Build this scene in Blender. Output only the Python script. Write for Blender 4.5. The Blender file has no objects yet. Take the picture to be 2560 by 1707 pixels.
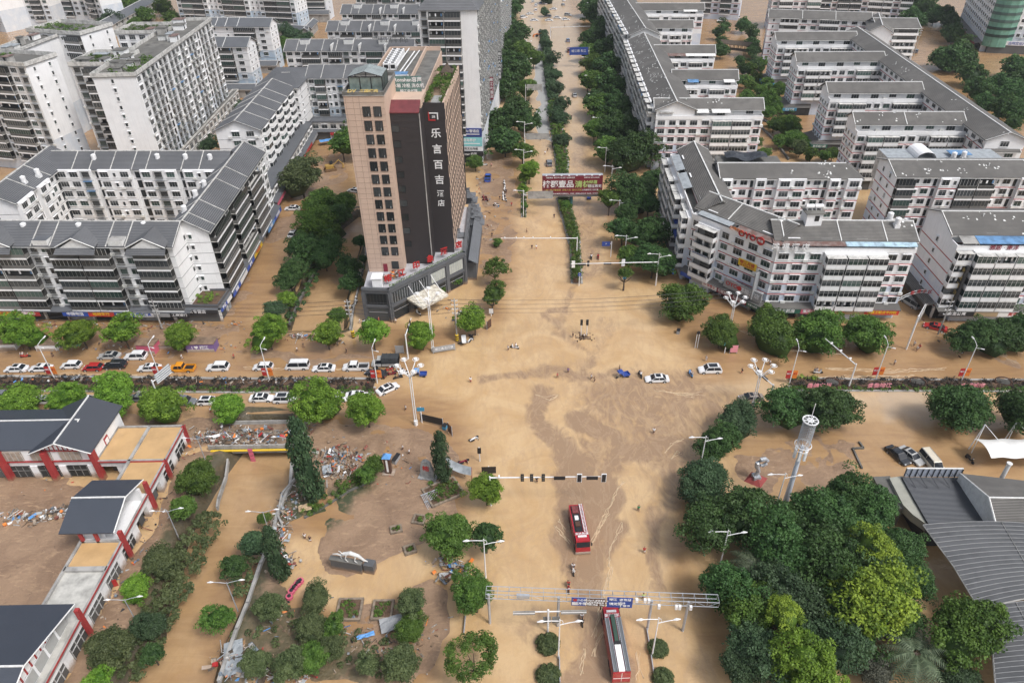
import bpy, math, random
import numpy as np
from mathutils import Matrix, Vector
random.seed(7); rng = np.random.default_rng(7)
PI = math.pi
# ------------------------------------------------------------------ camera, sky, sun, exposure
F_PX, CAM_H, CX, CY = 1780., 95., 1280., 853.5
_d = Vector((1324-CX, 3340-CY, F_PX)).normalized(); _up = -_d
_f = Vector((0,0,1)); _f = (_f - _f.dot(_up)*_up).normalized(); _r = _f.cross(_up).normalized()
RM = np.array([list(_r), list(_f), list(_up)])            # world = RM @ camera ray (x right, y down, z forward)
def G(u, v, z=0.):                                        # point of the plane at height z seen at (u, v) of the 2560-wide photograph
    d = RM @ np.array([(u-CX)/F_PX, (v-CY)/F_PX, 1.]); t = (z-CAM_H)/d[2]
    return (float(d[0]*t), float(d[1]*t), z)
CR = {'1':(0,0,.2723),'2':(640,0,.2723),'3':(1280,0,.2723),'4':(1920,0,.2723),'5':(0,427,.2723),'6':(640,427,.2723),'7':(1280,427,.2723),'8':(1920,427,.2723),
'9':(0,853,.2723),'a':(640,853,.2723),'b':(1280,853,.2723),'c':(1920,853,.2723),'d':(0,1280,.2723),'e':(640,1280,.2723),'f':(1280,1280,.2723),'g':(1920,1280,.2723),
'A':(0,350,.3061),'O':(1480,330,.3571),'R':(1860,50,.2998),'W':(0,0,1.0884),'x':(0,0,.1913),'y':(420,0,.1913),'w':(500,150,.1913),'M':(850,120,.1703),
'S':(2150,1150,.1743),'h':(880,650,.1913),'t':(1180,0,.1276),'v':(1020,400,.1276)}
def Q(k, x, y, z=0.):
    a, b, s = CR[k]; return G(a+s*x, b+s*y, z)
SC = bpy.context.scene
cam = bpy.data.cameras.new('camera'); camo = bpy.data.objects.new('camera', cam); SC.collection.objects.link(camo)
cr = RM @ np.array([1,0,0]); cu = RM @ np.array([0,-1,0]); cb = RM @ np.array([0,0,-1])
camo.matrix_world = Matrix(((cr[0],cu[0],cb[0],0),(cr[1],cu[1],cb[1],0),(cr[2],cu[2],cb[2],CAM_H),(0,0,0,1)))
cam.sensor_width = 36; cam.lens = F_PX/2560*36; cam.clip_start = 1; cam.clip_end = 3000
SC.camera = camo
world = bpy.data.worlds.new('World'); SC.world = world; world.use_nodes = True
wn = world.node_tree; bg = wn.nodes['Background']
sky = wn.nodes.new('ShaderNodeTexSky'); sky.sky_type = 'NISHITA'; sky.sun_disc = False
SUN_EL, SUN_AZ = 55, 128
sky.sun_elevation = math.radians(SUN_EL); sky.sun_rotation = math.radians(SUN_AZ); sky.air_density = 1.0; sky.dust_density = 4.0; sky.ozone_density = 1.0
hs = wn.nodes.new('ShaderNodeHueSaturation'); hs.inputs['Saturation'].default_value = .5
wn.links.new(sky.outputs[0], hs.inputs['Color']); wn.links.new(hs.outputs[0], bg.inputs[0]); bg.inputs[1].default_value = .135
sl = bpy.data.lights.new('sun', 'SUN'); sl.energy = 1.75; sl.angle = math.radians(14); sl.color = (1,.99,.985)
so = bpy.data.objects.new('sun', sl); SC.collection.objects.link(so)
so.rotation_euler = (math.radians(90-SUN_EL), 0, math.radians(180-SUN_AZ))
vs = SC.view_settings; vs.view_transform = 'Standard'; vs.look = 'None'; vs.gamma = 1; vs.exposure = .34
SC.cycles.use_denoising = True; SC.cycles.max_bounces = 5; SC.cycles.diffuse_bounces = 2; SC.cycles.glossy_bounces = 2; SC.cycles.transmission_bounces = 2; SC.cycles.volume_bounces = 0
# ------------------------------------------------------------------ materials
MT = {}
def nd(nt, t, **k):
    n = nt.nodes.new(t)
    for a, b in k.items(): setattr(n, a, b)
    return n
def mat(name, col, rough=.7, var=.12, scale=.6, metal=0., bump=0., streak=0., col2=None, emit=0., spec=.5, wave=None, perobj=0., lowcol=None, lowz=0., big=0., mudz=0.):
    if name in MT: return MT[name]
    m = bpy.data.materials.new(name); m.use_nodes = True; nt = m.node_tree; b = nt.nodes['Principled BSDF']; L = nt.links.new
    b.inputs['Roughness'].default_value = rough; b.inputs['Metallic'].default_value = metal; b.inputs['Specular IOR Level'].default_value = spec
    geo = nd(nt, 'ShaderNodeNewGeometry'); cur = None
    def mixc(a, c, fac, typ='MIX'):
        x = nd(nt, 'ShaderNodeMix', data_type='RGBA', blend_type=typ)
        for i, v in ((6, a), (7, c)):
            if isinstance(v, tuple): x.inputs[i].default_value = (*v, 1)
            else: L(v, x.inputs[i])
        if isinstance(fac, float): x.inputs[0].default_value = fac
        else: L(fac, x.inputs[0])
        return x.outputs[2]
    base = tuple(col)
    if lowcol:
        sx = nd(nt, 'ShaderNodeSeparateXYZ'); L(geo.outputs[0], sx.inputs[0])
        st = nd(nt, 'ShaderNodeMath', operation='LESS_THAN'); L(sx.outputs[2], st.inputs[0]); st.inputs[1].default_value = lowz
        base = mixc(base, tuple(lowcol), st.outputs[0])
    def noise(sc, vec=None, det=4., ro=.6):
        n = nd(nt, 'ShaderNodeTexNoise'); n.inputs['Scale'].default_value = sc; n.inputs['Detail'].default_value = det; n.inputs['Roughness'].default_value = ro
        L(vec or geo.outputs[0], n.inputs['Vector']); return n.outputs['Fac']
    def ramp(f, a, b_):
        r = nd(nt, 'ShaderNodeMapRange'); L(f, r.inputs[0]); r.inputs[1].default_value = a; r.inputs[2].default_value = b_; return r.outputs[0]
    cur = base
    if var:
        c2 = col2 or tuple(max(0, c*(1-var*2.4)) for c in col)
        cur = mixc(cur, tuple(c2), ramp(noise(scale), .42, .78))
    if big:
        cur = mixc(cur, tuple(c*(1-big) for c in (col2 or col)), ramp(noise(.07), .42, .62))
    if streak:
        mp = nd(nt, 'ShaderNodeMapping'); L(geo.outputs[0], mp.inputs[0]); mp.inputs['Scale'].default_value = (2.2, 2.2, .16)
        cur = mixc(cur, (.2,.19,.17), mixfac(nt, ramp(noise(1., mp.outputs[0], 5., .7), .5, .85), streak))
    if wave:
        tc = nd(nt, 'ShaderNodeTexCoord'); w = nd(nt, 'ShaderNodeTexWave', wave_type='BANDS', bands_direction=wave[0]); L(tc.outputs['Object'], w.inputs[0])
        w.inputs['Scale'].default_value = wave[1]; w.inputs['Distortion'].default_value = .15
        cur = mixc(cur, tuple(c*wave[2] for c in col), ramp(w.outputs['Fac'], .0, .45) if False else w.outputs['Fac'])
        bp = nd(nt, 'ShaderNodeBump'); bp.inputs['Distance'].default_value = .12; bp.inputs['Strength'].default_value = .6; L(w.outputs['Fac'], bp.inputs['Height']); L(bp.outputs[0], b.inputs['Normal'])
    elif bump:
        bp = nd(nt, 'ShaderNodeBump'); bp.inputs['Distance'].default_value = bump; L(noise(scale*4), bp.inputs['Height']); L(bp.outputs[0], b.inputs['Normal'])
    if perobj:
        oi = nd(nt, 'ShaderNodeObjectInfo')
        cur = mixc(cur, tuple(min(1, c*(1+perobj*3)+perobj*.05) for c in col), ramp(oi.outputs['Random'], .35, 1.))
    if mudz:
        sz = nd(nt, 'ShaderNodeSeparateXYZ'); L(geo.outputs[0], sz.inputs[0]); ad = nd(nt, 'ShaderNodeMath', operation='MULTIPLY_ADD'); L(noise(1.6), ad.inputs[0]); ad.inputs[1].default_value = mudz; L(sz.outputs[2], ad.inputs[2])
        cur = mixc(cur, (.30,.20,.125), mixfac(nt, ramp(ad.outputs[0], mudz*1.5, mudz*.8), .85))
    if isinstance(cur, tuple): b.inputs['Base Color'].default_value = (*cur, 1)
    else: L(cur, b.inputs['Base Color'])
    if emit: b.inputs['Emission Color'].default_value = (*col, 1); b.inputs['Emission Strength'].default_value = emit
    MT[name] = m; return m
def mixfac(nt, s, k):
    x = nd(nt, 'ShaderNodeMath', operation='MULTIPLY'); nt.links.new(s, x.inputs[0]); x.inputs[1].default_value = k; return x.outputs[0]
M = {
 'white': mat('white_paint_wall', (.84,.84,.84), .8, .04, .4, streak=.22, mudz=1.6),
 'whiteblue': mat('white_wall_blue_base', (.83,.83,.83), .8, .04, .4, streak=.2, lowcol=(.56,.62,.72), lowz=9.1),
 'palewall': mat('white_wall_pale_blue_base', (.78,.79,.80), .8, .05, .4, streak=.2, lowcol=(.40,.50,.60), lowz=9.3),
 'highwall': mat('tower_white_wall', (.82,.82,.82), .8, .04, .3, streak=.22, lowcol=(.58,.62,.67), lowz=12.),
 'trimw': mat('white_trim', (.72,.72,.70), .7, .10, 1.5, streak=.35, mudz=1.2),
 'parapet': mat('stained_parapet', (.62,.61,.58), .85, .25, .8, streak=.8),
 'concrete': mat('concrete', (.38,.37,.35), .9, .25, .5, bump=.03),
 'darkc': mat('weathered_concrete', (.17,.165,.15), .9, .3, .4, bump=.05, big=.3),
 'grayroof': mat('grey_ribbed_roof', (.19,.195,.205), .6, .14, .25, wave=('Y',.8,.36), big=.3),
 'tileroof': mat('weathered_tile_roof', (.215,.205,.19), .85, .24, .35, wave=('Y',.85,.42), big=.42),
 'smallroof': mat('grey_flat_tile_roof', (.16,.17,.185), .6, .12, .3, wave=('Y',1.6,.6)),
 'blueroof': mat('slate_blue_roof', (.066,.080,.108), .45, .06, .5, wave=('X',2.1,.5)),
 'glass': mat('dark_window_glass', (.022,.026,.028), .15, .0, 1, perobj=.35, spec=.35),
 'glassg': mat('green_window_glass', (.032,.055,.048), .15, .15, .5, perobj=.4, spec=.35),
 'cabin': mat('car_glass', (.02,.024,.03), .08, .0, 1),
 'curtain': mat('pale_curtain', (.24,.24,.23), .8, .2, 2, perobj=.3),
 'rail': mat('dark_railing', (.085,.083,.078), .7, .3, 1.2, perobj=.4),
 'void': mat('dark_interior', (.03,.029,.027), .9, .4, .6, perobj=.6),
 'frame': mat('window_frame', (.5,.5,.49), .6, .1, 2),
 'cagem': mat('window_cage', (.22,.22,.21), .6, .25, 2),
 'ac': mat('air_conditioner_case', (.72,.72,.69), .6, .12, 2),
 'black': mat('black_plastic', (.02,.02,.022), .5, .1, 2),
 'red': mat('red_line_paint', (.40,.05,.04), .7, .12, .5),
 'greyband': mat('grey_line_paint', (.36,.36,.36), .8, .1, .5),
 'redp': mat('red_column_paint', (.36,.04,.04), .6, .1, .5, mudz=1.2),
 'beige': mat('beige_tile_cladding', (.56,.415,.325), .6, .06, .3, streak=.15),
 'darkclad': mat('dark_louvre_cladding', (.036,.029,.030), .6, .15, .4, wave=('Z',1.2,.6), big=.15),
 'greyb': mat('grey_brick', (.105,.11,.118), .75, .12, .6, mudz=1.0),
 'steel': mat('galvanised_steel', (.46,.48,.51), .4, .1, 2, metal=.3),
 'whitem': mat('white_painted_steel', (.80,.80,.80), .4, .06, 2),
 'blue': mat('traffic_blue', (.03,.07,.30), .5, .05, 2),
 'brownsign': mat('sign_brown', (.09,.045,.03), .5, .05, 2),
 'bluesheet': mat('blue_sheet_roof', (.13,.28,.50), .6, .3, .6),
 'paleblue': mat('pale_blue_sheet', (.42,.58,.68), .6, .3, .8),
 'rustsheet': mat('rusty_sheet_roof', (.15,.085,.07), .8, .35, .7, col2=(.28,.25,.24)),
 'greysheet': mat('grey_sheet_roof', (.36,.39,.41), .6, .2, .8),
 'soil': mat('planter_soil', (.13,.08,.05), .95, .3, 1.5, bump=.1),
 'stone': mat('carved_stone', (.36,.36,.35), .8, .2, 1.2, bump=.04),
 'bark': mat('bark', (.10,.075,.055), .9, .3, 3, bump=.05),
 'tyre': mat('tyre_rubber', (.02,.02,.02), .8, .2, 3),
 'water_roof': mat('roof_pond_water', (.56,.36,.17), .25, .10, .3),
 'mudfl': mat('mud_deck', (.26,.18,.12), .8, .3, .6, bump=.05),
}
# ------------------------------------------------------------------ mesh helpers
class MB:
    def __init__(s): s.v = []; s.f = []; s.m = []
    def quad(s, a, b, c, d, m=0):
        n = len(s.v); s.v += [a, b, c, d]; s.f.append((n, n+1, n+2, n+3)); s.m.append(m)
    def poly(s, p, m=0):
        n = len(s.v); s.v += list(p); s.f.append(tuple(range(n, n+len(p)))); s.m.append(m)
    def box(s, x0, y0, z0, x1, y1, z1, m=0, top=None):
        n = len(s.v); s.v += [(x0,y0,z0),(x1,y0,z0),(x1,y1,z0),(x0,y1,z0),(x0,y0,z1),(x1,y0,z1),(x1,y1,z1),(x0,y1,z1)]
        s.f += [(n,n+3,n+2,n+1),(n+4,n+5,n+6,n+7),(n,n+1,n+5,n+4),(n+1,n+2,n+6,n+5),(n+2,n+3,n+7,n+6),(n+3,n,n+4,n+7)]; s.m += [m, m if top is None else top, m, m, m, m]
    def hexa(s, p, m=0):                                  # 8 points: bottom ring, top ring
        n = len(s.v); s.v += list(p); s.f += [(n,n+3,n+2,n+1),(n+4,n+5,n+6,n+7),(n,n+1,n+5,n+4),(n+1,n+2,n+6,n+5),(n+2,n+3,n+7,n+6),(n+3,n,n+4,n+7)]; s.m += [m]*6
    def prism(s, pts, z0, z1, m=0, top=None):
        n = len(s.v); k = len(pts); s.v += [(x,y,z0) for x,y in pts]+[(x,y,z1) for x,y in pts]
        for i in range(k): j = (i+1) % k; s.f.append((n+i,n+j,n+k+j,n+k+i)); s.m.append(m)
        s.f += [tuple(range(n+k-1, n-1, -1)), tuple(range(n+k, n+2*k))]; s.m += [m, m if top is None else top]
    def tube(s, pts, r, n=6, m=0, cap=True):
        pts = [Vector(p) for p in pts]; R = r if isinstance(r, (list, tuple)) else [r]*len(pts); base = len(s.v); K = len(pts)
        for i, p in enumerate(pts):
            t = (pts[min(i+1,K-1)]-pts[max(i-1,0)]).normalized(); a = Vector((0,0,1)) if abs(t.z) < .9 else Vector((1,0,0))
            u = t.cross(a).normalized(); w = t.cross(u)
            for j in range(n): an = 2*PI*j/n; s.v.append(tuple(p+u*math.cos(an)*R[i]+w*math.sin(an)*R[i]))
        for i in range(K-1):
            for j in range(n): k = (j+1) % n; s.f.append((base+i*n+j, base+i*n+k, base+(i+1)*n+k, base+(i+1)*n+j)); s.m.append(m)
        if cap: s.f += [tuple(base+j for j in range(n)), tuple(base+(K-1)*n+j for j in reversed(range(n)))]; s.m += [m, m]
    def cyl(s, x, y, z0, z1, r0, r1=None, n=12, m=0): s.tube([(x,y,z0),(x,y,z1)], [r0, r0 if r1 is None else r1], n, m)
    def xf(s, M4, start=0): s.v[start:] = [tuple(M4 @ Vector(p)) for p in s.v[start:]]
    def mesh(s, name, mats):
        me = bpy.data.meshes.new(name); me.from_pydata(s.v, [], s.f); 
        for q in mats: me.materials.append(q)
        me.polygons.foreach_set('material_index', s.m); me.update(); return me
    def build(s, name, mats, parent=None, mw=None, smooth=False):
        me = s.mesh(name, mats)
        if smooth: me.polygons.foreach_set('use_smooth', [True]*len(me.polygons))
        return link(name, me, parent, mw)
def link(name, data, parent=None, mw=None):
    o = bpy.data.objects.new(name, data); SC.collection.objects.link(o)
    if parent is not None: o.parent = parent
    if mw is not None: o.matrix_local = mw if isinstance(mw, Matrix) else Matrix.Translation(mw)
    return o
def tag(o, label, cat, group=None, kind=None):
    o['label'] = label; o['category'] = cat
    if group: o['group'] = group
    if kind: o['kind'] = kind
    return o
def thing(name, label, cat, loc=(0,0,0), rz=0, group=None):
    o = bpy.data.objects.new(name, None); SC.collection.objects.link(o); o.location = loc; o.rotation_euler = (0,0,rz); o.empty_display_size = .1
    return tag(o, label, cat, group)
def structure(o): o['kind'] = 'structure'; return o
def dup(root, loc, rz=None, label=None, group=None, scale=None):
    r = root.copy(); SC.collection.objects.link(r); r.location = loc
    if rz is not None: r.rotation_euler = (0,0,rz)
    if scale: r.scale = scale
    if label: r['label'] = label
    if group: r['group'] = group
    def rec(a, b):
        for ch in a.children:
            c = ch.copy(); SC.collection.objects.link(c); c.parent = b; rec(ch, c)
    rec(root, r); return r
def T(x, y, z=0): return Matrix.Translation((x, y, z))
def RZ(a): return Matrix.Rotation(a, 4, 'Z')
def RX(a): return Matrix.Rotation(a, 4, 'X')
def RY(a): return Matrix.Rotation(a, 4, 'Y')
FONTS = {}
def text(s, size, m, parent, mw, name='lettering', bold=.0, align='CENTER', ext=.02):
    c = bpy.data.curves.new(name, 'FONT'); c.body = s; c.size = size; c.extrude = ext; c.offset = bold*size*.4; c.align_x = align; c.align_y = 'CENTER'; c.resolution_u = 2
    c.materials.append(m)
    o = bpy.data.objects.new('tmp', c); me = bpy.data.meshes.new_from_object(o); bpy.data.objects.remove(o); bpy.data.curves.remove(c)
    return link(name, me, parent, mw)
UP = RX(PI/2)                                             # a text standing upright, facing -y
ORD = 'first second third fourth fifth sixth seventh eighth ninth tenth eleventh twelfth thirteenth fourteenth fifteenth sixteenth seventeenth eighteenth nineteenth twentieth twenty-first twenty-second twenty-third twenty-fourth twenty-fifth twenty-sixth twenty-seventh twenty-eighth twenty-ninth thirtieth'.split()
def px_per_m(x, y, z=0):
    c = RM.T @ np.array([x, y, z-CAM_H]); return F_PX/c[2]
# ------------------------------------------------------------------ facade pieces (origin at the bay's bottom centre on the wall, outside is -y)
PR = {}
def proto(key):
    if key in PR: return PR[key]
    k, w, h, var = key; b = MB(); GL = ['glass','glassg','glass','curtain'][var % 4]; mats = [M['frame'], M[GL], M['cagem'], M['white'], M['ac'], M['black'], M['void'], M['parapet'], M['bluesheet'], M['rail']]
    def ring(x0, z0, x1, z1, y0, y1, t, m=0):
        b.box(x0,y0,z0,x1,y1,z0+t,m); b.box(x0,y0,z1-t,x1,y1,z1,m); b.box(x0,y0,z0+t,x0+t,y1,z1-t,m); b.box(x1-t,y0,z0+t,x1,y1,z1-t,m)
    if k == 'win':                                        # w,h = opening
        b.box(-w/2,-.04,0,w/2,-.02,h,1); ring(-w/2,0,w/2,h,-.10,0,.07)
        n = max(1, round(w/.9))
        for i in range(1, n): b.box(-w/2+w*i/n-.025,-.08,.07,-w/2+w*i/n+.025,-.04,h-.07,0)
        if h > 1.2: b.box(-w/2+.07,-.075,h*.68,w/2-.07,-.04,h*.68+.04,0)
        b.box(-w/2-.12,-.22,-.12,w/2+.12,0,-.01,3)
        if var % 3: b.box(-w/2-.15,-.38,h+.02,w/2+.15,0,h+.12,3)
    if k == 'cage':                                       # anti-theft cage in front of a window
        b.box(-w/2,-.05,0,w/2,-.02,h,1); ring(-w/2,0,w/2,h,-.10,0,.06)
        d = .55; x0, x1 = -w/2-.12, w/2+.12
        b.box(x0,-d,-.16,x1,0,-.10,2)
        for z in (.0+.45, .45*2.1): b.box(x0,-d-.015,z,x1,-d+.015,z+.03,2)
        n = int(w/.28)
        for i in range(n+1): x = x0+(x1-x0)*i/n; b.box(x-.014,-d-.012,-.1,x+.014,-d+.012,h+.1,2)
        for x in (x0, x1):
            for z in (.4, h*.7): b.box(x-.014,-d,z,x+.014,0,z+.03,2)
        b.box(x0-.05,-d-.12,h+.1,x1+.05,0,h+.15, 8 if var == 5 else 2)
    if k == 'dark':
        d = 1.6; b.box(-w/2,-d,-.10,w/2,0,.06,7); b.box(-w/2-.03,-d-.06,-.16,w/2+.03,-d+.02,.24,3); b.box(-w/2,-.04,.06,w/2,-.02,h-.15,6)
        n = max(2, round(w/.95)); gl = 1 if var % 2 else 9
        b.box(-w/2+.03,-d+.02,.1,w/2-.03,-d+.05,1.0,9); b.box(-w/2,-d,1.0,w/2,-d+.09,1.06,2)
        for x in (-w/2+.02,w/2-.05): b.box(x,-d+.05,.1,x+.03,0,1.05,9)
        if var < 3: b.box(-w/2+.04,-d+.03,1.06,w/2-.04,-d+.05,h-.2,1); [b.box(x-.03,-d,1.06,x+.03,-d+.06,h-.15,0 if var == 2 else 2) for x in [-w/2+.05+(w-.1)*i/n for i in range(n+1)]]
        else:
            for i in range(3): x = -w/2+.7+(w-1.4)*i/2; b.box(x-.22,-d+.4,h-1.3,x+.2,-d+.43,h-.5,[0,3,8][i])
            for x in (-w/2+.06, w/2-.06): b.box(x-.06,-d,.1,x+.06,-d+.12,h-.15,7)
    if k in ('balc','encl'):                              # w = width, h = storey height, var: look
        d = 1.5; p = 1.02
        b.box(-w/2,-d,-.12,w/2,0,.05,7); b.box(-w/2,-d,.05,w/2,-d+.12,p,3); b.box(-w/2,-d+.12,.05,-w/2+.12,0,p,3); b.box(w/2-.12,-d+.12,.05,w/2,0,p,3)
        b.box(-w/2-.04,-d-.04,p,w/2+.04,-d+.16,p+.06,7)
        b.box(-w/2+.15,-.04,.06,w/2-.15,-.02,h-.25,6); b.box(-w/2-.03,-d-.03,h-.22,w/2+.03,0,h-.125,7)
        n = max(2, round(w/1.1))
        if k == 'encl':
            y = -d+.06
            b.box(-w/2+.05,y-.01,p+.06,w/2-.05,y+.01,h-.22,1)
            for x in (-w/2+.05, w/2-.06): b.box(x-.01,y,p+.06,x+.01,0,h-.22,1)
            for i in range(n+1): x = -w/2+.06+(w-.12)*i/n; b.box(x-.035,y-.04,p+.06,x+.035,y+.04,h-.22,0)
            b.box(-w/2+.05,y-.03,(p+h)/2+.15,w/2-.05,y+.03,(p+h)/2+.2,0)
        elif var != 3:
            for i in range(1,n):
                x = -w/2+w*i/n; b.box(x-.25,-.10,.06,x+.3,-.05,2.05, 1 if i % 2 else 0)
            for i in range(3): x = -w/2+.7+(w-1.4)*i/2; b.box(x-.2,-d+.35,h-1.3,x+.2,-d+.38,h-.45,[0,3,7][i])
            for x in (-w/2+.06, w/2-.06): b.box(x-.05,-d+.01,p+.05,x+.05,-d+.11,h-.2,3)
        else:
            for i in range(n*3+1): x = -w/2+.06+(w-.12)*i/(n*3); b.box(x-.016,-d+.02,p+.05,x+.016,-d+.05,h-.2,2)
            b.box(-w/2+.06,-d+.02,h-.9,w/2-.06,-d+.05,h-.86,2); b.box(-w/2+.5,-.1,.06,-w/2+2.2,-.05,2.1,1)
    if k == 'bay':                                        # bay window on a white box
        d = .95; c = .45
        pts = [(-w/2,0),(-w/2+c,-d),(w/2-c,-d),(w/2,0)]
        b.prism(pts, -.1, .95, 3); b.prism([(x*.97, y*.96) for x, y in pts], .95, 2.3, 1); b.prism([(x*1.04, y*1.06) for x, y in pts], 2.3, 2.45, 3)
        for (x, y) in pts[1:3]: b.box(x*.97-.05,y-.0,.95,x*.97+.05,y+.12,2.3,0)
        b.box(-.03,-d-.0,.95,.03,-d+.1,2.3,0)
    if k == 'ac':
        b.box(-.5,-.48,0,.5,-.06,.66,4); b.box(-.46,-.45,-.06,.46,0,-.02,2)
        b.tube([(-.12,-.44,.29),(-.12,-.42,.29)], .22, 10, 5)
    if k == 'slot': b.box(-w/2,-.05,0,w/2,-.02,h,1); ring(-w/2-.03,-.03,w/2+.03,h+.03,-.09,0,.05, 5)
    if k == 'hotelwin':
        b.box(-w/2,-.05,0,w/2,-.02,h,1); ring(-w/2,0,w/2,h,-.14,0,.06,5); b.box(-w/2+.4,-.12,.06,-w/2+.46,-.05,h-.06,5); b.box(w/2-.75,-.12,.06,w/2-.69,-.05,h-.06,5)
        b.box(w/2-.5,-.3,.1,w/2-.45,-.06,.6,0)
    PR[key] = (b.mesh({'win':'window','cage':'window','balc':'balcony','encl':'balcony','dark':'balcony','bay':'bay_window','ac':'air_conditioner','slot':'window','hotelwin':'window'}[k], mats), k)
    return PR[key]
CAP = 100
class Bld:
    def __init__(s, name, label, loc, cat='building', group=None):
        s.root = thing(name, label, cat, loc, 0, group); s.org = Vector(loc); s.inst = {}
    def mw(s, m4): return Matrix.Translation(-s.org) @ m4
    def add(s, part, key, m4, keep=False): s.inst.setdefault(part, []).append((key, m4))
    def part(s, mb, name, mats, m4=Matrix.Identity(4), parent=None): return mb.build(name, mats, parent or s.root, s.mw(m4) if parent is None else m4)
    def finish(s):
        cpos = Vector((0, 0, CAM_H))
        for part, L in s.inst.items():
            L.sort(key=lambda q: (q[1].translation-cpos).length*(1 if abs(q[1].translation.x) < abs(q[1].translation.y)*.8+14 else 3))
            for key, m4 in L[:CAP]:
                me, k = proto(key); link(part, me, s.root, s.mw(m4))
            if len(L) > CAP:
                V = []; F = []; MI = []; mats = []; off = 0
                for key, m4 in L[CAP:]:
                    me, k = proto(key)
                    co = np.empty(len(me.vertices)*3); me.vertices.foreach_get('co', co); co = co.reshape(-1, 3); A = np.array(s.mw(m4)); co = co @ A[:3,:3].T+A[:3,3]
                    mi = {i: (mats.index(q) if q in mats else (mats.append(q) or len(mats)-1)) for i, q in enumerate(me.materials)}
                    V.append(co)
                    for p in me.polygons: F.append(tuple(v+off for v in p.vertices)); MI.append(mi[p.material_index])
                    off += len(co)
                me = bpy.data.meshes.new(part); me.from_pydata(np.concatenate(V).tolist(), [], F)
                for q in mats: me.materials.append(q)
                me.polygons.foreach_set('material_index', MI); me.update(); o = link(part, me, s.root); o['kind'] = 'stuff'
        s.inst = {}
class Bar:
    """a straight wing: A -> B runs along its front, which faces right of that direction"""
    def __init__(s, bld, A, B, depth, z0, z1, wall='white', band='greyband', zs=3.4, fh=None, nf=6, bandh=.1):
        s.b = bld; a, c = Vector((*A[:2], 0)), Vector((*B[:2], 0)); d = c-a; s.L = d.length; s.D = depth; s.z0, s.z1 = z0, z1
        s.M = Matrix.Translation(a) @ RZ(math.atan2(d.y, d.x)); s.wall = wall; s.band = band; s.zs = zs; s.nf = nf; s.fh = fh or (z1-.15-zs)/nf; s.bandh = .2 if band == 'red' else bandh
        s.wm = MB(); s.wm.box(0,0,z0,s.L,depth,z1, 0); s.bm = MB()
    def side(s, k): return {'F': (Matrix.Identity(4), s.L), 'R': (T(s.L,0) @ RZ(PI/2), s.D), 'L': (T(0,s.D) @ RZ(-PI/2), s.D), 'K': (T(s.L,s.D) @ RZ(PI), s.L)}[k]
    def face(s, k, pat, f0=0, f1=None, acs=.35):
        m, L = s.side(k); toks = pat.split(); ws = [float(t[1:]) if t.count('.') == 2 else float(''.join(ch for ch in t if ch in '0123456789.')) for t in toks]; sc = L/sum(ws); x = 0; f1 = s.nf if f1 is None else f1
        rnd = random.Random(hash((round(s.L,1), k, pat)) & 0xffff)
        n0 = len(s.bm.v); w0 = len(s.wm.v)
        for t, w in zip(toks, ws):
            w *= sc; c = x+w/2; prot = 1.1 if '*' in t else 0
            if prot: s.wm.box(x, -prot, s.z0 if f0 == 0 else s.zs+f0*s.fh, x+w, .1, s.z1-.02, 0)
            for f in range(f0, f1):
                z = s.zs+f*s.fh; P_ = lambda dx, dz: s.M @ m @ T(c+dx, -prot, z+dz); v = rnd.choice([0,1,2,0,4]); ty = t[0]
                if s.band: s.bm.box(x, -prot-.06, z-s.bandh/2, x+w, -prot+.0, z+s.bandh/2, 0)
                if ty == 'w': s.b.add('window', ('win', round(min(w*.66, 2.4),1), 1.65, v), P_(0, .9))
                elif ty == 'l': s.b.add('window', ('win', round(min(w*.7, 2.6),1), 2.0, v), P_(0, .5))
                elif ty == 's': s.b.add('window', ('win', .8, 1.2, v), P_(0, 1.0))
                elif ty == 'd': s.b.add('window', ('win', .9, 1.3, v), P_(-w*.22, 1.0)); s.b.add('window', ('win', .9, 1.3, v+1), P_(w*.22, 1.0))
                elif ty == 'c': s.b.add('window', ('cage', round(min(w*.62, 2.2),1), 1.65, 5 if rnd.random() < .06 else v), P_(0, .9))
                elif ty == 'b': s.b.add('balcony', ('balc', round(w-.3,1), round(s.fh,2), v if rnd.random() < .6 else 3), P_(0, 0))
                elif ty == 'e': s.b.add('balcony', (('encl' if rnd.random() < .8 else 'balc'), round(w-.3,1), round(s.fh,2), v), P_(0, 0))
                elif ty == 'k': s.b.add('balcony', ('dark', round(w-.25,1), round(s.fh,2), v), P_(0, 0))
                elif ty == 'y': s.b.add('bay_window', ('bay', round(w*.8,1), 0, v), P_(0, 0))
                elif ty == 'v': s.b.add('window', ('slot', round(w*.45,1), s.fh*.72, 0), P_(0, .35))
                elif ty == 'h': s.b.add('window', ('hotelwin', 1.65, 2.15, 0), P_(0, .75))
                if ty in 'wcld' and rnd.random() < acs: s.b.add('air_conditioner', ('ac', 0, 0, 0), P_(rnd.choice([-1,1])*(w/2-.35), .35))
            x += w
        tr = Matrix(m)
        s.bm.xf(tr, n0); s.wm.xf(tr, w0); return s
    def gable(s, rise=2.8, over=.7, m='grayroof', ridge='trimw', div=(), hipl=0., hipr=0., debris=0, trim=(1,1)):
        L, D, z = s.L, s.D, s.z1; b = MB(); h = z+rise; k = rise/(D/2); o = over; ze = z-k*o; xl, xr = (-o if not hipl else -o), L+o
        th = .22
        for sg in (0, 1):
            y0, y1 = (-o, D/2) if sg == 0 else (D+o, D/2)
            rl, rr = (hipl if hipl else -o), (L-hipr if hipr else L+o)
            p = [(xl,y0,ze),(xr,y0,ze),(rr,y1,h),(rl,y1,h)]
            q = [(x,y,zz+th) for x,y,zz in p]
            if sg: p = p[::-1]; q = q[::-1]
            b.hexa(p+q, 0)
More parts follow.
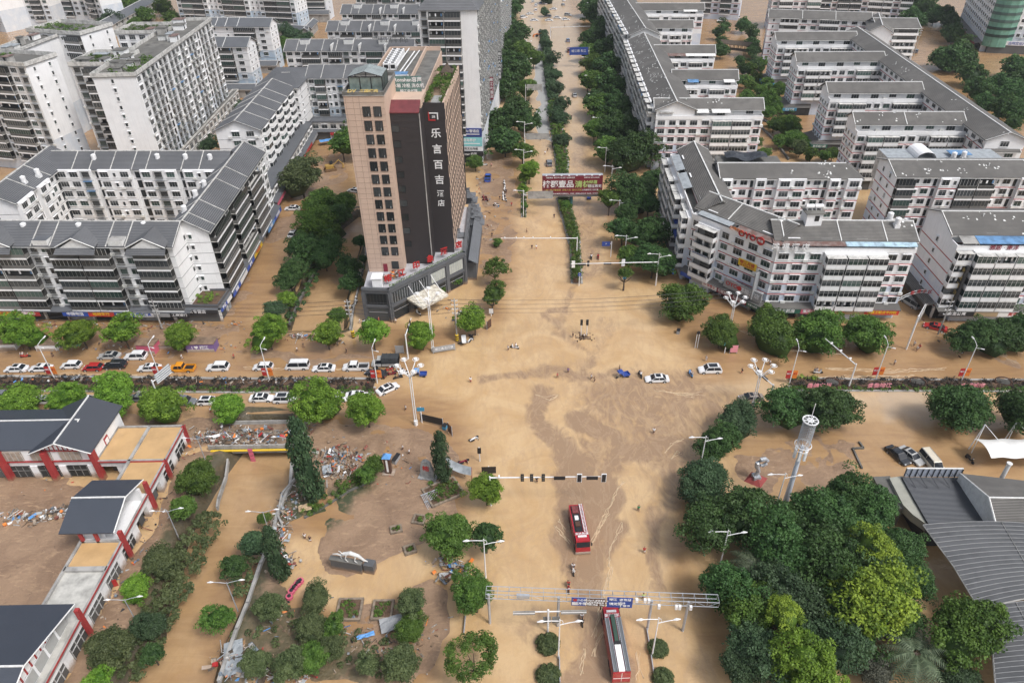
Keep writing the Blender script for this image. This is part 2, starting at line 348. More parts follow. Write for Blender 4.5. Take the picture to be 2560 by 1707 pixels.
        if hipl: b.hexa([(-o,D+o,ze),(-o,-o,ze),(hipl,D/2,h),(hipl,D/2,h-.01),(-o,D+o,ze+th),(-o,-o,ze+th),(hipl,D/2,h+th),(hipl,D/2,h+th-.01)], 0)
        if hipr: b.hexa([(L+o,-o,ze),(L+o,D+o,ze),(L-hipr,D/2,h-.01),(L-hipr,D/2,h),(L+o,-o,ze+th),(L+o,D+o,ze+th),(L-hipr,D/2,h+th-.01),(L-hipr,D/2,h+th)], 0)
        r = s.b.part(b, 'roof', [M[m]], s.M)
        c = MB(); c.box((hipl or -o)-.05, D/2-.16, h+.12, L-hipr+(0 if hipr else o)+.05, D/2+.16, h+.34)
        ends = ([] if hipl or not trim[0] else [-o+.1])+([] if hipr or not trim[1] else [L+o-.1])+list(div)
        for x in ends:
            for y0, y1 in ((-o, D/2), (D+o, D/2)):
                w = .10 if x in div else .09; e = .12 if x in div else .06
                a = [(x-w,y0,ze+th-.05),(x+w,y0,ze+th-.05),(x+w,y1,h+th-.05),(x-w,y1,h+th-.05)]; a = a if y0 < y1 else a[::-1]
                c.hexa(a+[(p[0],p[1],p[2]+e+.08) for p in a], 0)
        if ridge: c.build('roof_trim', [M['parapet' if m == 'grayroof' else ridge]], r)
        for x, f in ((0, not hipl), (L, not hipr)):
            if f: s.wm.poly([(x,0,z),(x,D,z),(x,D/2,h-.02)] if x else [(x,D,z),(x,0,z),(x,D/2,h-.02)], 0)
        f = MB(); zz = ze-.02
        f.box(-o+.05,-o-.02,zz-.16,L+o-.05,-o+.10,zz+.02); f.box(-o+.05,D+o-.1,zz-.16,L+o-.05,D+o+.02,zz+.02); f.box(-o+.1,-o+.1,zz-.10,L+o-.1,.02,zz)
        f.build('eave_board', [M['trimw']], r)
        if debris:
            g = MB(); rn = random.Random(int(L*10)); n = debris
            for i in range(n):
                cx, y = rn.uniform(0,L), rn.uniform(0,D/2)
                for j in range(rn.randint(1,4)):
                    x1, y1 = cx+rn.gauss(0,.8), min(max(y+rn.gauss(0,.5),-.2),D/2-.3); zz = z+k*y1+th+.03; a = rn.uniform(.1,.3); e = rn.uniform(.15,.55)
                    g.quad((x1-a,y1-e*.5,zz-k*e*.5),(x1+a,y1-e*.5,zz-k*e*.5),(x1+a*.6,y1+e*.5,zz+k*e*.5),(x1-a*.8,y1+e*.5,zz+k*e*.5))
                if i % 4 == 0: g.box(cx-.07,y-.07,z+k*y,cx+.07,y+.07,z+k*y+.95); g.box(cx-.2,y-.09,z+k*y+.8,cx+.2,y+.09,z+k*y+.9)
            o_ = g.build('roof_chips', [M['trimw']], r); o_['kind'] = 'stuff'
        s.roof = r; return s
    def flat(s, par=1.1, m='darkc', pm='parapet', over=.35, greens=0, clutter=0, seed=1):
        L, D, z = s.L, s.D, s.z1; b = MB(); o = over
        b.box(-o,-o,z-.05,L+o,D+o,z+.12, 0); r = s.b.part(b, 'roof', [M[m]], s.M); c = MB(); t = .22
        for q in ((-o,-o,L+o,-o+t),(-o,D+o-t,L+o,D+o),(-o,-o+t,-o+t,D+o-t),(L+o-t,-o+t,L+o,D+o-t)): c.box(q[0],q[1],z+.12,q[2],q[3],z+.12+par)
        c.build('parapet', [M[pm]], r); rn = random.Random(seed)
        for i in range(clutter):
            w, d, h = rn.uniform(1.5,5), rn.uniform(1.5,4), rn.uniform(1,3); x, y = rn.uniform(.5,max(.6,L-w-.5)), rn.uniform(.4,max(.5,D-d-.4)); g = MB()
            g.box(x,y,z+.1,x+w,y+d,z+h,0,1); g.box(x-.25,y-.25,z+h,x+w+.25,y+d+.25,z+h+.14,1); g.box(x+w*.3,y-.05,z+.2,x+w*.3+.8,y+.02,z+min(h-.1,2.1),2)
            g.build('rooftop_hut', [M[rn.choice(['trimw','concrete','white'])], M[rn.choice(['darkc','rustsheet','greysheet','darkc'])], M['void']], r)
        s.roof = r; s.greens = greens; return s
    def done(s):
        s.b.part(s.wm, 'wall', [M[s.wall]], s.M)
        if s.bm.v and s.band: s.b.part(s.bm, 'floor_band', [M[s.band]], s.M)
        return s
    def box(s, name, x0, y0, z0, x1, y1, z1, m, top=None):
        b = MB(); b.box(x0,y0,z0,x1,y1,z1,0,1 if top else None); return s.b.part(b, name, [M[m]]+([M[top]] if top else []), s.M)
    def shops(s, k, signs, zs=3.3, out=1.6, roof='smallroof', shut=('void','greysheet','void')):
        """signs: (share, board colour, writing, writing colour)"""
        m, L = s.side(k); tot = sum(q[0] for q in signs); x = 0; b = MB()
        b.hexa([(-.3,-out-.3,zs+.05),(L+.3,-out-.3,zs+.05),(L+.3,0,zs+.6),(-.3,0,zs+.6),(-.3,-out-.3,zs+.2),(L+.3,-out-.3,zs+.2),(L+.3,0,zs+.9),(-.3,0,zs+.9)]); s.b.part(b, 'canopy', [M[roof]], s.M @ m)
        for i, (w, col, tx, tc) in enumerate(signs):
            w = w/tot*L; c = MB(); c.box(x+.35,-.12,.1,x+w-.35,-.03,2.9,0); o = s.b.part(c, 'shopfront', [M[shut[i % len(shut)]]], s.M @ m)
            c = MB(); c.box(x-.18,-.5,0,x+.18,.05,3.2,0); s.b.part(c, 'pillar', [M['trimw']], s.M @ m)
            if col:
                c = MB(); c.box(x+.05,-out-.28,zs-1.05,x+w-.05,-out-.1,zs+.22,0); sg = s.b.part(c, 'shop_sign', [PM(col)], s.M @ m)
                if tx:
                    n = sum(1. if ord(ch) > 255 else .6 for ch in tx); sz = min(1.05, (w-.6)/n*.92)
                    text(tx, sz, PM(tc), sg, T(x+w/2, -out-.30, zs-.42) @ UP, bold=.03)
            x += w
        return s
PMAT = {'y':(.75,.50,.03),'r':(.45,.03,.03),'R':(.62,.05,.03),'b':(.03,.09,.42),'k':(.03,.03,.032),'w':(.80,.80,.80),'g':(.02,.22,.10),'G':(.03,.13,.09),'p':(.75,.30,.35),'c':(.10,.45,.50),'n':(.45,.33,.20),
'gr':(.33,.34,.35),'dr':(.22,.02,.04),'lb':(.12,.32,.65),'o':(.75,.22,.04),'gold':(.55,.40,.12),'db':(.03,.05,.22),'lc':(.25,.58,.60),'pu':(.20,.13,.32),'lg':(.45,.6,.2),'pk':(.62,.13,.2),'tb':(.05,.25,.40)}
def PM(c): return mat('paint_'+c, PMAT[c], .5, .04, 1.)
def tank(bld, x, y, z, m4=None, lying=False):
    b = MB()
    if lying: b.tube([(x-.9,y,z+.9),(x+.9,y,z+.9)], .5, 12, 0); b.box(x-.6,y-.4,z,x-.5,y+.4,z+.5); b.box(x+.5,y-.4,z,x+.6,y+.4,z+.5)
    else: b.cyl(x,y,z+.3,z+1.7,.65,.65,14,0); b.cyl(x,y,z+1.7,z+1.95,.65,.2,14,0); b.box(x-.6,y-.6,z-.6,x+.6,y+.6,z+.3,0)
    bld.part(b, 'water_tank', [M['whitem']])
# ------------------------------------------------------------------ buildings
# --- courtyard block with grey ribbed roofs, left of the crossroads
b = Bld('apartment_building', 'white courtyard apartment block with grey ribbed roofs above shops left of the crossroads', (-100, 160, 0))
Z = 20.5
fr = Bar(b, (-150, 147.2), (-76.3, 143.6), 11.5, 0, Z, nf=6, zs=3.6).face('F', "k6 .1.0 k7 k7 c2.6 w2.6 k7 k7 c2.6 w2.6 k7 k7 c2.7 w2.7 k8 .1.0")
fr.gable(2.9, div=(12, 21.8, 26.4, 41.6, 46, 59, 63.4)).face('R', ".6 s2.4 .3")
fr.shops('F', [(9,'y','榕江百货超市','r'),(8,'r','中国体育','w'),(8,'r','中国移动','w'),(7,'w','便民超市','k'),(7,'y','香香猪肉店','r'),(8,'r','中国体彩','w'),(7,None,'',''),(8,'b','中国电信','w'),(8,'R','电动车行','y'),(6,'b','农村信用社','w'),(6,'w','电动工具','b'),(5,'gr','',''),(6,'k','工商银行','w')])
for x, w in ((28.5, 9), (48.0, 9), (64.3, 8.8)):            # dormer gables over the balcony stacks
    g = MB(); y0 = -1.7; zb = Z-.3
    g.hexa([(x,y0,zb+.3),(x+w/2,y0,zb+2.5),(x+w/2,4.3,zb+2.6),(x,2.2,zb+.7),(x,y0,zb+.5),(x+w/2,y0,zb+2.7),(x+w/2,4.3,zb+2.8),(x,2.2,zb+.9)])
    g.hexa([(x+w/2,y0,zb+2.5),(x+w,y0,zb+.3),(x+w,2.2,zb+.7),(x+w/2,4.3,zb+2.6),(x+w/2,y0,zb+2.7),(x+w,y0,zb+.5),(x+w,2.2,zb+.9),(x+w/2,4.3,zb+2.8)])
    o = g.build('dormer', [M['grayroof']], fr.roof); g = MB(); g.poly([(x+.4,y0+.2,zb),(x+w-.4,y0+.2,zb),(x+w/2,y0+.2,zb+2.3)]); g.hexa([(x-.2,y0-1.2,zb-.9),(x+w+.2,y0-1.2,zb-.9),(x+w,y0+.3,zb+.1),(x,y0+.3,zb+.1)]+[(x-.2,y0-1.2,zb-.75),(x+w+.2,y0-1.2,zb-.75),(x+w,y0+.3,zb+.3),(x,y0+.3,zb+.3)], 1)
    g.tube([(x-.1,y0-.05,zb+.45),(x+w/2,y0-.05,zb+2.75),(x+w+.1,y0-.05,zb+.45)], .14, 4, 0); g.build('gable_trim', [M['trimw'], M['grayroof']], o)
for x, m_ in ((22.5,'rustsheet'), (42.2,'smallroof'), (59.6,'concrete')):
    fr.box('terrace', x, -.5, Z-.9, x+3.4, 4.6, Z+1.2, 'trimw', m_)
fr.done()
rt = Bar(b, (-70.4, 150.4), (-71.4, 200.5), 9.6, 0, Z, nf=6, zs=3.6).face('F', "k10 w2.4 k10 s2 k9 w2.5 w2.5 w3").face('L', ".2 .8 c3 s2.5 .3.2")
rt.gable(2.9, div=(3.5, 11, 24, 32)).shops('F', [(6,'b','网通','w'),(6,'w','',''),(7,'b','家电','w'),(8,'y','平价超市','r'),(7,None,'',''),(7,'lb','电器','w'),(8,'b','农资销售','w')])
rt.shops('L', [(6,'k','苗女专营店','w'),(4,'b','通讯','w')]); rt.done()
pod = Bar(b, (-80.6, 143.7), (-69.9, 143.2), 6.8, 0, 4.2, 'greyb', None, nf=1, zs=.2).flat(.6, 'soil', 'greyb'); pod.shops('F', [(6,'k','苗女专营店','w')], 3.6, .5); pod.shops('R', [(5,'b','手机','w'),(4,'w','','')], 3.6, .5); pod.done(); POD = (pod, b)
bk = Bar(b, (-128.5, 190.7), (-78.6, 188.4), 10.5, 0, Z, nf=6, zs=3.2).face('F', "s2 w3* w3* c3* v1.6 w3* s2* w3* v2.4 w3* c3* w3* v1.6 w3* s2* w3* w2").gable(2.9, div=(7, 12, 18, 24, 28, 38, 43), trim=(0,0)).done()
lt = Bar(b, (-125, 167.8), (-126.3, 200), 11, 0, Z, nf=6, zs=3.2).face('F', "w3* w3* v2 w3* s2* w3 v2 w3* c3* w2").face('L', ".4 s2 .4").gable(2.9, div=(9, 18), trim=(1,0)).done()
for x, y in ((-112,150),(-99,149.5),(-84,149.5),(-116,193),(-98,192.5),(-90,192),(-83,191.5),(-127.5,178),(-126.5,183),(-78.5,167),(-78,158),(-78.3,173)): tank(b, x, y, Z+1.2, b.mw(Matrix.Identity(4)))
b.finish()
# --- bay-window block behind it
b = Bld('apartment_building', 'long white block with stacked bay windows and grey roof behind the courtyard block', (-85, 240, 0))
h1 = Bar(b, (-77.8, 220), (-78.2, 265), 13.6, 0, Z, nf=6, zs=3.2).face('F', "s1.6 y4.5 s1.2 y4.5 v1.6 y4.5 s1 y4.5 s1.2 y4.5 s1.2").face('L', ".2.5 w3 w3 .5").gable(2.9, div=(9, 18, 26, 34)).done()
h2 = Bar(b, (-91.6, 265), (-76.4, 264.5), 27, 0, Z, nf=6, zs=3.2, ).face('R', "s3 .3 s4 s4 .3").face('F', ".13.6 s1.6").gable(1.6, hipl=6, hipr=6).done()
b.finish()
b = Bld('apartment_building', 'white six storey block with grey roof left of the beige hotel tower top', (-62, 280, 0))
Bar(b, (-75.8, 277.6), (-44, 275.8), 13, 0, Z, nf=6, zs=3.2, wall='palewall').face('F', "w3 k4 s2 w2 c3 s2 w3 k4 s2 w2.4 k5").gable(2.9, div=(5.5, 14, 22)).done(); b.finish()
gr_ = 'three parallel grey roofed rows behind the hotel'
for i, (A_, B_, lab) in enumerate([((-94.6,320),(-40,316.5),'grey roofed row of flats, nearest of the parallel rows left of the tall tower'),((-84,356.2),(-36,352.3),'grey roofed row of flats, middle of the parallel rows left of the tall tower'),((-84.5,395.4),(-38,391.6),'grey roofed row of flats, farthest of the parallel rows left of the tall tower'),((-84,436),(-40,432),'white flats whose windows show just above the three parallel grey roofed rows')]):
    b = Bld('apartment_building', lab, ((A_[0]+B_[0])/2, A_[1]+6, 0), group=gr_)
    q = Bar(b, A_, B_, 12, 0, Z, nf=6, zs=3.2).face('F', "w3 w3 k7 w3 k5 c3 w3 w3 k6 w3 k5 w3", f0=2).gable(2.9, div=(5, 9, 16, 22, 29))
    for x in (20, 32, 43): q.box('chimney_wall', x, -.8, Z-1.5, x+.5, 4, Z+2.2, 'trimw')
    for x in (6, 25, 40): q.box('dormer', x, 3, Z+1.3, x+4, 6.2, Z+3.4, 'trimw', 'grayroof')
    if i == 0:
        f = MB()
        for x in range(40, 54, 2): f.box(x,.5,Z+2.8,x+.12,.62,Z+5.4)
        f.box(39.5,.5,Z+5.3,54,.62,Z+5.4); q.b.part(f, 'sign_frame', [M['void']], q.M)
        text('榕江国际酒店', 2.2, M['void'], b.root, b.mw(q.M @ T(47, .4, Z+4) @ UP))
    q.done(); b.finish()
# --- two storey arcade round the yard with the digger
b = Bld('arcade', 'low grey roofed shop arcade round the muddy yard with the yellow digger', (-74, 240, 0), 'shop arcade')
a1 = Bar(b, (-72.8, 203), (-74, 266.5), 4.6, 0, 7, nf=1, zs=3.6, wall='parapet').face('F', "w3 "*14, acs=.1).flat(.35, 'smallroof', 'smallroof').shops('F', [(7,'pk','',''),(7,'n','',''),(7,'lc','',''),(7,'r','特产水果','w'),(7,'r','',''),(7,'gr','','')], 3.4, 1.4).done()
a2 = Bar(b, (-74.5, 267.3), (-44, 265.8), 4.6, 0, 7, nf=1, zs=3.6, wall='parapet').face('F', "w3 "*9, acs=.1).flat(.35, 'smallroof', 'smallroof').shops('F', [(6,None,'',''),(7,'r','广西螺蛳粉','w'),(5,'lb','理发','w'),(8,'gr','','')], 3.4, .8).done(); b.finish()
# --- big white slab with roof gardens
b = Bld('apartment_building', 'big white twelve storey slab with hundreds of windows and planted flat roof', (-122, 260, 0))
Z2 = 35.5
q = Bar(b, (-114.3, 226.5), (-117.6, 306), 13, 0, Z2, nf=11, zs=5.6, wall='highwall', band=None, fh=2.7)
q.face('F', "w2.2 c2.6 c2.2 c2.6 v1.6 c2.5 c2.2 .6 c2.5 c2.5 w2.3 c2.4 w2.3 c2.4 c2.4 w2.3 v1.6 c2.4 c2.5 .6 c2.5 w2.3", acs=.5).face('L', ".9 s2.5 .1.5").flat(1.2, clutter=11, seed=3).done()
q2 = Bar(b, (-141, 239.8), (-126, 239), 16, 0, Z2, nf=11, zs=5.6, wall='highwall', band=None, fh=2.7).face('F', "c3 .1 k4 k4", acs=.5).face('R', "k4 k4 k4").flat(1.2, clutter=4, seed=5).done()
q3 = Bar(b, (-146, 285), (-128, 284), 14, 0, Z2, nf=11, zs=5.6, wall='highwall', band=None, fh=2.7).face('F', "w3 w3 w3 w3 w2").flat(1.2, clutter=1, seed=8).done()
q4 = Bar(b, (-128, 262), (-124, 262), 30, 0, Z2-3, nf=10, zs=5.6, wall='highwall', band=None, fh=2.7).flat(.8, clutter=3, seed=9).done(); SLAB = [(q, 3), (q2, 5), (q3, 8)]
pl = Bar(b, (-113.6, 226), (-115.6, 312), 2.0, 0, 6.3, nf=2, zs=.4, wall='parapet', fh=2.8).face('F', "l4 "*19, acs=0).flat(.6).done(); b.finish()
b = Bld('apartment_building', 'white tower with mossy flat roof and dark balconies at the left edge', (-165, 250, 0))
Z3 = 36
t1 = Bar(b, (-190, 248), (-154.3, 238), 13, 0, Z3, nf=11, zs=4, wall='highwall', band=None).face('F', ".2 k8 k7 w3 k8 w3 c3").face('R', ".2 s2 .4 s2 .3").flat(1.3, clutter=4, seed=11).done()
t2 = Bar(b, (-181, 289), (-157.5, 281.3), 16, 0, Z3, nf=11, zs=4, wall='highwall', band=None).face('F', "w3 w3 s2 s2 .2 k4").face('R', ".3 s2 .6 s2").flat(1.3, clutter=0, seed=12).done()
t3 = Bar(b, (-181, 249), (-172, 248), 42, 0, Z3-1, nf=11, zs=4, wall='highwall', band=None).flat(1, clutter=5, seed=14).done(); SLAB += [(t1, 11), (t2, 12)]
b.finish()
# far towers cut by the top edge
gt = 'pale towers along the top left edge'
for A_, B_, D_, H_, pat, lab in [((-330,480),(-303.6,464),18,62,"w3 k5 w3 k5 s2",'white tower at the far top left corner, leftmost of the pale towers'),
    ((-300,478),(-279,476),14,60,"w3 w3 k4 w3",'white tower standing right behind the mossy roofed tower at the left'),
    ((-300,494),(-262,486),15,60,"k6 k6 k6 w3 c3",'grey tower with an orange brown balcony strip and a blank white end wall'),
    ((-262,484),(-246.8,474),14,60,"w3 k4 w3",'slim pale tower with dark balconies beside a patch of waste ground')]:
    b = Bld('apartment_tower', lab, (A_[0], A_[1], 0), group=gt)
    Bar(b, A_, B_, D_, 0, H_, nf=15, zs=4, fh=3, wall='highwall', band=None).face('F', pat, f1=14, acs=.1).flat(1).done(); b.finish()
b = Bld('shop_row', 'low dark roofed row running away beside the patch of waste ground', (-232, 470, 0), 'building')
Bar(b, (-228, 400), (-234, 533), 9, 0, 7, nf=2, zs=.5, wall='parapet').face('F', "w4 "*16, acs=0).gable(2.2, m='smallroof').done(); b.finish()
for i, (A_, B_, D_, H_, pat) in enumerate([((-139,331),(-113.6,328.5),10,20.5,"k5 k5 w3 .4"),((-145,371.5),(-114.2,368),9.5,20.5,"s3 s3 .2 k5 w3 .5")]):
    b = Bld('apartment_building', ['six storey end block with pale blue base, nearer of two behind the big slab', 'six storey end block with pale blue lower floors and a bare tree beside its roof'][i], (A_[0], A_[1], 0))
    q = Bar(b, A_, B_, D_, 0, H_, nf=6, zs=3.2, wall='palewall', fh=2.85).face('F', pat, f0=1, acs=.3).face('R', "s2 s2 .3").gable(2.6, m='smallroof', div=(4, 9, 15)).done()
    Bar(b, (B_[0]-11, B_[1]-5), (B_[0]+1.2, B_[1]-5.6), 5.4, 0, 4, 'concrete', None, nf=1, zs=.3).gable(1.2, m='smallroof').face('F', "w3 w3", acs=0).done(); b.finish()
b = Bld('courtyard_roofs', 'ring of low grey roofs in the gap behind the big slab', (-165, 350, 0), 'building')
for A_, B_, D_ in [((-172,330),(-146,328),6),((-176,318),(-176,392),6),((-170,392),(-148,390),6)]: Bar(b, A_, B_, D_, 0, 7, 'concrete', None, nf=2, zs=.4).gable(1.6, m='smallroof').face('F', "w3 "*6, acs=0).done()
b.finish()
b = Bld('apartment_tower', 'wide white tower block with curved balcony columns and pale blue base at the top', (-160, 470, 0))
q = Bar(b, (-201.5, 478), (-123.3, 458), 12, 0, 55, nf=16, zs=3.2, fh=3.1, wall='palewall', band='greyband').face('F', ".3 w3* k7 k7 w3* d6 .2 w3* k7 k7 w3* d6 .2 w3* k8 k8 w3* .6", f1=14, acs=.15).face('R', "s3 .2 s3 s3", f1=14, acs=0).flat().done()
q = Bar(b, (-150, 448), (-113, 432), 3, 0, 5, 'concrete', None, nf=1, zs=.2).gable(1.6, m='smallroof').done(); Bar(b, (-112.6, 431.7), (-112.8, 457), 4, 0, 5, 'concrete', None, nf=1, zs=.2).gable(1.2, m='smallroof').done(); b.finish()
b = Bld('apartment_tower', 'grey white slim tower behind the wide tower block, a curved roof at its foot', (-120, 490, 0))
Bar(b, (-137, 483), (-111.5, 481), 14, 0, 55, nf=16, zs=5, fh=3.1, wall='highwall', band=None).face('F', "s3 s3 k6 .3", f1=14, acs=0).face('R', ".3 s3 .3", f1=14, acs=0).flat().done()
Bar(b, (-140, 479), (-110, 477.5), 2.4, 0, 5.4, 'concrete', None, nf=1, zs=.5).gable(1.2, m='smallroof').done(); b.finish()
# --- tall white tower by the road
b = Bld('apartment_tower', 'tall white tower with dark balconies and blue hoardings at its foot beside the main road', (-18, 256, 0))
K = Bar(b, (-27.7, 242.6), (-9.2, 241), 76, 0, 49.8, nf=15, zs=10.5, fh=2.6, wall='highwall', band=None)
K.face('F', ".3 c2.4 k4.6 k4.6 .4.5", f0=0, acs=.1)
K.face('R', "c3.5 c3 "*11, acs=1).face('R', "c2 "*4, f1=1)
K.bm = MB(); b2 = MB(); z = 49.8; b2.hexa([(-.6,-.6,z),(19.3,-.6,z),(19.3,77,z),(-.6,77,z),(2.4,2.6,z+3),(16,2.6,z+3),(16,73,z+3),(2.4,73,z+3)]); K.b.part(b2, 'roof', [M['grayroof']], K.M)
for z0, z1, c, tx, tz in [(7.9,10.9,'b','松普AI·智适应','w'),(4.6,7.8,'lc','青鸟养护','w'),(2.9,4.5,'w','贵阳文化传媒','k')]:
    K.box('hoarding', 9.2, -.5, z0+2.2, 18.6, -.12, z1+2.2, {'b':'blue'}.get(c, 'white')) if False else None
    g = MB(); g.box(9.2,-.5,z0+1.7,18.7,-.1,z1+1.6); sg = K.b.part(g, 'hoarding', [PM(c if c != 'b' else 'db')], K.M)
    text(tx, 1.15 if z1-z0 > 2 else .95, PM(tz), sg, T(14.3, -.54, (z0+z1)/2+1.65+(.5 if z1-z0 > 2 else 0)) @ UP, bold=.03)
    if z1-z0 > 2:
        g = MB(); g.box(10.2,-.56,z0+2.5,17.9,-.5,z0+2.75); g.poly([(10.0,-.56,z0+2.62),(10.9,-.56,z0+2.2),(10.9,-.56,z0+3.05)]); g.build('arrow', [PM('w')], sg)
g = MB(); g.box(8.8,-1.2,3.0,19,-.1,4.4); sg = K.b.part(g, 'shop_sign', [M['black']], K.M); text('Llumer 奶茶', 1.1, PM('w'), sg, T(14, -1.25, 3.7) @ UP, bold=.02)
K.box('shopfront', 9, -.2, .2, 18.4, -.05, 3, 'glassg')
for x0, tx, c, tc, zb in ((27,'锦江大酒店','dr','w',14),(60,'榕江大药房连锁','k','w',12)):
    n = len(tx); g = MB(); g.box(x0,-1.6,zb,x0+.35,-.2,zb+1.5*n+.6); sg = K.b.part(g, 'vertical_sign', [PM(c)], K.M @ T(K.L,0) @ RZ(PI/2))
    for i, ch in enumerate(tx): text(ch, 1.3, PM(tc), sg, T(x0-.02, -.9, zb+1.5*(n-i)-.4) @ RZ(-PI/2) @ UP, bold=.03)
K.done(); b.finish()
b = Bld('apartment_building', 'white block farther along the road behind the tall white tower', (-15, 370, 0))
K2 = Bar(b, (-26, 336), (-6.6, 334), 90, 0, 29, nf=8, zs=5, fh=2.9, wall='highwall', band=None).face('R', "c3 "*20, acs=.8).face('F', "w3 "*5).gable(2, m='grayroof').done(); b.finish()
# --- hotel
b = Bld('hotel', 'beige and black hotel tower on a grey brick podium left of the main road', (-25, 165, 0), 'hotel')
bt = Bar(b, (-34.4, 151.2), (-25.9, 150.9), 14.5, 8.4, 50.6, nf=13, zs=9.2, fh=3.02, wall='beige', band=None)
bt.face('F', ".3.4 h2.3 h2.3 .5", f0=1, acs=0).flat(.7, 'concrete', 'darkc', .15)
g = MB()
for i in range(32): g.box(-.03,-.035,9.5+i*1.28,8.53,0,9.54+i*1.28)
for x in (.35, 1.9, 3.2): g.box(x,-.035,9,x+.05,0,50.4)
bt.b.part(g, 'tile_joints', [mat('joint', (.36,.26,.21), .8, .1, 1)], bt.M)
g = MB(); g.box(3.6,-.12,8.5,4.6,-.03,10.6,0); bt.b.part(g, 'door', [PM('dr')], bt.M); g = MB(); g.box(5.7,-.12,9.3,7.4,-.03,11.3,0); bt.b.part(g, 'window', [M['glass']], bt.M)
gh = MB(); zr = 50.8; X0, X1, Y0, Y1 = .9, 8.0, 2.8, 9.0                      # glass house on the roof
for x in (X0, (2*X0+X1)/3, (X0+2*X1)/3, X1):
    for y in (Y0, Y1): gh.box(x-.08,y-.08,zr,x+.08,y+.08,zr+2.9,0)
for y in np.linspace(Y0, Y1, 8): gh.tube([(X0,y,zr+2.9),((X0+X1)/2,y,zr+3.9),(X1,y,zr+2.9)], .07, 4, 0); gh.box(X1-.07,y-.05,zr,X1+.07,y+.05,zr+2.9,0)
gh.quad((X0,Y0,zr+2.95),((X0+X1)/2,Y0,zr+3.95),((X0+X1)/2,Y1,zr+3.95),(X0,Y1,zr+2.95),1); gh.quad(((X0+X1)/2,Y0,zr+3.95),(X1,Y0,zr+2.95),(X1,Y1,zr+2.95),((X0+X1)/2,Y1,zr+3.95),1)
gh.quad((X0,Y0-.0,zr+.1),(X1,Y0,zr+.1),(X1,Y0,zr+2.85),(X0,Y0,zr+2.85),2); gh.quad((X1,Y0,zr+.1),(X1,Y1,zr+.1),(X1,Y1,zr+2.85),(X1,Y0,zr+2.85),2); gh.box(X0,Y0-.12,zr+2.8,X1,Y0+.1,zr+2.96,0)
bt.b.part(gh, 'glass_house', [M['black'], mat('roof_glass', (.30,.34,.33), .2, .15, .5), mat('hazy_glass', (.19,.24,.22), .1, .3, .4)], bt.M)
g = MB(); g.box(.5,-.1,50.8,8.1,.55,51.3,0); sg = bt.b.part(g, 'sign_board', [M['black']], bt.M)
text('DV', 1.3, PM('gold'), sg, T(1.9, .1, 51.5) @ RX(PI/2*.25), bold=.05); text('三国烤肉', 1.0, PM('gold'), sg, T(5.5, .1, 51.5) @ RX(PI/2*.25), bold=.04); bt.done()
d1 = Bar(b, (-25.8, 154.9), (-19.3, 154.6), 13, 8.4, 45.6, wall='darkclad', band=None)
g = MB(); g.hexa([(-.1,-.1,45.6),(6.5,-.1,45.6),(6.5,3.4,47.3),(-.1,3.4,47.3),(-.1,-.1,45.8),(6.5,-.1,45.8),(6.5,3.4,47.5),(-.1,3.4,47.5)]); g.box(-.1,3.4,45.4,6.5,12,47.2,1); d1.b.part(g, 'roof', [mat('dark_red_sheet', (.16,.035,.04), .6, .15, .8), M['beige']], d1.M)
for i in range(9):
    z = 41.5-i*3.55; d1.b.add('window', ('slot', 1.7, 1.5, 0), d1.M @ T(.95, 0, z))
g = MB(); g.box(6.42,-.1,8.5,6.62,.2,45.5); d1.b.part(g, 'drain_pipe', [M['concrete']], d1.M); d1.done()
d2 = Bar(b, (-19.3, 160.8), (-14.4, 160.5), 31, 8.4, 44.6, wall='beige', band=None)
g = MB(); g.box(-.02,-.25,8.4,5.1,-.01,46,0); d2.b.part(g, 'dark_cladding', [M['darkclad']], d2.M); g = MB(); g.box(-.1,30.7,8.4,5.1,31.2,46,0); d2.b.part(g, 'dark_cladding', [M['darkclad']], d2.M)
for i in range(24):
    for j in range(13):
        if (i+j) % 2 == 0: d2.b.add('slot_window', ('slot', .55, 2.3, 0), d2.M @ T(d2.L,0) @ RZ(PI/2) @ T(1.2+i*1.25, 0, 9.2+j*2.72))
g = MB(); g.box(0,.1,44.6,4.9,31,44.75,0); g.box(4.6,0,44.7,4.95,31,46,1); g.box(1.4,2,44.75,3.6,9,44.9,2); d2.b.part(g, 'roof', [M['mudfl'], M['beige'], M['stone']], d2.M)
for i, ch in enumerate('乐言百吉'): text(ch, 2.35, PM('w'), d2.b.root, d2.b.mw(d2.M @ T(2.75, -.32, 39.0-i*3.75) @ UP), 'sign_character', bold=.045)
for i, ch in enumerate('酒店'): text(ch, 1.75, PM('w'), d2.b.root, d2.b.mw(d2.M @ T(2.75, -.32, 24.3-i*2.5) @ UP), 'sign_character', bold=.04)
g = MB(); y = -.34; g.box(1.5,y,43.6,3.6,y+.05,43.85,0); g.box(3.3,y,42.3,3.55,y+.05,43.7,0); g.box(1.3,y,42.0,2.9,y+.05,42.3,1); g.box(1.3,y,42.2,1.55,y+.05,44.0,1); d2.b.part(g, 'logo', [PM('w'), PM('r')], d2.M)
text('SB', .8, PM('w'), b.root, b.mw(d2.M @ T(2.5, -.36, 42.9) @ UP), bold=.03); d2.done()
d3 = Bar(b, (-33.6, 165.6), (-19.4, 165.1), 41, 8.4, 46.2, wall='beige', band=None)
g = MB(); g.box(0,0,46.2,14,41,46.35,0); g.box(9.9,2,46.3,10.2,41,47.5,1); g.box(0,0,46.3,.3,41,47.4,1); g.box(0,40.7,46.3,14,41,47.4,1); g.box(10.2,2,42,14,41,46.3,0) if False else None; d3.b.part(g, 'roof', [M['darkc'], M['beige']], d3.M)
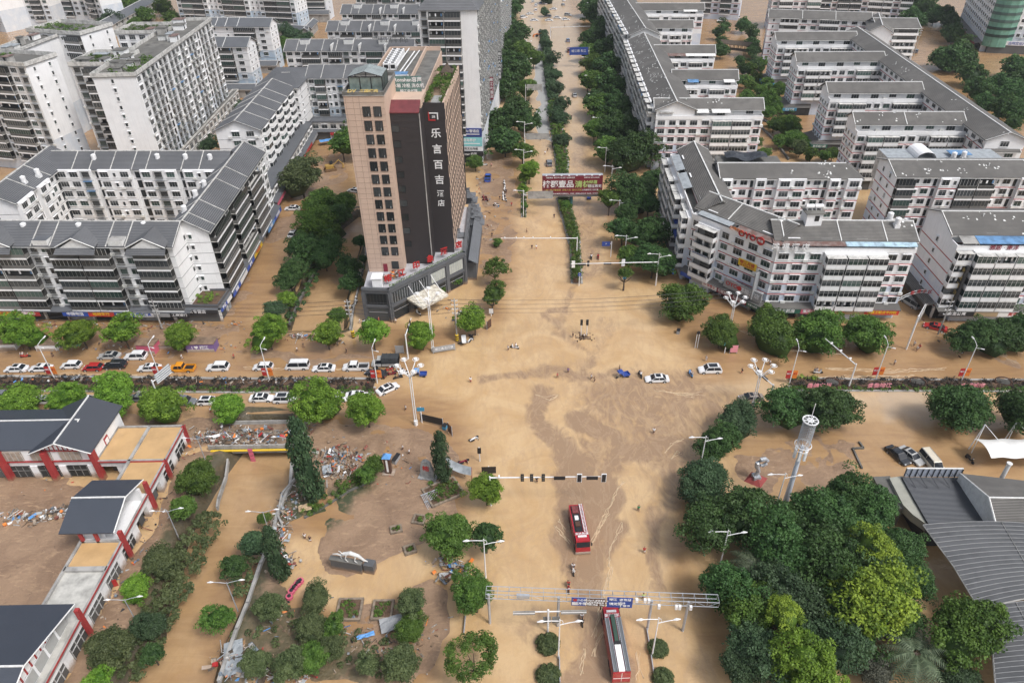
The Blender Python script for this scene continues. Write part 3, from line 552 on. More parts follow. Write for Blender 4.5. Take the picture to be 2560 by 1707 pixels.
for j in range(8):
    for i in range(2):
        g = MB(); x, y, z = 1.6+i*1.7, 21+j*2.0, 46.4; g.box(x,y,z,x+1.5,y+1.2,z+1.7,0); g.box(x+.2,y-.02,z+.4,x+1.3,y,z+1.3,1)
        g.tube([(x+.75,y+.6,z+1.7),(x+.75,y+.6,z+1.8)], .45, 10, 1); d3.b.part(g, 'cooling_unit', [M['white'], M['black']], d3.M)
g = MB()
for p, q in (((5.5,2,46.8),(7.2,38,46.8)),((6.5,3,46.8),(8.4,39,46.8)),((4,14,47),(9,14,47)),((5.2,20,47.6),(5.8,38,47.6))): g.tube([p,q], .16, 6, 0)
d3.b.part(g, 'roof_pipes', [M['whitem']], d3.M); g = MB(); g.box(6,10,48.2,9.3,12.6,48.3,0); g.box(6.1,10.1,46.3,6.2,10.2,48.2,0); g.box(9.1,10.1,46.3,9.2,10.2,48.2,0); d3.b.part(g, 'sun_shelter', [M['bluesheet']], d3.M)
g = MB(); g.box(8.2,-.15,46.6,14.1,.05,50.6,0); g.box(8.3,.05,44,8.5,.2,50,1); g.box(13.7,.05,44,13.9,.2,50,1); sg = d3.b.part(g, 'roof_sign', [mat('faded_teal', (.12,.22,.20), .6, .3, 1.), M['steel']], d3.M)
text('Ronshen容声', 1.15, PM('w'), sg, T(11.15,-.2,49.8) @ UP, bold=.04); text('冰箱 冷柜 洗衣机', .95, PM('w'), sg, T(11.15,-.2,48.5) @ UP, bold=.03); text('榕江总代理', .8, PM('w'), sg, T(11.15,-.2,47.3) @ UP, bold=.02)
d3.done()
pp = [(-34.6,142.3),(-28.5,141.7),(-11.7,158.8),(-11.3,187),(-35.4,187)]
g = MB(); g.prism(pp, 0, 8.4, 0, 1)
n = len(pp)
for i in range(3):
    a, c = Vector((*pp[i],0)), Vector((*pp[i+1],0)); L = (c-a).length; m4 = Matrix.Translation(a) @ RZ(math.atan2((c-a).y, (c-a).x))
    s0 = len(g.v); g.box(-.25,-.3,8.0,L+.25,.35,9.3,0); g.box(-.1,-.45,8.7,L+.1,-.3,9.05,0); g.box(0,-.2,3.9,L,0,4.5,0)
    k = max(1, round(L/6));
    for j in range(k+1): g.box(L*j/k-.45,-.3,0,L*j/k+.45,0,8,0)
    g.xf(m4, s0)
    for j in range(k):
        w = L/k-1.6; o = MB(); o.box(-w/2,-.08,4.9,w/2,-.02,7.6,0 if i != 1 or j in (0,1) else 1)
        for t in range(7): o.box(-w/2+w*t/6-.04,-.14,4.9,-w/2+w*t/6+.04,-.05,7.6,2)
        b.part(o, 'window', [M['glass'], mat('blind', (.42,.44,.40), .6, .1, 1), M['steel'] if i else M['black']], m4 @ T(L*(j+.5)/k,0))
        o = MB(); o.box(-w/2,-.08,.3,w/2,-.02,3.6,0); o.box(-w/2,-.12,2.6,w/2,-.06,2.7,1); b.part(o, 'shopfront', [M['glass'], M['steel']], m4 @ T(L*(j+.5)/k,0))
b.part(g, 'podium', [M['greyb'], mat('terrace_tiles', (.42,.42,.44), .6, .1, .8)])
a, c = Vector((*pp[1],0)), Vector((*pp[2],0)); dg = Matrix.Translation(a) @ RZ(math.atan2((c-a).y, (c-a).x))
g = MB(); g.hexa([(5,-5.6,3.5),(13.2,-5.6,3.5),(13.4,-.4,4.2),(4.6,-.4,4.2),(5,-5.6,4.0),(13.2,-5.6,4.0),(13.4,-.4,4.7),(4.6,-.4,4.7)]); b.part(g, 'entrance_canopy', [mat('peeling_canopy', (.66,.63,.54), .8, .5, 1.4, col2=(.22,.15,.09))], dg)
g = MB()
for x in (5.6, 9, 12.6): g.tube([(x,-4.2,4.1),(x,-.2,7.6)], .07, 5)
b.part(g, 'canopy_rod', [M['whitem']], dg)
for (px, py), ch in zip([(1210,1010),(1335,960),(1470,890),(1600,830),(1725,760),(1860,700)], '榕江印象酒店'):
    w_ = Q('6', px, py, 9.9); o = text(ch, 2.0, PM('r'), b.root, b.mw(T(w_[0], w_[1]+.5, 10.2) @ RZ(.55) @ UP), 'sign_character', bold=.05, ext=.12)
g = MB(); g.box(2.0,1.0,8.4,4.2,3.4,10.9,0); g.box(1.8,.8,10.9,4.4,3.6,11.1,0); b.part(g, 'white_booth', [M['white']], Matrix.Translation((-34.6,142.3,0)) @ T(.2,0))
b.finish(); HOTEL = b
b = Bld('old_style_gallery', 'row of small grey tiled curved eave roofs along the hotel wall by the road', (-10, 175, 0), 'building')
def pavroof(cx, cy, z, w, d, h, part='roof'):
    g = MB(); k = .25
    pts = [(-w,-d,.25),(0,-d,0),(w,-d,.25),(w,0,0),(w,d,.25),(0,d,0),(-w,d,.25),(-w,0,0)]; top = [(-w*k,0,h),(w*k,0,h)]
    for i in range(8):
        p, q_ = pts[i], pts[(i+1) % 8]; mid = lambda p, t: (p[0]*(1-t*.62), p[1]*(1-t*.7), p[2]*(1-t)+h*.38*t)
        a, c, e, f = p, q_, mid(q_, 1), mid(p, 1); g.quad(a, c, e, f); tp = lambda p: (max(-w*k, min(w*k, p[0])), 0, h); g.quad(f, e, tp(e), tp(f))
    g.tube([(-w*k-.3,0,h+.1),(w*k+.3,0,h+.1)], .14, 6)
    return b.part(g, part, [M['smallroof']], T(cx, cy, z))
W_ = []
for k_, px, py, z, w, d, h in [('v',1165,700,9,2.4,1.8,2.2),('v',1165,800,6.6,3.0,2.4,1.6),('v',980,1480,8.6,1.9,1.5,1.8),('v',1355,1230,5.6,2.1,2.0,1.8),('v',1330,1090,6.2,1.7,1.8,1.4),('v',1310,990,6.2,1.7,1.8,1.4),('v',1290,920,6.4,1.6,1.8,1.4)]:
    w_ = Q(k_, px, py, z); pavroof(w_[0], w_[1], z, w, d, h)
g = MB(); g.box(-2.2,-3,0,.6,24,5.2,0); g.hexa([(-1.2,-4.2,6.6),(1.1,-4.2,5.4),(1.1,24,5.4),(-1.2,24,6.6),(-1.2,-4.2,6.8),(1.1,-4.2,5.6),(1.1,24,5.6),(-1.2,24,6.8)],1); b.part(g, 'gallery', [M['greyb'], M['smallroof']], T(-9.4, 163.5) @ RZ(-.03))
b.finish()
# --- right side: hotel corner block with the bent roof
def terraced(b, A, B_, depth, zt, back, z1, pat, rise=2.1, top="w3 l3 .2 w3 l4 .2", nf=5, zs=3.4, L=None, R=None, hipl=0, hipr=0, div=(), debris=0, par='white', wall='whiteblue', shopsign=None, tilem='tileroof', lean=(), ext=0, f0=0, par_h=1.1, trim=(1,1)):
    q = Bar(b, A, B_, depth, 0, zt, wall, 'red', nf=nf, zs=zs); q.face('F', pat, f0=f0)
    if L: q.face('L', L)
    if R: q.face('R', R)
    g = MB(); g.box(-.1,-.15,zt-.05,q.L+.1,.1,zt+par_h,0); g.box(-.1,.1,zt-.05,.12,back,zt+par_h,0); g.box(q.L-.12,.1,zt-.05,q.L+.1,back,zt+par_h,0); g.box(0,0,zt,q.L,back,zt+.06,1); q.b.part(g, 'terrace_parapet', [M[par], M['darkc']], q.M)
    u = Bar(b, (0,0), (1,0), 1, 0, 1, wall, 'red'); u.M = q.M @ T(0, back); u.L = q.L; u.D = depth-back; u.z0 = zt; u.z1 = z1; u.zs = zt+.05; u.nf = 1; u.fh = z1-zt; u.wm = MB(); u.wm.box(0,0,zt,u.L,u.D,z1,0); u.bm = MB()
    u.face('F', top, acs=.1); u.gable(rise, m=tilem, hipl=hipl, hipr=hipr, div=div, debris=debris, trim=trim).done()
    for x0, x1, m_ in lean:
        g = MB(); g.hexa([(x0,-.5,z1-.75),(x1,-.5,z1-.75),(x1,back+.2,z1-.1),(x0,back+.2,z1-.1),(x0,-.5,z1-.65),(x1,-.5,z1-.65),(x1,back+.2,z1),(x0,back+.2,z1)])
        q.b.part(g, 'lean_to_roof', [M[m_]], q.M)
        for x in (x0+.3, x1-.3): q.box('post', x, .1, zt, x+.1, .2, z1-.7, 'trimw')
    if shopsign: q.shops('F', shopsign, 3.2, 1.8, 'tileroof')
    return q.done()
b = Bld('corner_hotel_building', 'white corner building with bent tiled roof and red hotel lettering east of the main road', (60, 150, 0), 'hotel')
zt, z1 = 17.4, 19.8
o3 = terraced(b, (59.9,141.4), (90.2,139.6), 11, zt, 1.6, z1, "w3.4 w3.4 w3.4 e4.4* e4.4* e4.4* w3 w3", top="w3 w3 .2 w3 l3 .3", div=(1.5,14,24), debris=3, trim=(0,1), lean=((-1,9.5,'rustsheet'),(9.3,15,'rustsheet'),(14.8,30.3,'paleblue')), shopsign=[(7,'G','老百大药房','w'),(4,'pk','重庆小面','w'),(5,'o','烧烤','w'),(4,'n','',''),(7,'R','鑫霸王酸皮牛肉粉','y')], R="w3 .2 w3 .3")
o2 = terraced(b, (44.9,159.2), (59.8,141.5), 11, zt, 1.8, z1, "w2 b5* w2.4 .5 w3 w3.2 w3.2", div=(9,), top=".3 w3 .3 w3 l3", trim=(0,0), lean=((1.5,11,'greysheet'),(12.5,23.2,'rustsheet')), shopsign=[(4,'b','',''),(4,'gr','',''),(5,'w','W 华莱士','r'),(5,'dr','便民超市','w'),(5,'dr','佰顺酒店','w'),(4,'G','老百大药房','w')])
o1 = terraced(b, (46.9,198.5), (44.9,159.3), 10, zt, 2.5, z1, "b4.5* w2 e4.5* b4.5* w2 e4.5* b4.5* w2 e4.5 b4*", trim=(1,0), div=(), top="w3 w3 .2 w3", lean=((3,14,'greysheet'),(16,26,'greysheet')))
# lettering on the corner building
zz = zt+.55
text('OYO', 2.1, PM('r'), b.root, b.mw(o2.M @ T(15.6,-.5,zz+.55) @ UP), 'sign_letters', bold=.05, ext=.1)
text('品牌酒店', .95, PM('o'), b.root, b.mw(o2.M @ T(12.6,-.5,zz+1.0) @ UP), 'sign_letters', bold=.03)
g = MB(); g.tube([(0,-.1,0),(0,.1,0)], 1.0, 20, 0); sg = b.part(g, 'round_emblem', [PM('r')], o2.M @ T(19.2,-.5,zz+.6)); text('鸿福', .7, PM('w'), sg, T(0,-.14,0) @ UP, bold=.02)
text('鸿 福 酒 店', 1.7, PM('w'), b.root, b.mw(o3.M @ T(2.6,-.6,zz+.8) @ UP), 'sign_letters', bold=.04, ext=.08)
g = MB(); g.box(12.4,-1.5,4.1,22.9,-1.2,6.5,0); sg = b.part(g, 'sign_board', [PM('gr')], o2.M); text('OYO', 1.5, PM('r'), sg, T(14.7,-1.56,5.4) @ UP, bold=.06); text('鸿福酒店', 1.4, PM('w'), sg, T(19.6,-1.56,5.2) @ UP, bold=.04)
g = MB(); g.tube([(0,-.06,0),(0,.06,0)], .6, 16, 0); g.build('round_emblem', [PM('r')], sg, T(16.9,-1.56,5.4))
g = MB(); g.box(14.6,-.4,10.6,19.4,-.15,12.3,0); sg = b.part(g, 'banner', [PM('y')], o2.M); text('榕江月嫂', 1.0, PM('r'), sg, T(17,-.44,11.7) @ UP, bold=.03); text('188 月子服务中心', .5, PM('r'), sg, T(17,-.44,10.95) @ UP, bold=.02)
g = MB(); g.box(2.2,-1.9,9.0,7.0,-1.7,9.9,0); sg = b.part(g, 'balcony_banner', [PM('w')], o2.M); text('婚纱摄影会所', .75, PM('b'), sg, T(4.6,-1.93,9.45) @ UP, bold=.03)
g = MB(); g.box(20.4,-2.1,4.2,20.7,-.2,11.2,0); sg = b.part(g, 'vertical_sign', [PM('gr')], o2.M); 
g = MB(); x = 24.2; g.hexa([(22.6,-1.3,4),(24.6,-1.3,4),(24.6,-1.0,4),(22.6,-1.0,4),(24.2,-1.3,15.5),(24.9,-1.3,15.5),(24.9,-1.0,15.5),(24.2,-1.0,15.5)]) if False else g.box(21.9,-1.4,4.2,22.5,-1.15,15.2,0); b.part(g, 'drain_pipe_bundle', [M['cagem']], o3.M)
for x, y in ((86.5,147.3),(87,144.6)): tank(b, x, y, 21.8, b.mw(Matrix.Identity(4)))
g = MB(); g.box(66.8,145.6,20,70.4,149,24.4,0); g.box(66.4,145.2,24.4,70.8,149.4,24.6,1); g.box(68.6,145.55,22.6,69.6,145.6,23.9,2); b.part(g, 'stair_house', [M['white'], M['darkc'], M['void']])
tank(b, 67.6, 147.3, 24.6, b.mw(Matrix.Identity(4)), True); tank(b, 69.6, 147.3, 24.6, b.mw(Matrix.Identity(4)), True)
g = MB(); s0 = 0; g.box(-1,-.0,3.2,40,3.2,3.4,0); b.part(g, 'shop_roof', [M['tileroof']], o1.M @ T(0,-3.3)); g = MB(); g.box(38,-3.5,2.2,41,-3.2,3.6); b.part(g, 'shop_sign', [PM('b')], o1.M)
g = MB()
for i in range(4):
    for j, (px, w) in enumerate(((22,2.0),(26.5,1.6))):
        pass
for f, x in ((1,27.5),(2,24.5),(1,31.5)): o1.box('awning', x, -2.0, 3.4+f*2.8+1.1, x+3.6, -.9, 3.4+f*2.8+2.1, 'blue')
b.finish()
b = Bld('apartment_building', 'white block with red floor lines and tiled roof directly behind the bent roof corner building', (75, 180, 0))
q = Bar(b, (55.8,176.2), (91.6,174.4), 9, 0, Z, 'whiteblue', 'red', nf=6, zs=3.2).face('F', "w3* s2 w3 v1.6 w3* w3 .4 w4* w4* s2 w3 v1.6 w3* s2 w4*").gable(2.0, m='tileroof', div=(), debris=7, hipr=3).done()
q.box('roof_terrace', 1, 9.2, 14, 18, 15, 20.6, 'parapet', 'darkc')
g = MB(); n0 = 0
for i in range(8):
    for j in range(5):
        f_ = lambda i, j: (3+i*1.4, 9.5+j*1.1, 21.8+.5*math.sin(i*1.1)+.3*math.cos(j*1.7+i)); g.quad(f_(i,j), f_(i+1,j), f_(i+1,j+1), f_(i,j+1))
q.b.part(g, 'dark_tarpaulin', [mat('dark_tarp', (.035,.04,.05), .5, .2, .5)], q.M)
b.finish()
b = Bld('apartment_building', 'white red lined block with dark balcony stack and chipped roof at the right edge', (120, 180, 0))
q = Bar(b, (101.3,175.1), (152,172.4), 12, 0, Z, 'whiteblue', 'red', nf=6, zs=3.2).face('F', "k5 s2 w3 v1.6 w3* s2* k5 k5 s2 w3 v1.6 w3* s2* k5 k5 w3 w3").face('L', ".3 d3.5 .3").gable(1.9, m='tileroof', debris=22)
q.box('roof_terrace', 3, 12.1, 12, 34, 21, 20.0, 'parapet', 'greysheet')
g = MB(); N = 10
for i in range(N):
    a0, a1 = PI*i/N, PI*(i+1)/N; g.hexa([(13+2.6*math.cos(a), yy, 20+2.4*math.sin(a)*.8+dz) for dz in (0,.08) for a, yy in ((a0,13),(a1,13),(a1,20),(a0,20))])
q.b.part(g, 'barrel_roof', [M['white']], q.M); q.box('blue_roof', 20, 14, 20.8, 25.5, 17.5, 20.95, 'bluesheet'); q.done()
for x, y in ((122,187),(125,187.5)): tank(b, x, y, 20.2, b.mw(Matrix.Identity(4)))
b.finish()
# block with the long west face and four wings beside the main road
b = Bld('apartment_building', 'long white block with chipped ridge roof and balconied west face right of the main road', (60, 290, 0))
q1 = Bar(b, (53.4,328), (48.6,232.6), 12.5, 0, Z, 'whiteblue', None, nf=6, zs=3.2).face('F', "e4.5* s1.3 b4.5* c2 "*7+"e4* w2").gable(2.6, m='tileroof', debris=60)
for i, (x0, x1, m_) in enumerate([(2,12,'trimw'),(28,36,'rustsheet'),(38,46,'rustsheet'),(50,58,'greysheet'),(62,66,'bluesheet'),(68,76,'bluesheet'),(80,84,'trimw'),(88,95,'concrete')]): q1.box('lean_to_roof', x0, -2.6, Z-1.1-(i%2)*.5, x1, .2, Z-.9-(i%2)*.5, m_)
q1.done()
q0 = Bar(b, (55.8,450), (54.2,330), 12.5, 0, Z+1.5, 'whiteblue', None, nf=6, zs=4).face('F', "e4.5* s1.3 b4.5* c2 "*8).gable(2.6, m='tileroof', debris=30, div=()).done()
for x, x1, m_ in ((70,76,'bluesheet'),(95,110,'bluesheet'),(30,40,'bluesheet')): q0.box('lean_to_roof', x, -2.6, Z+.2, x1, .2, Z+.4, m_)
terraced(b, (48.6,232.4), (83.2,230.6), 8.4, zt, 2.4, Z-.2, "w3 w2.6 w2.6 w3 w3 e5 e5 .4 w2.4", top="w3 w3 .3 .4 l3 .5 w3", nf=5, R="w3 w3", lean=((1,5.5,'concrete'),(13,17,'trimw'),(18,24,'trimw')), debris=5, tilem='tileroof')
for A_, B_, D_, ln in [((61,266.6),(84,265),8.2,((5,9,'bluesheet'),(18,22,'trimw'))),((61,304),(84.6,302.2),8.2,((3,12,'rustsheet'),(12,24,'trimw'))),((62,351.6),(86,349.8),8.2,()),((64,392),(100,388.6),8.2,((26,33,'trimw'),))]:
    terraced(b, A_, B_, D_, zt, 2.2, Z-.2, "w3 e5 .3 w3 e5 w2 w2", top=".3 l3 w3 w3 l3 .3", f0=3, lean=ln)
b.finish()
b = Bld('shop_building', 'low shop with a red sign at the foot of the long white block', (52, 226, 0), 'building')
Bar(b, (50.5,225.5), (58.5,225), 5, 0, 3.9, 'concrete', None, nf=1, zs=.2).flat(.3, 'tileroof', 'tileroof').shops('F', [(5,'r','口立超市','w')], 3.6, .6).done(); b.finish()
# comb shaped block
b = Bld('apartment_building', 'large comb shaped white block with four long tiled wings on the right', (125, 260, 0))
for i, (A_, B_, ln, db) in enumerate([((107.1,213.8),(139.5,212.1),((13,18,'greysheet'),),8),((110.7,246),(142,244.2),((0,5,'rustsheet'),(5,8,'rustsheet'),(8,11,'n' if 0 else 'concrete'),(16,22,'darkc'),(28,31.4,'rustsheet')),0),((113.6,287),(147,285.4),((9,15,'concrete'),(15,22,'rustsheet'),(22,29,'greysheet')),0),((116.4,321.6),(150,319.8),((5,9,'smallroof'),),0)]):
    q = terraced(b, A_, B_, 9.8, zt+.3, 2.3, Z, "w2.6 e4.2 e4 w2.2 w2.6 w3 e4.6 e4 .4", L="d3.5 .1 d3.5", top="w3 l3 .3 l3 w3 l3 .3", div=(15,) if i == 0 else (), debris=db, f0=1 if i else 0)
    g = MB(); g.hexa([(-3,-1,3.0),(8,-1,3.0),(8,11,3.0),(-3,11,3.0),(-.1,-.1,4.4),(8,-.1,4.4),(8,10,4.4),(-.1,10,4.4)]); q.b.part(g, 'shop_roof', [M['tileroof']], q.M)
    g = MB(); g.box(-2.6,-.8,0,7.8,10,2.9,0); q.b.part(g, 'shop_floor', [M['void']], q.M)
    g = MB(); g.box(-3.05,-1.2,1.9,2.5,-1.05,3.1,0); g.box(-3.2,-1.1,1.9,-3.05,9,3.1,0); sg = q.b.part(g, 'shop_sign', [PM('tb' if i != 1 else 'G')], q.M)
    if i in (1,2): text('民乐幼儿园' if i == 1 else '巴士快修', .9, PM('w'), sg, T(-.3,-1.24,2.5) @ UP, bold=.02)
sp = Bar(b, (149,334), (138.4,200), 11, 0, Z+.1, 'whiteblue', 'red', nf=6, zs=3.3).face('F', "w3 w3 .3 "*14, f0=3, acs=.2).face('R', ".3 w3 .4").gable(2.1, m='tileroof', debris=12).done()
for i in range(9): sp.box('sheet_roof', 22+i*11, 10.2, Z-.9-.2*(i%2), 31+i*11, 13.2, Z-.75-.2*(i%2), ['greysheet','concrete','paleblue'][i%3])
Bar(b, (139,199.5), (148,199), 7, 0, Z-3, 'whiteblue', 'red', nf=5, zs=3.3).face('F', ".2 w3 w3").gable(2., m='tileroof').done()
b.finish()
b = Bld('apartment_building', 'white building right of the alley with blank end wall and blue sheet roof', (110, 145, 0))
q = terraced(b, (98.9,139.3), (132,137.6), 15.6, 18.2, 3.0, 20.6, "b4 e4.6* e4.6* e4.6* w3 w3 w3 w3 w3 w3", L=".3 .3 s2.4 .4 .4", top="w3 w3", rise=2.3, debris=10, lean=((.8,4.2,'concrete'),(4.3,22,'bluesheet')))
g = MB(); g.box(4.5,-1.9,6.5,16.5,-1.25,8.0,0); sg = b.part(g, 'sign_board', [M['black']], q.M); text('●贵州数智科技有限公司', .85, PM('gold'), sg, T(10.5,-1.95,7.2) @ UP, bold=.03)
g = MB(); g.box(4.5,-1.9,3.6,16.5,-1.25,5.0,0); sg = b.part(g, 'sign_board', [M['black']], q.M); text('健身房  榕江古州', .95, PM('gold'), sg, T(10.5,-1.95,4.3) @ UP, bold=.03)
text('雅居 · 南洋', 1.3, PM('dr'), b.root, b.mw(q.M @ T(10,-.3,18.8) @ UP), 'sign_letters', bold=.03)
g = MB(); g.box(2.6,-2.2,4.5,3.2,-.3,15,0); sg = b.part(g, 'vertical_sign', [PM('k')], q.M)
for i, ch in enumerate('金贵族会所'): text(ch, 1.3, PM('gold'), sg, T(2.55,-1.25,13.7-i*1.9) @ RZ(-PI/2) @ UP, bold=.04)
q.shops('F', [(6,'k','金龙公寓','w'),(4,'n','',''),(5,'w','美甲','r'),(5,'n','',''),(5,'w','手机卖场','b')], 3.4, 2.5, 'tileroof', ('void','n' if 0 else 'void','greysheet')); q.shops('L', [(5,'k','',''),(5,'k','',''),(5,'k','','')], 3.4, 2.0, 'tileroof')
b.finish()
for k, (A_, B_, D_, H_, lab, pat) in enumerate([((127,369),(171,357.5),9,20.5,'white row with a grey roof behind the comb shaped block',"s3 .3 b6 w3 w3 e6 w3 w3 w3"),((186,357),(187.5,356),9,20,'x',"")][:1]):
    b = Bld('apartment_building', lab, (A_[0],A_[1],0)); Bar(b, A_, B_, D_, 0, H_, 'whiteblue', 'red', nf=6, zs=3.2).face('F', pat).face('L', "s3 .3 s3").gable(2.4, m='tileroof', div=(15,30)).done()
    Bar(b, (168,343), (186,341), 14, 0, 20.5, 'whiteblue', 'red', nf=6, zs=3.2).face('F', ".3 l3 b5").face('R', ".3 w3").gable(2.4, m='tileroof').done(); Bar(b, (171,362), (162,337), 9, 0, 20.5, 'whiteblue', 'red', nf=6, zs=3.2).face('F', "w3 w3 w3").gable(2.4, m='tileroof').done(); b.finish()
for A_, B_, D_, H_, lab, pat in [((150,436),(176,432),12,24,'white block with red lines left of the dark balcony building at the top right',"w3 e6 w3 w3 e6"),((181,446),(203,441),12,30,'dark balconied grey building at the top edge behind the comb shaped block',"k6 .2 w3 k6 .2 k6"),((206,448),(231,438),12,26,'white block with round balconies in front of the trees at the top right',"w3 e6 b4 w3 e5"),((226,520),(262,505),14,24,'white building behind the far trees near the top right corner',"w3 w3 w3 s2 w3"),((118,470),(140,462),14,28,'pale block with grey balconies at the top edge above the wooden footbridge',"k4 w3 k4 w3")]:
    b = Bld('apartment_building', lab, (A_[0],A_[1],0)); Bar(b, A_, B_, D_, 0, H_, 'whiteblue', 'red', nf=7, zs=3.2, fh=3).face('F', pat, acs=.1).face('L', "d3 d3", acs=.1).gable(2.4, m='tileroof').done(); b.finish()
b = Bld('office_building', 'white building with a curved green glass corner at the top right', (250, 390, 0))
q = Bar(b, (262,440), (242,381), 14, 0, 34, 'highwall', None, nf=8, zs=6.5, fh=3.4).face('F', "w3 "*14, acs=.9).flat().shops('F', [(5,'dr','',''),(5,'dr','',''),(5,'dr','','')], 3.6, 3, 'tileroof').done()
q = Bar(b, (254,377.5), (300,364), 14, 0, 34, 'highwall', None, nf=8, zs=6.5, fh=3.4).face('F', "w3.4 "*12, acs=.9).flat().done()
arc = [(242,381),(242.4,378.8),(244,376.6),(246.4,375.4),(250,374.8),(254.2,376.8),(256,384),(246,388)]
g = MB(); g.prism(arc, 3, 34, 0); b.part(g, 'green_glass_corner', [mat('green_curtain_glass', (.16,.34,.26), .25, .15, .6)])
for f in range(9):
    g = MB(); z = 7.6+f*3.4; g.prism([(x+(x-250)*.03, y-.18) for x, y in arc], z, z+1.3, 0); b.part(g, 'window_band', [M['glassg']])
g = MB(); g.box(0,-2.2,4.0,40,-1.8,6.0,0); sg = b.part(g, 'shop_sign', [PM('w')], q.M @ T(-10,-1)); text('古州文化广场 美容养生会所 健身', 1.6, PM('b'), sg, T(20,-2.3,5) @ UP, bold=.02)
g = MB(); g.box(-10,-3,0,36,.3,4,0); b.part(g, 'shop_floor', [M['void']], q.M); b.finish()
# ------------------------------------------------------------------ ground, flood water, canals
def PW(pts, k='W', z=0): return np.array([Q(k, x, y, z)[:2] for x, y in pts])
def axis(a, b, step, lo, hi):
    c = list(np.arange(a, b+.01, step)); s = step; x = c[-1]
    while x < hi: s *= 1.12; x += s; c.append(x)
    s = step; x = c[0]; pre = []
    while x > lo: s *= 1.12; x -= s; pre.append(x)
    return np.array(pre[::-1]+c)
GX = axis(-150, 150, .62, -900, 900); GY = axis(42, 250, .62, -150, 1100)
XX, YY = np.meshgrid(GX, GY); PX = np.stack([XX.ravel(), YY.ravel()], 1)
def vnoise(P_, sc, seed):
    r = np.random.default_rng(seed); t = r.random((256, 256)); p = P_/sc; i = np.floor(p).astype(int); f = p-i; f = f*f*(3-2*f); a = i & 255; c = (i+1) & 255
    return (t[a[:,0],a[:,1]]*(1-f[:,0])+t[c[:,0],a[:,1]]*f[:,0])*(1-f[:,1])+(t[a[:,0],c[:,1]]*(1-f[:,0])+t[c[:,0],c[:,1]]*f[:,0])*f[:,1]
def fbm(P_, sc, seed, o=4): return sum(vnoise(P_, sc/2**k, seed+k)*.5**(k+1) for k in range(o))/(1-.5**o)
warp = np.stack([fbm(PX, 9, 50), fbm(PX, 9, 70)], 1)-.5
WP = PX+warp*7
def sdist(P_, poly):                                       # signed distance, negative inside
    n = len(poly); d = np.full(len(P_), 1e9); ins = np.zeros(len(P_), bool)
    for i in range(n):
        a, b_ = poly[i], poly[(i+1) % n]; e = b_-a; w = P_-a; t = np.clip((w@e)/(e@e+1e-9), 0, 1); d = np.minimum(d, np.hypot(*(w-t[:,None]*e).T))
        c = ((a[1] <= P_[:,1]) & (b_[1] > P_[:,1])) | ((b_[1] <= P_[:,1]) & (a[1] > P_[:,1]))
        with np.errstate(divide='ignore', invalid='ignore'): xi = a[0]+(P_[:,1]-a[1])*(b_[0]-a[0])/(b_[1]-a[1])
        ins ^= c & (P_[:,0] < xi)
    return np.where(ins, -d, d)
def ldist(P_, line):
    d = np.full(len(P_), 1e9)
    for a, b_ in zip(line[:-1], line[1:]):
        e = b_-a; w = P_-a; t = np.clip((w@e)/(e@e+1e-9), 0, 1); d = np.minimum(d, np.hypot(*(w-t[:,None]*e).T))
    return d
def sstep(d, a, b_): t = np.clip((d-a)/(b_-a), 0, 1); return t*t*(3-2*t)
WZ = -2.4
canals = [PW([(565,1040),(575,980),(665,980),(668,1040),(655,1120),(628,1190),(590,1290),(560,1370),(530,1440),(500,1500),(480,1590),(280,1600),(330,1530),(388,1470),(396,1400),(425,1330),(440,1240),(480,1170),(520,1100)], 'W', WZ),
          PW([(672,768),(690,700),(735,620),(775,540),(826,500),(835,530),(815,600),(790,700),(785,768)], 'W', WZ),
          PW([(60,860),(240,860),(420,1200),(300,1200)], 'R', 0), PW([(1860,640),(2060,640),(2110,400),(1950,300)], '3', 0), PW([(70,1140),(220,1140),(60,860),(0,780)], 'R', 0)]
brick = PW([(545,1040),(690,1040),(690,1020),(545,1020)], 'W')
cd = np.minimum(sdist(PX, canals[0]), np.minimum(sdist(PX, canals[1]), np.full(len(PX), 99.)))
lot = PW([(-40,1085),(150,1095),(270,1120),(180,1250),(130,1400),(60,1600),(-60,1600)])
mudw = [  # ground above the water: polygon, height
 (PW([(420,1035),(548,1035),(505,1180),(455,1250),(415,1340),(385,1420),(330,1500),(270,1600),(60,1640),(160,1500),(330,1230)]), .42), (PW([(675,1050),(720,1050),(690,1200),(640,1300),(600,1420),(560,1600),(500,1600),(570,1400)]), .3),
 (PW([(640,990),(760,965),(900,975),(1010,985),(1085,1060),(1050,1120),(1085,1200),(1010,1260),(1060,1400),(1000,1600),(480,1600),(560,1400),(655,1130)]), .05),
 (PW([(-60,728),(560,735),(600,790),(560,832),(-60,812)]), .0), (PW([(560,800),(900,815),(880,832),(560,838)]), .05),
 (PW([(-60,945),(420,950),(700,965),(660,1025),(300,1030),(-60,960)]), .09), (lot, .4),
 (PW([(1680,960),(1900,985),(2000,1010),(2030,1090),(1900,1140),(1780,1160),(1690,1100),(1640,1010)]), -.02),
 (PW([(1095,360),(1180,360),(1195,560),(1150,690),(1100,700),(1080,560)]), .03), (PW([(2150,900),(2352,1000),(2352,1060),(2250,1040)]), -.08),
 (PW([(2075,700),(2200,800),(2352,860),(2352,720)]), -.05), (PW([(690,350),(800,350),(800,470),(640,560),(560,735),(500,735),(620,470)]), -.03),
 (PW([(310,730),(540,730),(640,480),(600,480)]), .0)]
gz = np.full(len(PX), -.34)
for poly, h in mudw:
    k = 1-sstep(sdist(WP, poly), -2.2, 2.2); gz = np.maximum(gz, -.34*(1-k)+h*k)
n1 = fbm(PX, 11, 1); n2 = fbm(PX, 2.4, 9)
gz += (n1-.5)*.30+(n2-.5)*.16
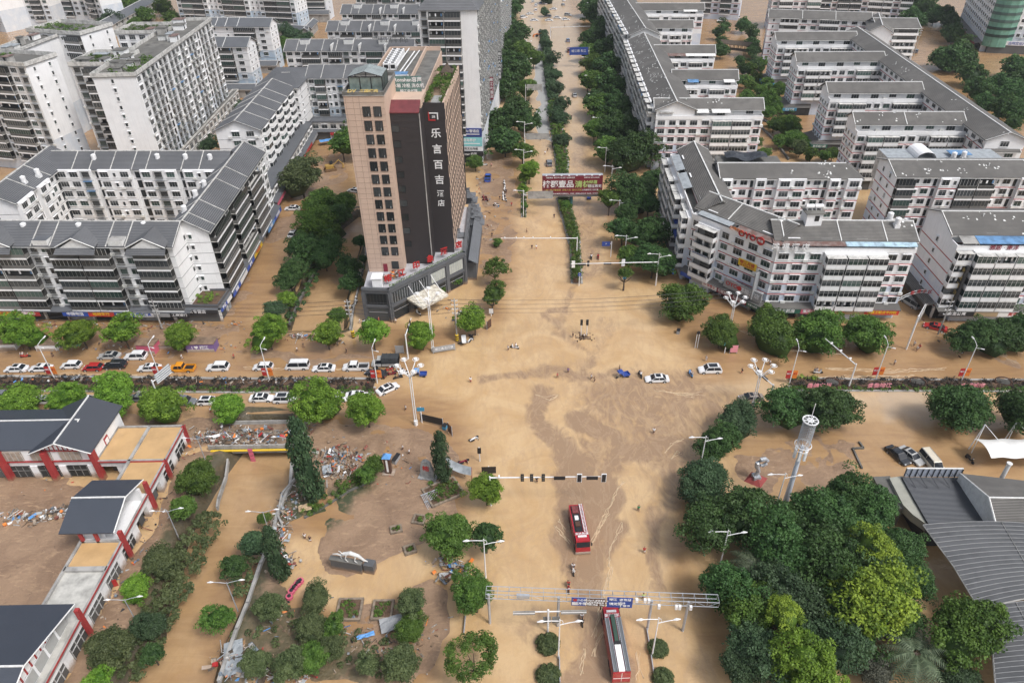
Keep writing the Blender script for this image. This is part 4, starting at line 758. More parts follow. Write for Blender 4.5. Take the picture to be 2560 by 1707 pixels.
track = PW([(700,1270),(702,1310),(740,1345),(790,1352),(860,1340),(950,1300),(1040,1260),(1100,1250)])
gz -= .35*(1-sstep(ldist(PX, track), 2.2, 3.8))*1.0
gz -= .3*(1-sstep(ldist(PX, PW([(700,1230),(640,1220)])), 2, 4))
isl = PW([(730,1230),(800,1240),(900,1170),(1010,1130),(960,1230),(880,1290),(800,1330),(745,1320),(725,1270)]); k = 1-sstep(sdist(PX, isl), -.6, .5); gz = np.maximum(gz, (.10*k+(n2-.5)*.12)*k+gz*(1-k))
asph = PW([(215,500),(300,330),(320,380),(355,900),(372,1290),(300,1250),(235,1200)], '3')
far = np.clip((PX[:,1]-380)/100, 0, 1)
wz = np.zeros(len(PX))
kc = 1-sstep(cd, -.9, .1); kb = 1-sstep(cd, .4, 3.6)
rim = (1-sstep(np.abs(cd-2.4), .6, 2.2))
gz = gz+rim*.42*(n1+.2); gz = gz*(1-kb)+kb*(.35-3.6*(1-sstep(cd, -.6, 2.6)))
wz = -2.4*(1-sstep(cd, .8, 1.8))
GR = {}
for nm in ('thin','deep','asph','brown','green','dark','canal','bank'): GR[nm] = np.zeros(len(PX))
def stroke(key, pts, w, amp=1., k='W', soft=1.):
    d = ldist(WP, PW(pts, k)); GR[key] = np.maximum(GR[key], amp*(1-sstep(d, w*.25, w*(1+soft*.5))))
def region(key, pts, amp=1., soft=4., k='W'): GR[key] = np.maximum(GR[key], amp*(1-sstep(sdist(WP, PW(pts, k)), -soft, soft)))
S = stroke                                                 # thin = shallow, browner, ripple-broken water
S('thin', [(1345,600),(1305,690),(1290,760),(1345,810),(1330,870)], 1.6, .5); S('thin', [(1260,720),(1310,715),(1290,750),(1250,730)], 1.5, .55)
S('thin', [(1100,875),(1180,868),(1260,850),(1330,862),(1420,860)], 2., .6); S('thin', [(1240,900),(1235,960),(1290,1010),(1345,1060),(1330,1120)], 3.2, .75)
S('thin', [(1290,1010),(1300,1060),(1310,1130),(1290,1210),(1330,1300)], 3.0, .9); S('thin', [(1395,1190),(1360,1280),(1350,1370),(1345,1460),(1370,1568)], 2.4, .8)
S('thin', [(1480,900),(1560,920),(1640,960)], 7, .6); region('thin', [(1340,870),(1600,840),(1700,900),(1660,960),(1590,1080),(1520,1180),(1460,1080),(1400,990),(1330,920)], .62, 7); region('thin', [(1270,960),(1420,1010),(1400,1120),(1290,1110)], .55, 5); S('thin', [(1350,960),(1410,1010),(1450,1040),(1540,1010)], 3.4, .8)
S('thin', [(1420,1040),(1380,1110),(1330,1150)], 3.2, .7); region('thin', [(1480,1100),(1590,1060),(1560,1200),(1480,1190)], .55, 5); S('thin', [(1475,1160),(1482,1250),(1500,1360)], 1.6, .6); S('thin', [(1300,850),(1380,800),(1400,740)], 2, .35)
region('thin', [(1292,1235),(1300,1160),(1345,1095),(1425,1105),(1400,1170),(1352,1245)], 1.2, 1.2); region('thin', [(1392,1420),(1345,1568),(1460,1568),(1436,1420)], 1.1, 1.6); region('thin', [(1300,1265),(1285,1420),(1345,1460),(1350,1300)], .75, 2.5); S('thin', [(1300,1300),(1335,1400),(1340,1500),(1290,1568)], 2.2, .7); S('thin', [(1240,1420),(1200,1460),(1250,1500)], 2, .4)
region('thin', [(1130,420),(1260,300),(1270,420),(1240,660),(1150,700)], .25, 4); region('thin', [(1290,640),(1400,640),(1380,540),(1360,300),(1310,300)], .5, 4)
region('brown', [(-60,730),(560,730),(900,800),(960,840),(900,880),(-60,870)], .8, 4); region('brown', [(-60,900),(900,905),(900,940),(760,960),(-60,1010)], .6, 4)
region('brown', [(1560,640),(2080,760),(2400,800),(2400,900),(1620,860),(1540,760)], .75, 5); region('brown', [(860,740),(1130,760),(1100,700),(1090,300),(1200,300),(1180,600),(1160,730),(1000,820),(880,830)], .75, 3)
region('brown', [(2080,560),(2300,760),(2400,900),(2000,880)], .7, 4); region('brown', [(640,350),(800,340),(820,480),(560,760),(300,800),(-60,800),(-60,720),(500,720)], .75, 3)
region('brown', [(1640,960),(2400,960),(2400,1090),(1900,1150),(1720,1150)], .55, 4); region('brown', [(900,900),(1060,940),(1100,1060),(1000,1130),(700,1000)], .8, 4); region('brown', [(500,1200),(720,1300),(700,1600),(400,1600)], .7, 3)
region('brown', [(1560,1060),(1620,1200),(1590,1350),(1690,1500),(1690,1568),(1640,1500),(1550,1360),(1540,1200)], .6, 2.5); region('brown', [(1380,360),(1470,500),(1520,660),(1420,620),(1390,500)], .6, 3); region('brown', [(1060,900),(1180,940),(1060,1100)], .0, 1)
region('brown', [(660,950),(760,960),(900,950),(1010,975),(1085,1060),(1090,1200),(1020,1260),(1000,1600),(600,1600),(640,1200),(700,1060)], .85, 3); GR['brown'] = np.maximum(GR['brown'], (1-sstep(cd, 0, 1.5))*.4); region('asph', [(215,520),(300,330),(320,400),(355,900),(372,1290),(330,1330),(235,1200)], 1., 1., '3')
def wake(pts, amp, soft): GR['dark'] = np.maximum(GR['dark'], amp*(1-sstep(sdist(PX+warp*.9, PW(pts)), -soft, soft*.4)))
wake([(1292,1238),(1286,1190),(1300,1130),(1340,1098),(1428,1098),(1415,1150),(1380,1210),(1352,1252),(1310,1250)], .95, 1.6); wake([(1388,1430),(1440,1430),(1475,1568),(1335,1568)], .6, 2.2); wake([(1240,985),(1300,960),(1345,1000),(1330,1060),(1400,1085),(1340,1110),(1290,1080),(1270,1030)], .5, 2.2); wake([(1290,1290),(1312,1290),(1322,1400),(1290,1400)], .5, 1.5)
GR['dark'] = np.maximum(GR['dark'], .85*sstep(-PX[:,0], 84, 96)*sstep(PX[:,1], 215, 235)); GR['dark'] = np.maximum(GR['dark'], .62*sstep(PX[:,0], 100, 112)*sstep(PX[:,1], 185, 205))  # far block gaps: courtyard shade and dark greenery put into the colour mask
GR['canal'] = 1-sstep(cd, .2, 1.2); GR['bank'] = (1-sstep(cd, 1.6, 4.2))
GR['brown'] *= sstep(ldist(PX, track), 2.5, 5.5); GR['asph'] *= (PX[:,1] > 255)
farbrown = sstep(np.abs(WP[:,0]-14), 22, 32)*sstep(PX[:,1], 215, 250); GR['brown'] = np.maximum(GR['brown'], farbrown*.7)
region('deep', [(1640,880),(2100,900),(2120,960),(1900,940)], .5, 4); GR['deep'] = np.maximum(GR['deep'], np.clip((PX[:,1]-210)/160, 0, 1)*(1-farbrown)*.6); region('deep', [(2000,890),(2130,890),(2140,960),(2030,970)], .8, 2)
def grid_mesh(name, z, attrs, m, keep=None):
    ny, nx = XX.shape; me = bpy.data.meshes.new(name); co = np.stack([XX.ravel(), YY.ravel(), z], 1)
    idx = np.arange(nx*ny).reshape(ny, nx); q = np.stack([idx[:-1,:-1], idx[:-1,1:], idx[1:,1:], idx[1:,:-1]], -1).reshape(-1, 4)
    me.vertices.add(len(co)); me.vertices.foreach_set('co', co.ravel()); me.loops.add(q.size); me.loops.foreach_set('vertex_index', q.ravel()); me.polygons.add(len(q)); me.polygons.foreach_set('loop_start', np.arange(0, q.size, 4))
    me.polygons.foreach_set('use_smooth', np.ones(len(q), bool))
    for k, a in attrs.items(): at = me.attributes.new(k, 'FLOAT', 'POINT'); at.data.foreach_set('value', a.astype(np.float32))
    me.materials.append(m); me.update(); me.validate(); return structure(link(name, me))
def ground_mats():
    w = bpy.data.materials.new('muddy_flood_water'); w.use_nodes = True; nt = w.node_tree; L = nt.links.new; B = nt.nodes['Principled BSDF']
    geo = nd(nt, 'ShaderNodeNewGeometry')
    def attr(n): a = nd(nt, 'ShaderNodeAttribute', attribute_name=n); return a.outputs['Fac']
    def mp(sx, sy, rz): m = nd(nt, 'ShaderNodeMapping'); L(geo.outputs[0], m.inputs[0]); m.inputs['Scale'].default_value = (sx, sy, 1); m.inputs['Rotation'].default_value = (0,0,rz); return m.outputs[0]
    def noise(sc, vec=None, det=5., dist=0., ro=.6):
        n = nd(nt, 'ShaderNodeTexNoise'); n.inputs['Scale'].default_value = sc; n.inputs['Detail'].default_value = det; n.inputs['Distortion'].default_value = dist; n.inputs['Roughness'].default_value = ro; L(vec or geo.outputs[0], n.inputs[0]); return n.outputs['Fac']
    def ma(op, a, b_, cl=False):
        x = nd(nt, 'ShaderNodeMath', operation=op, use_clamp=cl)
        for i, v in enumerate((a, b_)):
            if isinstance(v, (int, float)): x.inputs[i].default_value = v
            else: L(v, x.inputs[i])
        return x.outputs[0]
    def mr(f, a, b_, c=0., d=1.):
        r = nd(nt, 'ShaderNodeMapRange'); L(f, r.inputs[0]); r.inputs[1].default_value = a; r.inputs[2].default_value = b_; r.inputs[3].default_value = c; r.inputs[4].default_value = d; return r.outputs[0]
    def mx(a, c, f):
        x = nd(nt, 'ShaderNodeMix', data_type='RGBA')
        for i, v in ((6, a), (7, c)):
            if isinstance(v, tuple): x.inputs[i].default_value = (*v, 1)
            else: L(v, x.inputs[i])
        L(f, x.inputs[0]) if not isinstance(f, float) else setattr(x.inputs[0], 'default_value', f); return x.outputs[2]
    sw = noise(.09, None, 6., 1.6); sw2 = noise(.35, mp(1.6, .5, .3), 6., 1.2)
    col = mx((.575,.40,.22), (.50,.325,.16), mr(sw, .38, .62)); col = mx(col, (.44,.295,.165), ma('MULTIPLY', mr(sw2, .46, .7), .6))
    tn = ma('ADD', attr('thin'), ma('MULTIPLY', ma('SUBTRACT', noise(.28, mp(1.2,.6,.2), 7., 2.2, .65), .5), 1.5)); tn = ma('MULTIPLY', mr(tn, .20, .68), mr(attr('thin'), .0, .42))
    stv = nd(nt, 'ShaderNodeTexNoise'); stv.inputs['Scale'].default_value = .11; stv.inputs['Detail'].default_value = 9.; stv.inputs['Distortion'].default_value = 3.2; stv.inputs['Roughness'].default_value = .62; L(mp(1.,.55,.25), stv.inputs[0]); fil = mr(ma('ABSOLUTE', ma('SUBTRACT', stv.outputs['Fac'], .5), 0), .0, .035, 1., 0.)
    col = mx(col, (.40,.275,.175), ma('MULTIPLY', ma('MULTIPLY', fil, mr(noise(.05), .42, .58)), .35)); col = mx(col, (.29,.19,.118), ma('MULTIPLY', tn, .88)); col = mx(col, (.50,.36,.23), ma('MULTIPLY', ma('MULTIPLY', fil, tn), .28))
    col = mx(col, (.32,.185,.085), attr('brown')); col = mx(col, (.255,.15,.082), ma('MULTIPLY', ma('MULTIPLY', attr('brown'), mr(noise(.2, mp(.4,1.8,-.2), 6., 1.), .42, .68)), .9))
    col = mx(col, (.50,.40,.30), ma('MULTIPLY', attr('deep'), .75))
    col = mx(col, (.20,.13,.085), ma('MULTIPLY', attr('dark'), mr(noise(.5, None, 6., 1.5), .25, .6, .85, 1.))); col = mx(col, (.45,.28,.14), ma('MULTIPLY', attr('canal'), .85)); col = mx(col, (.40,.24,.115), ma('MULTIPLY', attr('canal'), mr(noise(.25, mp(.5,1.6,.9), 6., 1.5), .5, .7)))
    an = ma('ADD', attr('asph'), ma('MULTIPLY', ma('SUBTRACT', noise(.2, mp(1,.4,0)), .5), .9)); col = mx(col, (.33,.33,.32), mr(an, .45, .62))
    L(col, B.inputs['Base Color'])
    r = mr(an, .4, .6, .14, .8); rr = ma('ADD', r, ma('MULTIPLY', mr(noise(.3), .4, .7), .12)); L(rr, B.inputs['Roughness']); B.inputs['Specular IOR Level'].default_value = .55
    h = ma('ADD', ma('MULTIPLY', noise(1.5, mp(1,.7,.35), 3.), .6), ma('MULTIPLY', noise(.55, mp(.6,1.5,-.3), 5., 1.), 1.1)); h = ma('ADD', h, ma('MULTIPLY', ma('MULTIPLY', attr('thin'), noise(2.4, None, 5., 1.)), 1.1))
    bp = nd(nt, 'ShaderNodeBump'); bp.inputs['Distance'].default_value = .16; bp.inputs['Strength'].default_value = .55; L(h, bp.inputs['Height']); L(bp.outputs[0], B.inputs['Normal'])
    g = bpy.data.materials.new('wet_mud_ground'); g.use_nodes = True; nt = g.node_tree; L = nt.links.new; B = nt.nodes['Principled BSDF']; geo = nd(nt, 'ShaderNodeNewGeometry')
    col = mx((.31,.205,.13), (.225,.145,.092), mr(noise(.16, None, 6., .6), .38, .64)); col = mx(col, (.44,.30,.185), ma('MULTIPLY', mr(noise(.8, mp(.5,1.4,.6), 6., 1.4), .54, .72), .8)); col = mx(col, (.13,.085,.055), ma('MULTIPLY', mr(noise(1.7, None, 6., 1.), .60, .74), .75))
    col = mx(col, (.055,.065,.03), ma('MULTIPLY', attr('green'), mr(noise(.7, None, 6.), .30, .5)))
    col = mx(col, (.085,.07,.042), ma('MULTIPLY', attr('bank'), mr(noise(.9, None, 6.), .25, .5, .4, 1.)))  # dark mud on the bank slopes, with their shading put into the colour
    L(col, B.inputs['Base Color']); L(mr(noise(.5), .35, .7, .30, .85), B.inputs['Roughness'])
    bp = nd(nt, 'ShaderNodeBump'); bp.inputs['Distance'].default_value = .25; bp.inputs['Strength'].default_value = .8; L(noise(1.3, None, 8.), bp.inputs['Height']); L(bp.outputs[0], B.inputs['Normal'])
    return w, g
WM, GM = ground_mats()
region('green', [(500,1180),(540,1060),(510,1060),(440,1200),(360,1400),(250,1600),(330,1590),(420,1400)], 1., 2.); region('green', [(640,1110),(760,1120),(860,1080),(880,1100),(740,1200),(660,1200)], 1., 1.5); region('green', [(560,1350),(760,1380),(900,1600),(500,1600)], .7, 2.5); region('green', [(1750,1500),(2150,1400),(2250,1600),(1750,1600)], .8, 3); region('green', [(420,-20),(560,-20),(560,60),(400,70)], 1., 6)
GR['green'] = np.maximum(GR['green'], rim*.9*(cd > 0))
grid_mesh('ground', gz, {'green': GR['green'], 'bank': GR['bank']}, GM)
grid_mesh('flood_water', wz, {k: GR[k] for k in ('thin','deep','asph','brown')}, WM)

g = MB(); r = random.Random(3)
def ripple(pts, w=.09, k='W'):
    P_ = [Vector(Q(k, x, y, .0)) for x, y in pts]; out = []
    for a, c in zip(P_[:-1], P_[1:]):
        n = max(2, int((c-a).length/.7)); out += [a.lerp(c, i/n)+Vector((r.gauss(0,.12), r.gauss(0,.12), 0)) for i in range(n)]
    if len(out) > 2: g.tube([(p.x,p.y,-.02) for p in out], [w*(.5+r.random()) for _ in out], 5, 0, False)
for pts in [[(1354,1250),(1385,1190),(1422,1118),(1432,1100)],[(1362,1240),(1400,1175)],[(1310,1245),(1290,1225),(1268,1200)],[(1300,1215),(1278,1190)],[(1398,1320),(1380,1400),(1360,1470)],[(1405,1300),(1394,1360)],[(1345,1490),(1330,1560)],[(1462,1500),(1470,1568)],[(1390,1440),(1372,1475),(1360,1520)],[(1430,1200),(1400,1260),(1398,1310)],[(1505,895),(1560,905),(1620,905)],[(1530,900),(1600,912)],[(1530,1040),(1545,1020),(1580,1005)],[(1536,1052),(1560,1040),(1570,1042)],[(1230,905),(1260,915),(1290,905)],[(1800,868),(1950,865),(2100,862)],[(1900,845),(2050,850),(2180,846)],[(1700,760),(1800,805),(1950,815)],[(2200,740),(2280,800),(2340,840)],[(560,845),(700,848),(860,846)],[(100,858),(300,860),(420,858)]]:
    for j in range(3): ripple([(x+r.gauss(0,3), y+r.gauss(0,2.5)) for x, y in pts], .05+.05*r.random())
o = g.build('foam_ripples', [mat('foam', (.60,.45,.29), .5, .2, 1)]); o['kind'] = 'stuff'; o['label'] = 'thin pale foam lines on the flood water'

# ------------------------------------------------------------------ red and white riverside building with slate blue roofs
b = Bld('riverside_building', 'white building with red columns and slate blue roofs by the canal, lower left', (-75, 85, 0))
def wallbox(x0, y0, x1, y1, z0, z1): return (x0, y0, z0, x1, y1, z1)
g = MB()
for q in [(-125,92.6,-75,103,4.2,6.9),(-125,92.6,-75,103,3.0,4.25),(-75,92.2,-62.6,101,2.9,4.0),(-69,38,-62.6,92.2,2.9,4.0)]: g.box(q[0],q[1],q[4],q[2],q[3],q[5],0)
for x in np.arange(-124, -63, 5.2): g.box(x,92.4,0,x+1.3,93.4,3,0)
for y in np.arange(38, 100, 5.6): g.box(-63.6,y,0,-62.6,y+1.6,3,0)
g.box(-124,94,0,-76,102,3,1); g.box(-74,94,0,-64.2,100.4,2.9,1); g.box(-68.4,38,0,-64.0,94,2.9,1); g.box(-69,92,0,-68.6,101,3,0)
b.part(g, 'wall', [M['white'], M['void']])
g = MB()                                                   # parapets
for q in [(-75,91.9,-62.4,92.2,),(-62.7,38,-62.3,101.2),(-75,100.9,-62.4,101.2),(-69.2,80,-68.7,101),(-69.2,38,-68.8,80),(-69,74.0,-62.5,74.4),(-69,68.5,-62.5,69.3),(-75.2,92,-74.8,101)]: g.box(q[0],q[1],3.95,q[2],q[3],4.55,0)
b.part(g, 'parapet', [M['concrete']]); g = MB(); g.box(-62.32,38,4.35,-62.2,101.25,4.6); g.box(-75,91.75,4.2,-62.3,91.9,4.4); g.box(-125,92.2,4.15,-75,92.55,4.3); b.part(g, 'red_trim', [M['redp']])
for q in [(-74.8,92.2,-69.2,100.9),(-68.7,84.5,-62.7,100.9),(-68.8,69.3,-62.7,74.0)]:
    g = MB(); g.box(q[0],q[1],3.9,q[2],q[3],4.2); b.part(g, 'roof_pond', [M['water_roof']])
g = MB(); g.box(-68.8,38,3.9,-62.7,68.5,4.12); b.part(g, 'flat_roof', [mat('white_roof_deck', (.52,.51,.47), .8, .25, .5)])
for x in (-91.5, -83.4, -74.9, -99.5, -108): 
    g = MB(); g.hexa([(x-.4,91.4,0),(x+.4,91.4,0),(x+.4,92.5,0),(x-.4,92.5,0),(x-.4,91.4,6.9),(x+.4,91.4,6.9),(x+.4,92.5,6.9),(x-.4,92.5,6.9)]); b.part(g, 'red_column', [M['redp']])
for y, x, h in ((100.6,-62.4,4.6),(91.6,-62.4,4.6),(84.2,-62.2,7),(74.2,-62.2,6.6),(60.4,-62.2,6.6),(47,-62.2,6.6)):
    g = MB(); g.box(x-.3,y-.3,0,x+.3,y+.3,h); b.part(g, 'red_column', [M['redp']])
for i, x in enumerate(np.arange(-122.7, -78, 5.2)):
    g = MB(); g.box(x+.1,92.45,.4,x+3.8,92.55,2.9,0); 
    for t in range(4): g.box(x+.1+t*1.2,92.35,.4,x+.18+t*1.2,92.45,2.9,1)
    g.box(x+.1,92.35,1.9,x+3.8,92.45,2.0,1); b.part(g, 'window', [M['void'], M['cagem']])
    if x < -86 or x > -84:
        g = MB(); g.box(x,92.3,4.5,x+3.6,92.58,6.6,0); 
        for t in range(5): g.box(x+t*.9,92.25,4.5,x+.06+t*.9,92.3,6.6,1)
        b.part(g, 'veranda_screen', [mat('pale_veranda', (.40,.33,.27), .6, .2, 1), M['frame']])
for y in np.arange(39.8, 98, 5.6):
    if y > 75 and y < 90: 
        g = MB(); g.box(-62.66,y+.6,1.3,-62.5,y+2.0,3.0,0); b.part(g, 'window', [M['void']]); continue
    g = MB(); g.box(-62.9,y,.4,-62.75,y+3.9,2.9,0)
    for t in range(4): g.box(-62.75,y+t*1.3,.4,-62.62,y+.06+t*1.3,2.9,1)
    g.box(-62.75,y,1.9,-62.62,y+3.9,1.98,1); b.part(g, 'window', [M['void'], M['frame']])
def ridge_roof(name, x0, x1, y0, y1, ze, zr, axis_='x', o=.8, hip0=0, hip1=0):
    g = MB(); th = .18
    if axis_ == 'x':
        ym = (y0+y1)/2; g.hexa([(x0-o,y0-o,ze),(x1+o,y0-o,ze),(x1+o-hip1,ym,zr),(x0-o+hip0,ym,zr)]+[(x0-o,y0-o,ze+th),(x1+o,y0-o,ze+th),(x1+o-hip1,ym,zr+th),(x0-o+hip0,ym,zr+th)])
        g.hexa([(x1+o,y1+o,ze),(x0-o,y1+o,ze),(x0-o+hip0,ym,zr),(x1+o-hip1,ym,zr)]+[(x1+o,y1+o,ze+th),(x0-o,y1+o,ze+th),(x0-o+hip0,ym,zr+th),(x1+o-hip1,ym,zr+th)])
        if hip0: g.poly([(x0-o,y1+o,ze+th),(x0-o,y0-o,ze+th),(x0-o+hip0,ym,zr+th)])
        if hip1: g.poly([(x1+o,y0-o,ze+th),(x1+o,y1+o,ze+th),(x1+o-hip1,ym,zr+th)])
        r = b.part(g, name, [M['blueroof']]); t = MB(); t.box(x0-o+hip0,ym-.12,zr+.1,x1+o-hip1,ym+.12,zr+.3)
        if not hip1: t.tube([(x1+o,y0-o,ze+.1),(x1+o,ym,zr+.1),(x1+o,y1+o,ze+.1)], .12, 4)
    else:
        xm = (x0+x1)/2; g.hexa([(x0-o,y1+o,ze),(x0-o,y0-o,ze),(xm,y0-o,zr),(xm,y1+o,zr)]+[(x0-o,y1+o,ze+th),(x0-o,y0-o,ze+th),(xm,y0-o,zr+th),(xm,y1+o,zr+th)])
        g.hexa([(x1+o,y0-o,ze),(x1+o,y1+o,ze),(xm,y1+o,zr),(xm,y0-o,zr)]+[(x1+o,y0-o,ze+th),(x1+o,y1+o,ze+th),(xm,y1+o,zr+th),(xm,y0-o,zr+th)])
        r = b.part(g, name, [mat('slate_blue_roof_ns', (.062,.072,.095), .45, .06, .5, wave=('Y',2.1,.5))]); t = MB(); t.box(xm-.12,y0-o,zr+.1,xm+.12,y1+o,zr+.3); t.tube([(x0-o,y0-o,ze+.1),(xm,y0-o,zr+.1),(x1+o,y0-o,ze+.1)], .12, 4)
    t.build('roof_trim', [M['trimw']], r); return r
ridge_roof('roof', -125, -80, 93.2, 102.6, 6.9, 9.0, 'x'); ridge_roof('roof', -85.0, -75.4, 92.2, 103.4, 6.8, 9.3, 'y')
g = MB(); g.poly([(-85,92.4,6.8),(-75.2,92.4,6.8),(-80.1,92.4,9.1)],0); g.box(-76,93.2,4.2,-74.9,102.8,6.9,0)
for i in range(11): x = -84+i*.8; g.box(x,92.3,6.8,x+.16,92.38,6.85+2.0*(1-abs(x+80.1)/4.9),1)
g.box(-84.9,92.3,6.65,-75.3,92.4,6.85,1); g.box(-74.9,96,4.3,-74.8,97.4,6.0,1); g.box(-74.85,96.2,4.5,-74.75,97.2,5.6,0); b.part(g, 'gable', [M['white'], M['redp']])
g = MB(); g.box(-69.2,75,4,-67,83.5,6.8,0); g.box(-67,82.8,4,-62.8,83.3,6.6,0); g.box(-66,75,4.3,-65.5,75.2,6.4,0); b.part(g, 'pavilion_wall', [M['white']]); ridge_roof('roof', -70.6, -63.6, 74.5, 84.2, 6.7, 8.6, 'x')
for x in (-68.8,-66.4): 
    g = MB(); g.box(x,74.0,4.1,x+.45,74.4,6.8); b.part(g, 'red_column', [M['redp']])
ridge_roof('roof', -90, -63.6, 40, 60.4, 6.6, 9.6, 'x', hip0=0); g = MB(); g.box(-88,41,0,-64,59.8,6.4,0); b.part(g, 'wall', [M['white']])
g = MB(); g.poly([(-63.9,40.4,6.7),(-63.9,60.2,6.7),(-63.9,50.2,9.4)],0)
for i in range(16): y = 42+i*1.1; g.box(-63.9,y,6.7,-63.8,y+.2,6.75+2.6*(1-abs(y-50.2)/9.9),1)
for i in range(7): y = 42+i*2.6; g.box(-63.98,y,4.4,-63.85,y+2.1,6.3,2)
b.part(g, 'gable', [M['white'], M['redp'], M['curtain']]); b.finish()
# road bridge over the canal, its yellow pipe, and the stone quay walls
bw = [Q('W', x, y, .4) for x, y in ((515,1030),(700,1035))]; y0 = bw[0][1]
br = Bld('bridge', 'short road bridge over the canal with a yellow pipe along its side, heaped with debris', (-45, y0, 0), 'bridge')
g = MB(); g.box(-58,y0,-.9,-40.5,y0+7,.35,0); g.box(-58,y0-.1,.35,-40.5,y0+.15,1.2,0); g.box(-58,y0+6.8,.35,-40.5,y0+7,1.2,0)
for i in range(13): x = -58+i*1.45; g.box(x,y0-.16,.3,x+.2,y0+.2,1.35,0)
g.box(-58,y0+.2,.35,-40.5,y0+6.7,.42,1); br.part(g, 'deck', [M['concrete'], M['mudfl']]); g = MB(); g.tube([(-57.5,y0-.5,.3),(-41,y0-.5,.3)], .22, 8, 0); br.part(g, 'yellow_pipe', [PM('y')])
def flag(x, z): 
    g = MB(); g.box(x,y0-.75,z,x+.9,y0-.7,z+.8); br.part(g, 'hanging_banner', [PM('pk')])
for k in range(4): flag(-50.4, .1-k*.95)
def wallrun(name, label, cat, pts, h, w=.35, z0=-.2, m='concrete', k='W', z=0, rail=False, group=None):
    P_ = [Vector(Q(k, x, y, z)) for x, y in pts]; o = P_[0]; root = tag(link(name, None, None), label, cat, group); root.location = o; g = MB()
    for a, c in zip(P_[:-1], P_[1:]):
        d = (c-a); L = d.length; s0 = len(g.v)
        if rail:
            g.box(0,-.04,z0+h-.08,L,.04,z0+h,0); g.box(0,-.04,z0+.25,L,.04,z0+.32,0); n = max(2,int(L/1.6))
            for i in range(n+1): g.box(L*i/n-.08,-.08,z0,L*i/n+.08,.08,z0+h+.1,0)
        else: g.box(-.05,-w/2,z0,L+.05,w/2,z0+h,0)
        g.xf(T(*(a-o)) @ RZ(math.atan2(d.y, d.x)), s0)
    g.build('wall' if not rail else 'railing', [M[m]], root); return root
wallrun('quay_wall', 'grey stone quay parapet curving along the right bank of the canal', 'wall', [(672,1065),(668,1120),(640,1180),(625,1240),(600,1300),(570,1390),(545,1450),(505,1568)], 1.0, .5)
wallrun('quay_wall', 'pale stair parapet descending to the canal beside the bridge', 'wall', [(688,1045),(684,1100),(650,1140),(640,1190),(650,1210)], 1.2, .3)
wallrun('quay_wall', 'concrete parapet on the left bank of the canal below the bridge', 'wall', [(525,1060),(520,1100),(503,1150),(500,1170)], 1.0, .3)
wallrun('embankment_wall', 'low stone wall along the upper canal left of the hotel', 'wall', [(845,560),(835,620),(815,700),(805,760)], .9, .4)
wallrun('embankment_wall', 'dark bank wall along the left side of the upper canal', 'wall', [(665,745),(690,690),(720,630)], .8, .5, m='darkc')
wallrun('embankment_wall', 'long bank wall beside the far canal right of the long white block', 'wall', [(130,890),(240,1000),(370,1170)], 1.0, .5, m='darkc', k='R')
# market hall roofs lower right
b = Bld('market_hall', 'low market hall of dark panels, grey gables and curved ribbed metal roofs, lower right corner', (70, 75, 0), 'building')
def poly_roof(k, pts, z, th, m, name='roof', dz=None):
    v = []; 
    for i, (x, y) in enumerate(pts): zz = z if dz is None else dz[i]; p = Q(k, x, y, zz); v.append((p[0], p[1], zz))
    g = MB(); n = len(v); g.poly(v, 0); g.poly([(x,y,zz-th) for x,y,zz in v][::-1], 0)
    for i in range(n): j = (i+1) % n; a, c = v[i], v[j]; g.quad((a[0],a[1],a[2]-th),(c[0],c[1],c[2]-th),c,a,0)
    # make the winding face up
    if sum(v[i][0]*v[(i+1)%n][1]-v[(i+1)%n][0]*v[i][1] for i in range(n)) < 0: g.f = [tuple(reversed(f)) for f in g.f]
    return b.part(g, name, [M[m] if isinstance(m, str) else m])
poly_roof('S', [(190,235),(430,225),(620,700),(380,620)], 4, 3.9, 'darkc'); poly_roof('S', [(420,250),(610,225),(970,930),(760,780),(620,640)], 4.6, 1.5, mat('pale_lean_to', (.34,.34,.29), .7, .1, .5))
pan = poly_roof('S', [(600,238),(1440,245),(1620,480),(1780,740),(1920,930),(1000,940),(780,560)], 5.0, 4.9, mat('dark_panel_roof', (.045,.052,.065), .45, .15, .3, wave=('Y',1.2,.7)))
p0 = Vector(Q('S',625,235,5)); p1 = Vector(Q('S',1430,240,5)); d = p1-p0; g = MB(); g.box(0,0,5,d.length,.15,6.9,0); g.box(0,-.05,6.85,d.length,.2,7.0,1)
for i in range(11): x = d.length*i/10; g.box(x-.05,-.12,5,x+.05,0,6.9,2); 
for i in range(0,11,2): x = d.length*i/10; g.tube([(x,0,6.2),(x+.9,-2.6,5.1)], .05, 4, 2)
b.part(g, 'panel_fence', [mat('grey_panel', (.33,.36,.42), .5, .08, 1), M['trimw'], M['black']], T(p0.x,p0.y) @ RZ(math.atan2(d.y,d.x)))
poly_roof('S', [(1450,190),(2352,290),(2700,300),(2700,545),(1850,530)], 0, 3, 'tileroof', dz=[6.4,6.4,6.4,8.8,8.8]); poly_roof('S', [(1850,530),(2700,545),(2700,990),(1960,960)], 0, 3, 'tileroof', dz=[8.8,8.8,6.6,6.6])
poly_roof('S', [(1430,200),(1850,540),(1960,985),(1890,900),(1740,620),(1570,350)], 0, 2, 'trimw', 'white_gable', dz=[6.5,8.9,6.6,6.0,6.0,6.0])
g = MB(); q0, q1 = Vector(Q('S',1850,532,8.85)), Vector(Q('S',2700,545,8.85)); g.tube([q0,q1], .14, 5); q2 = Vector(Q('S',1440,190,6.5)); g.tube([q2,q0,Vector(Q('S',1965,975,6.7))], .14, 5); b.part(g, 'roof_trim', [M['trimw']])
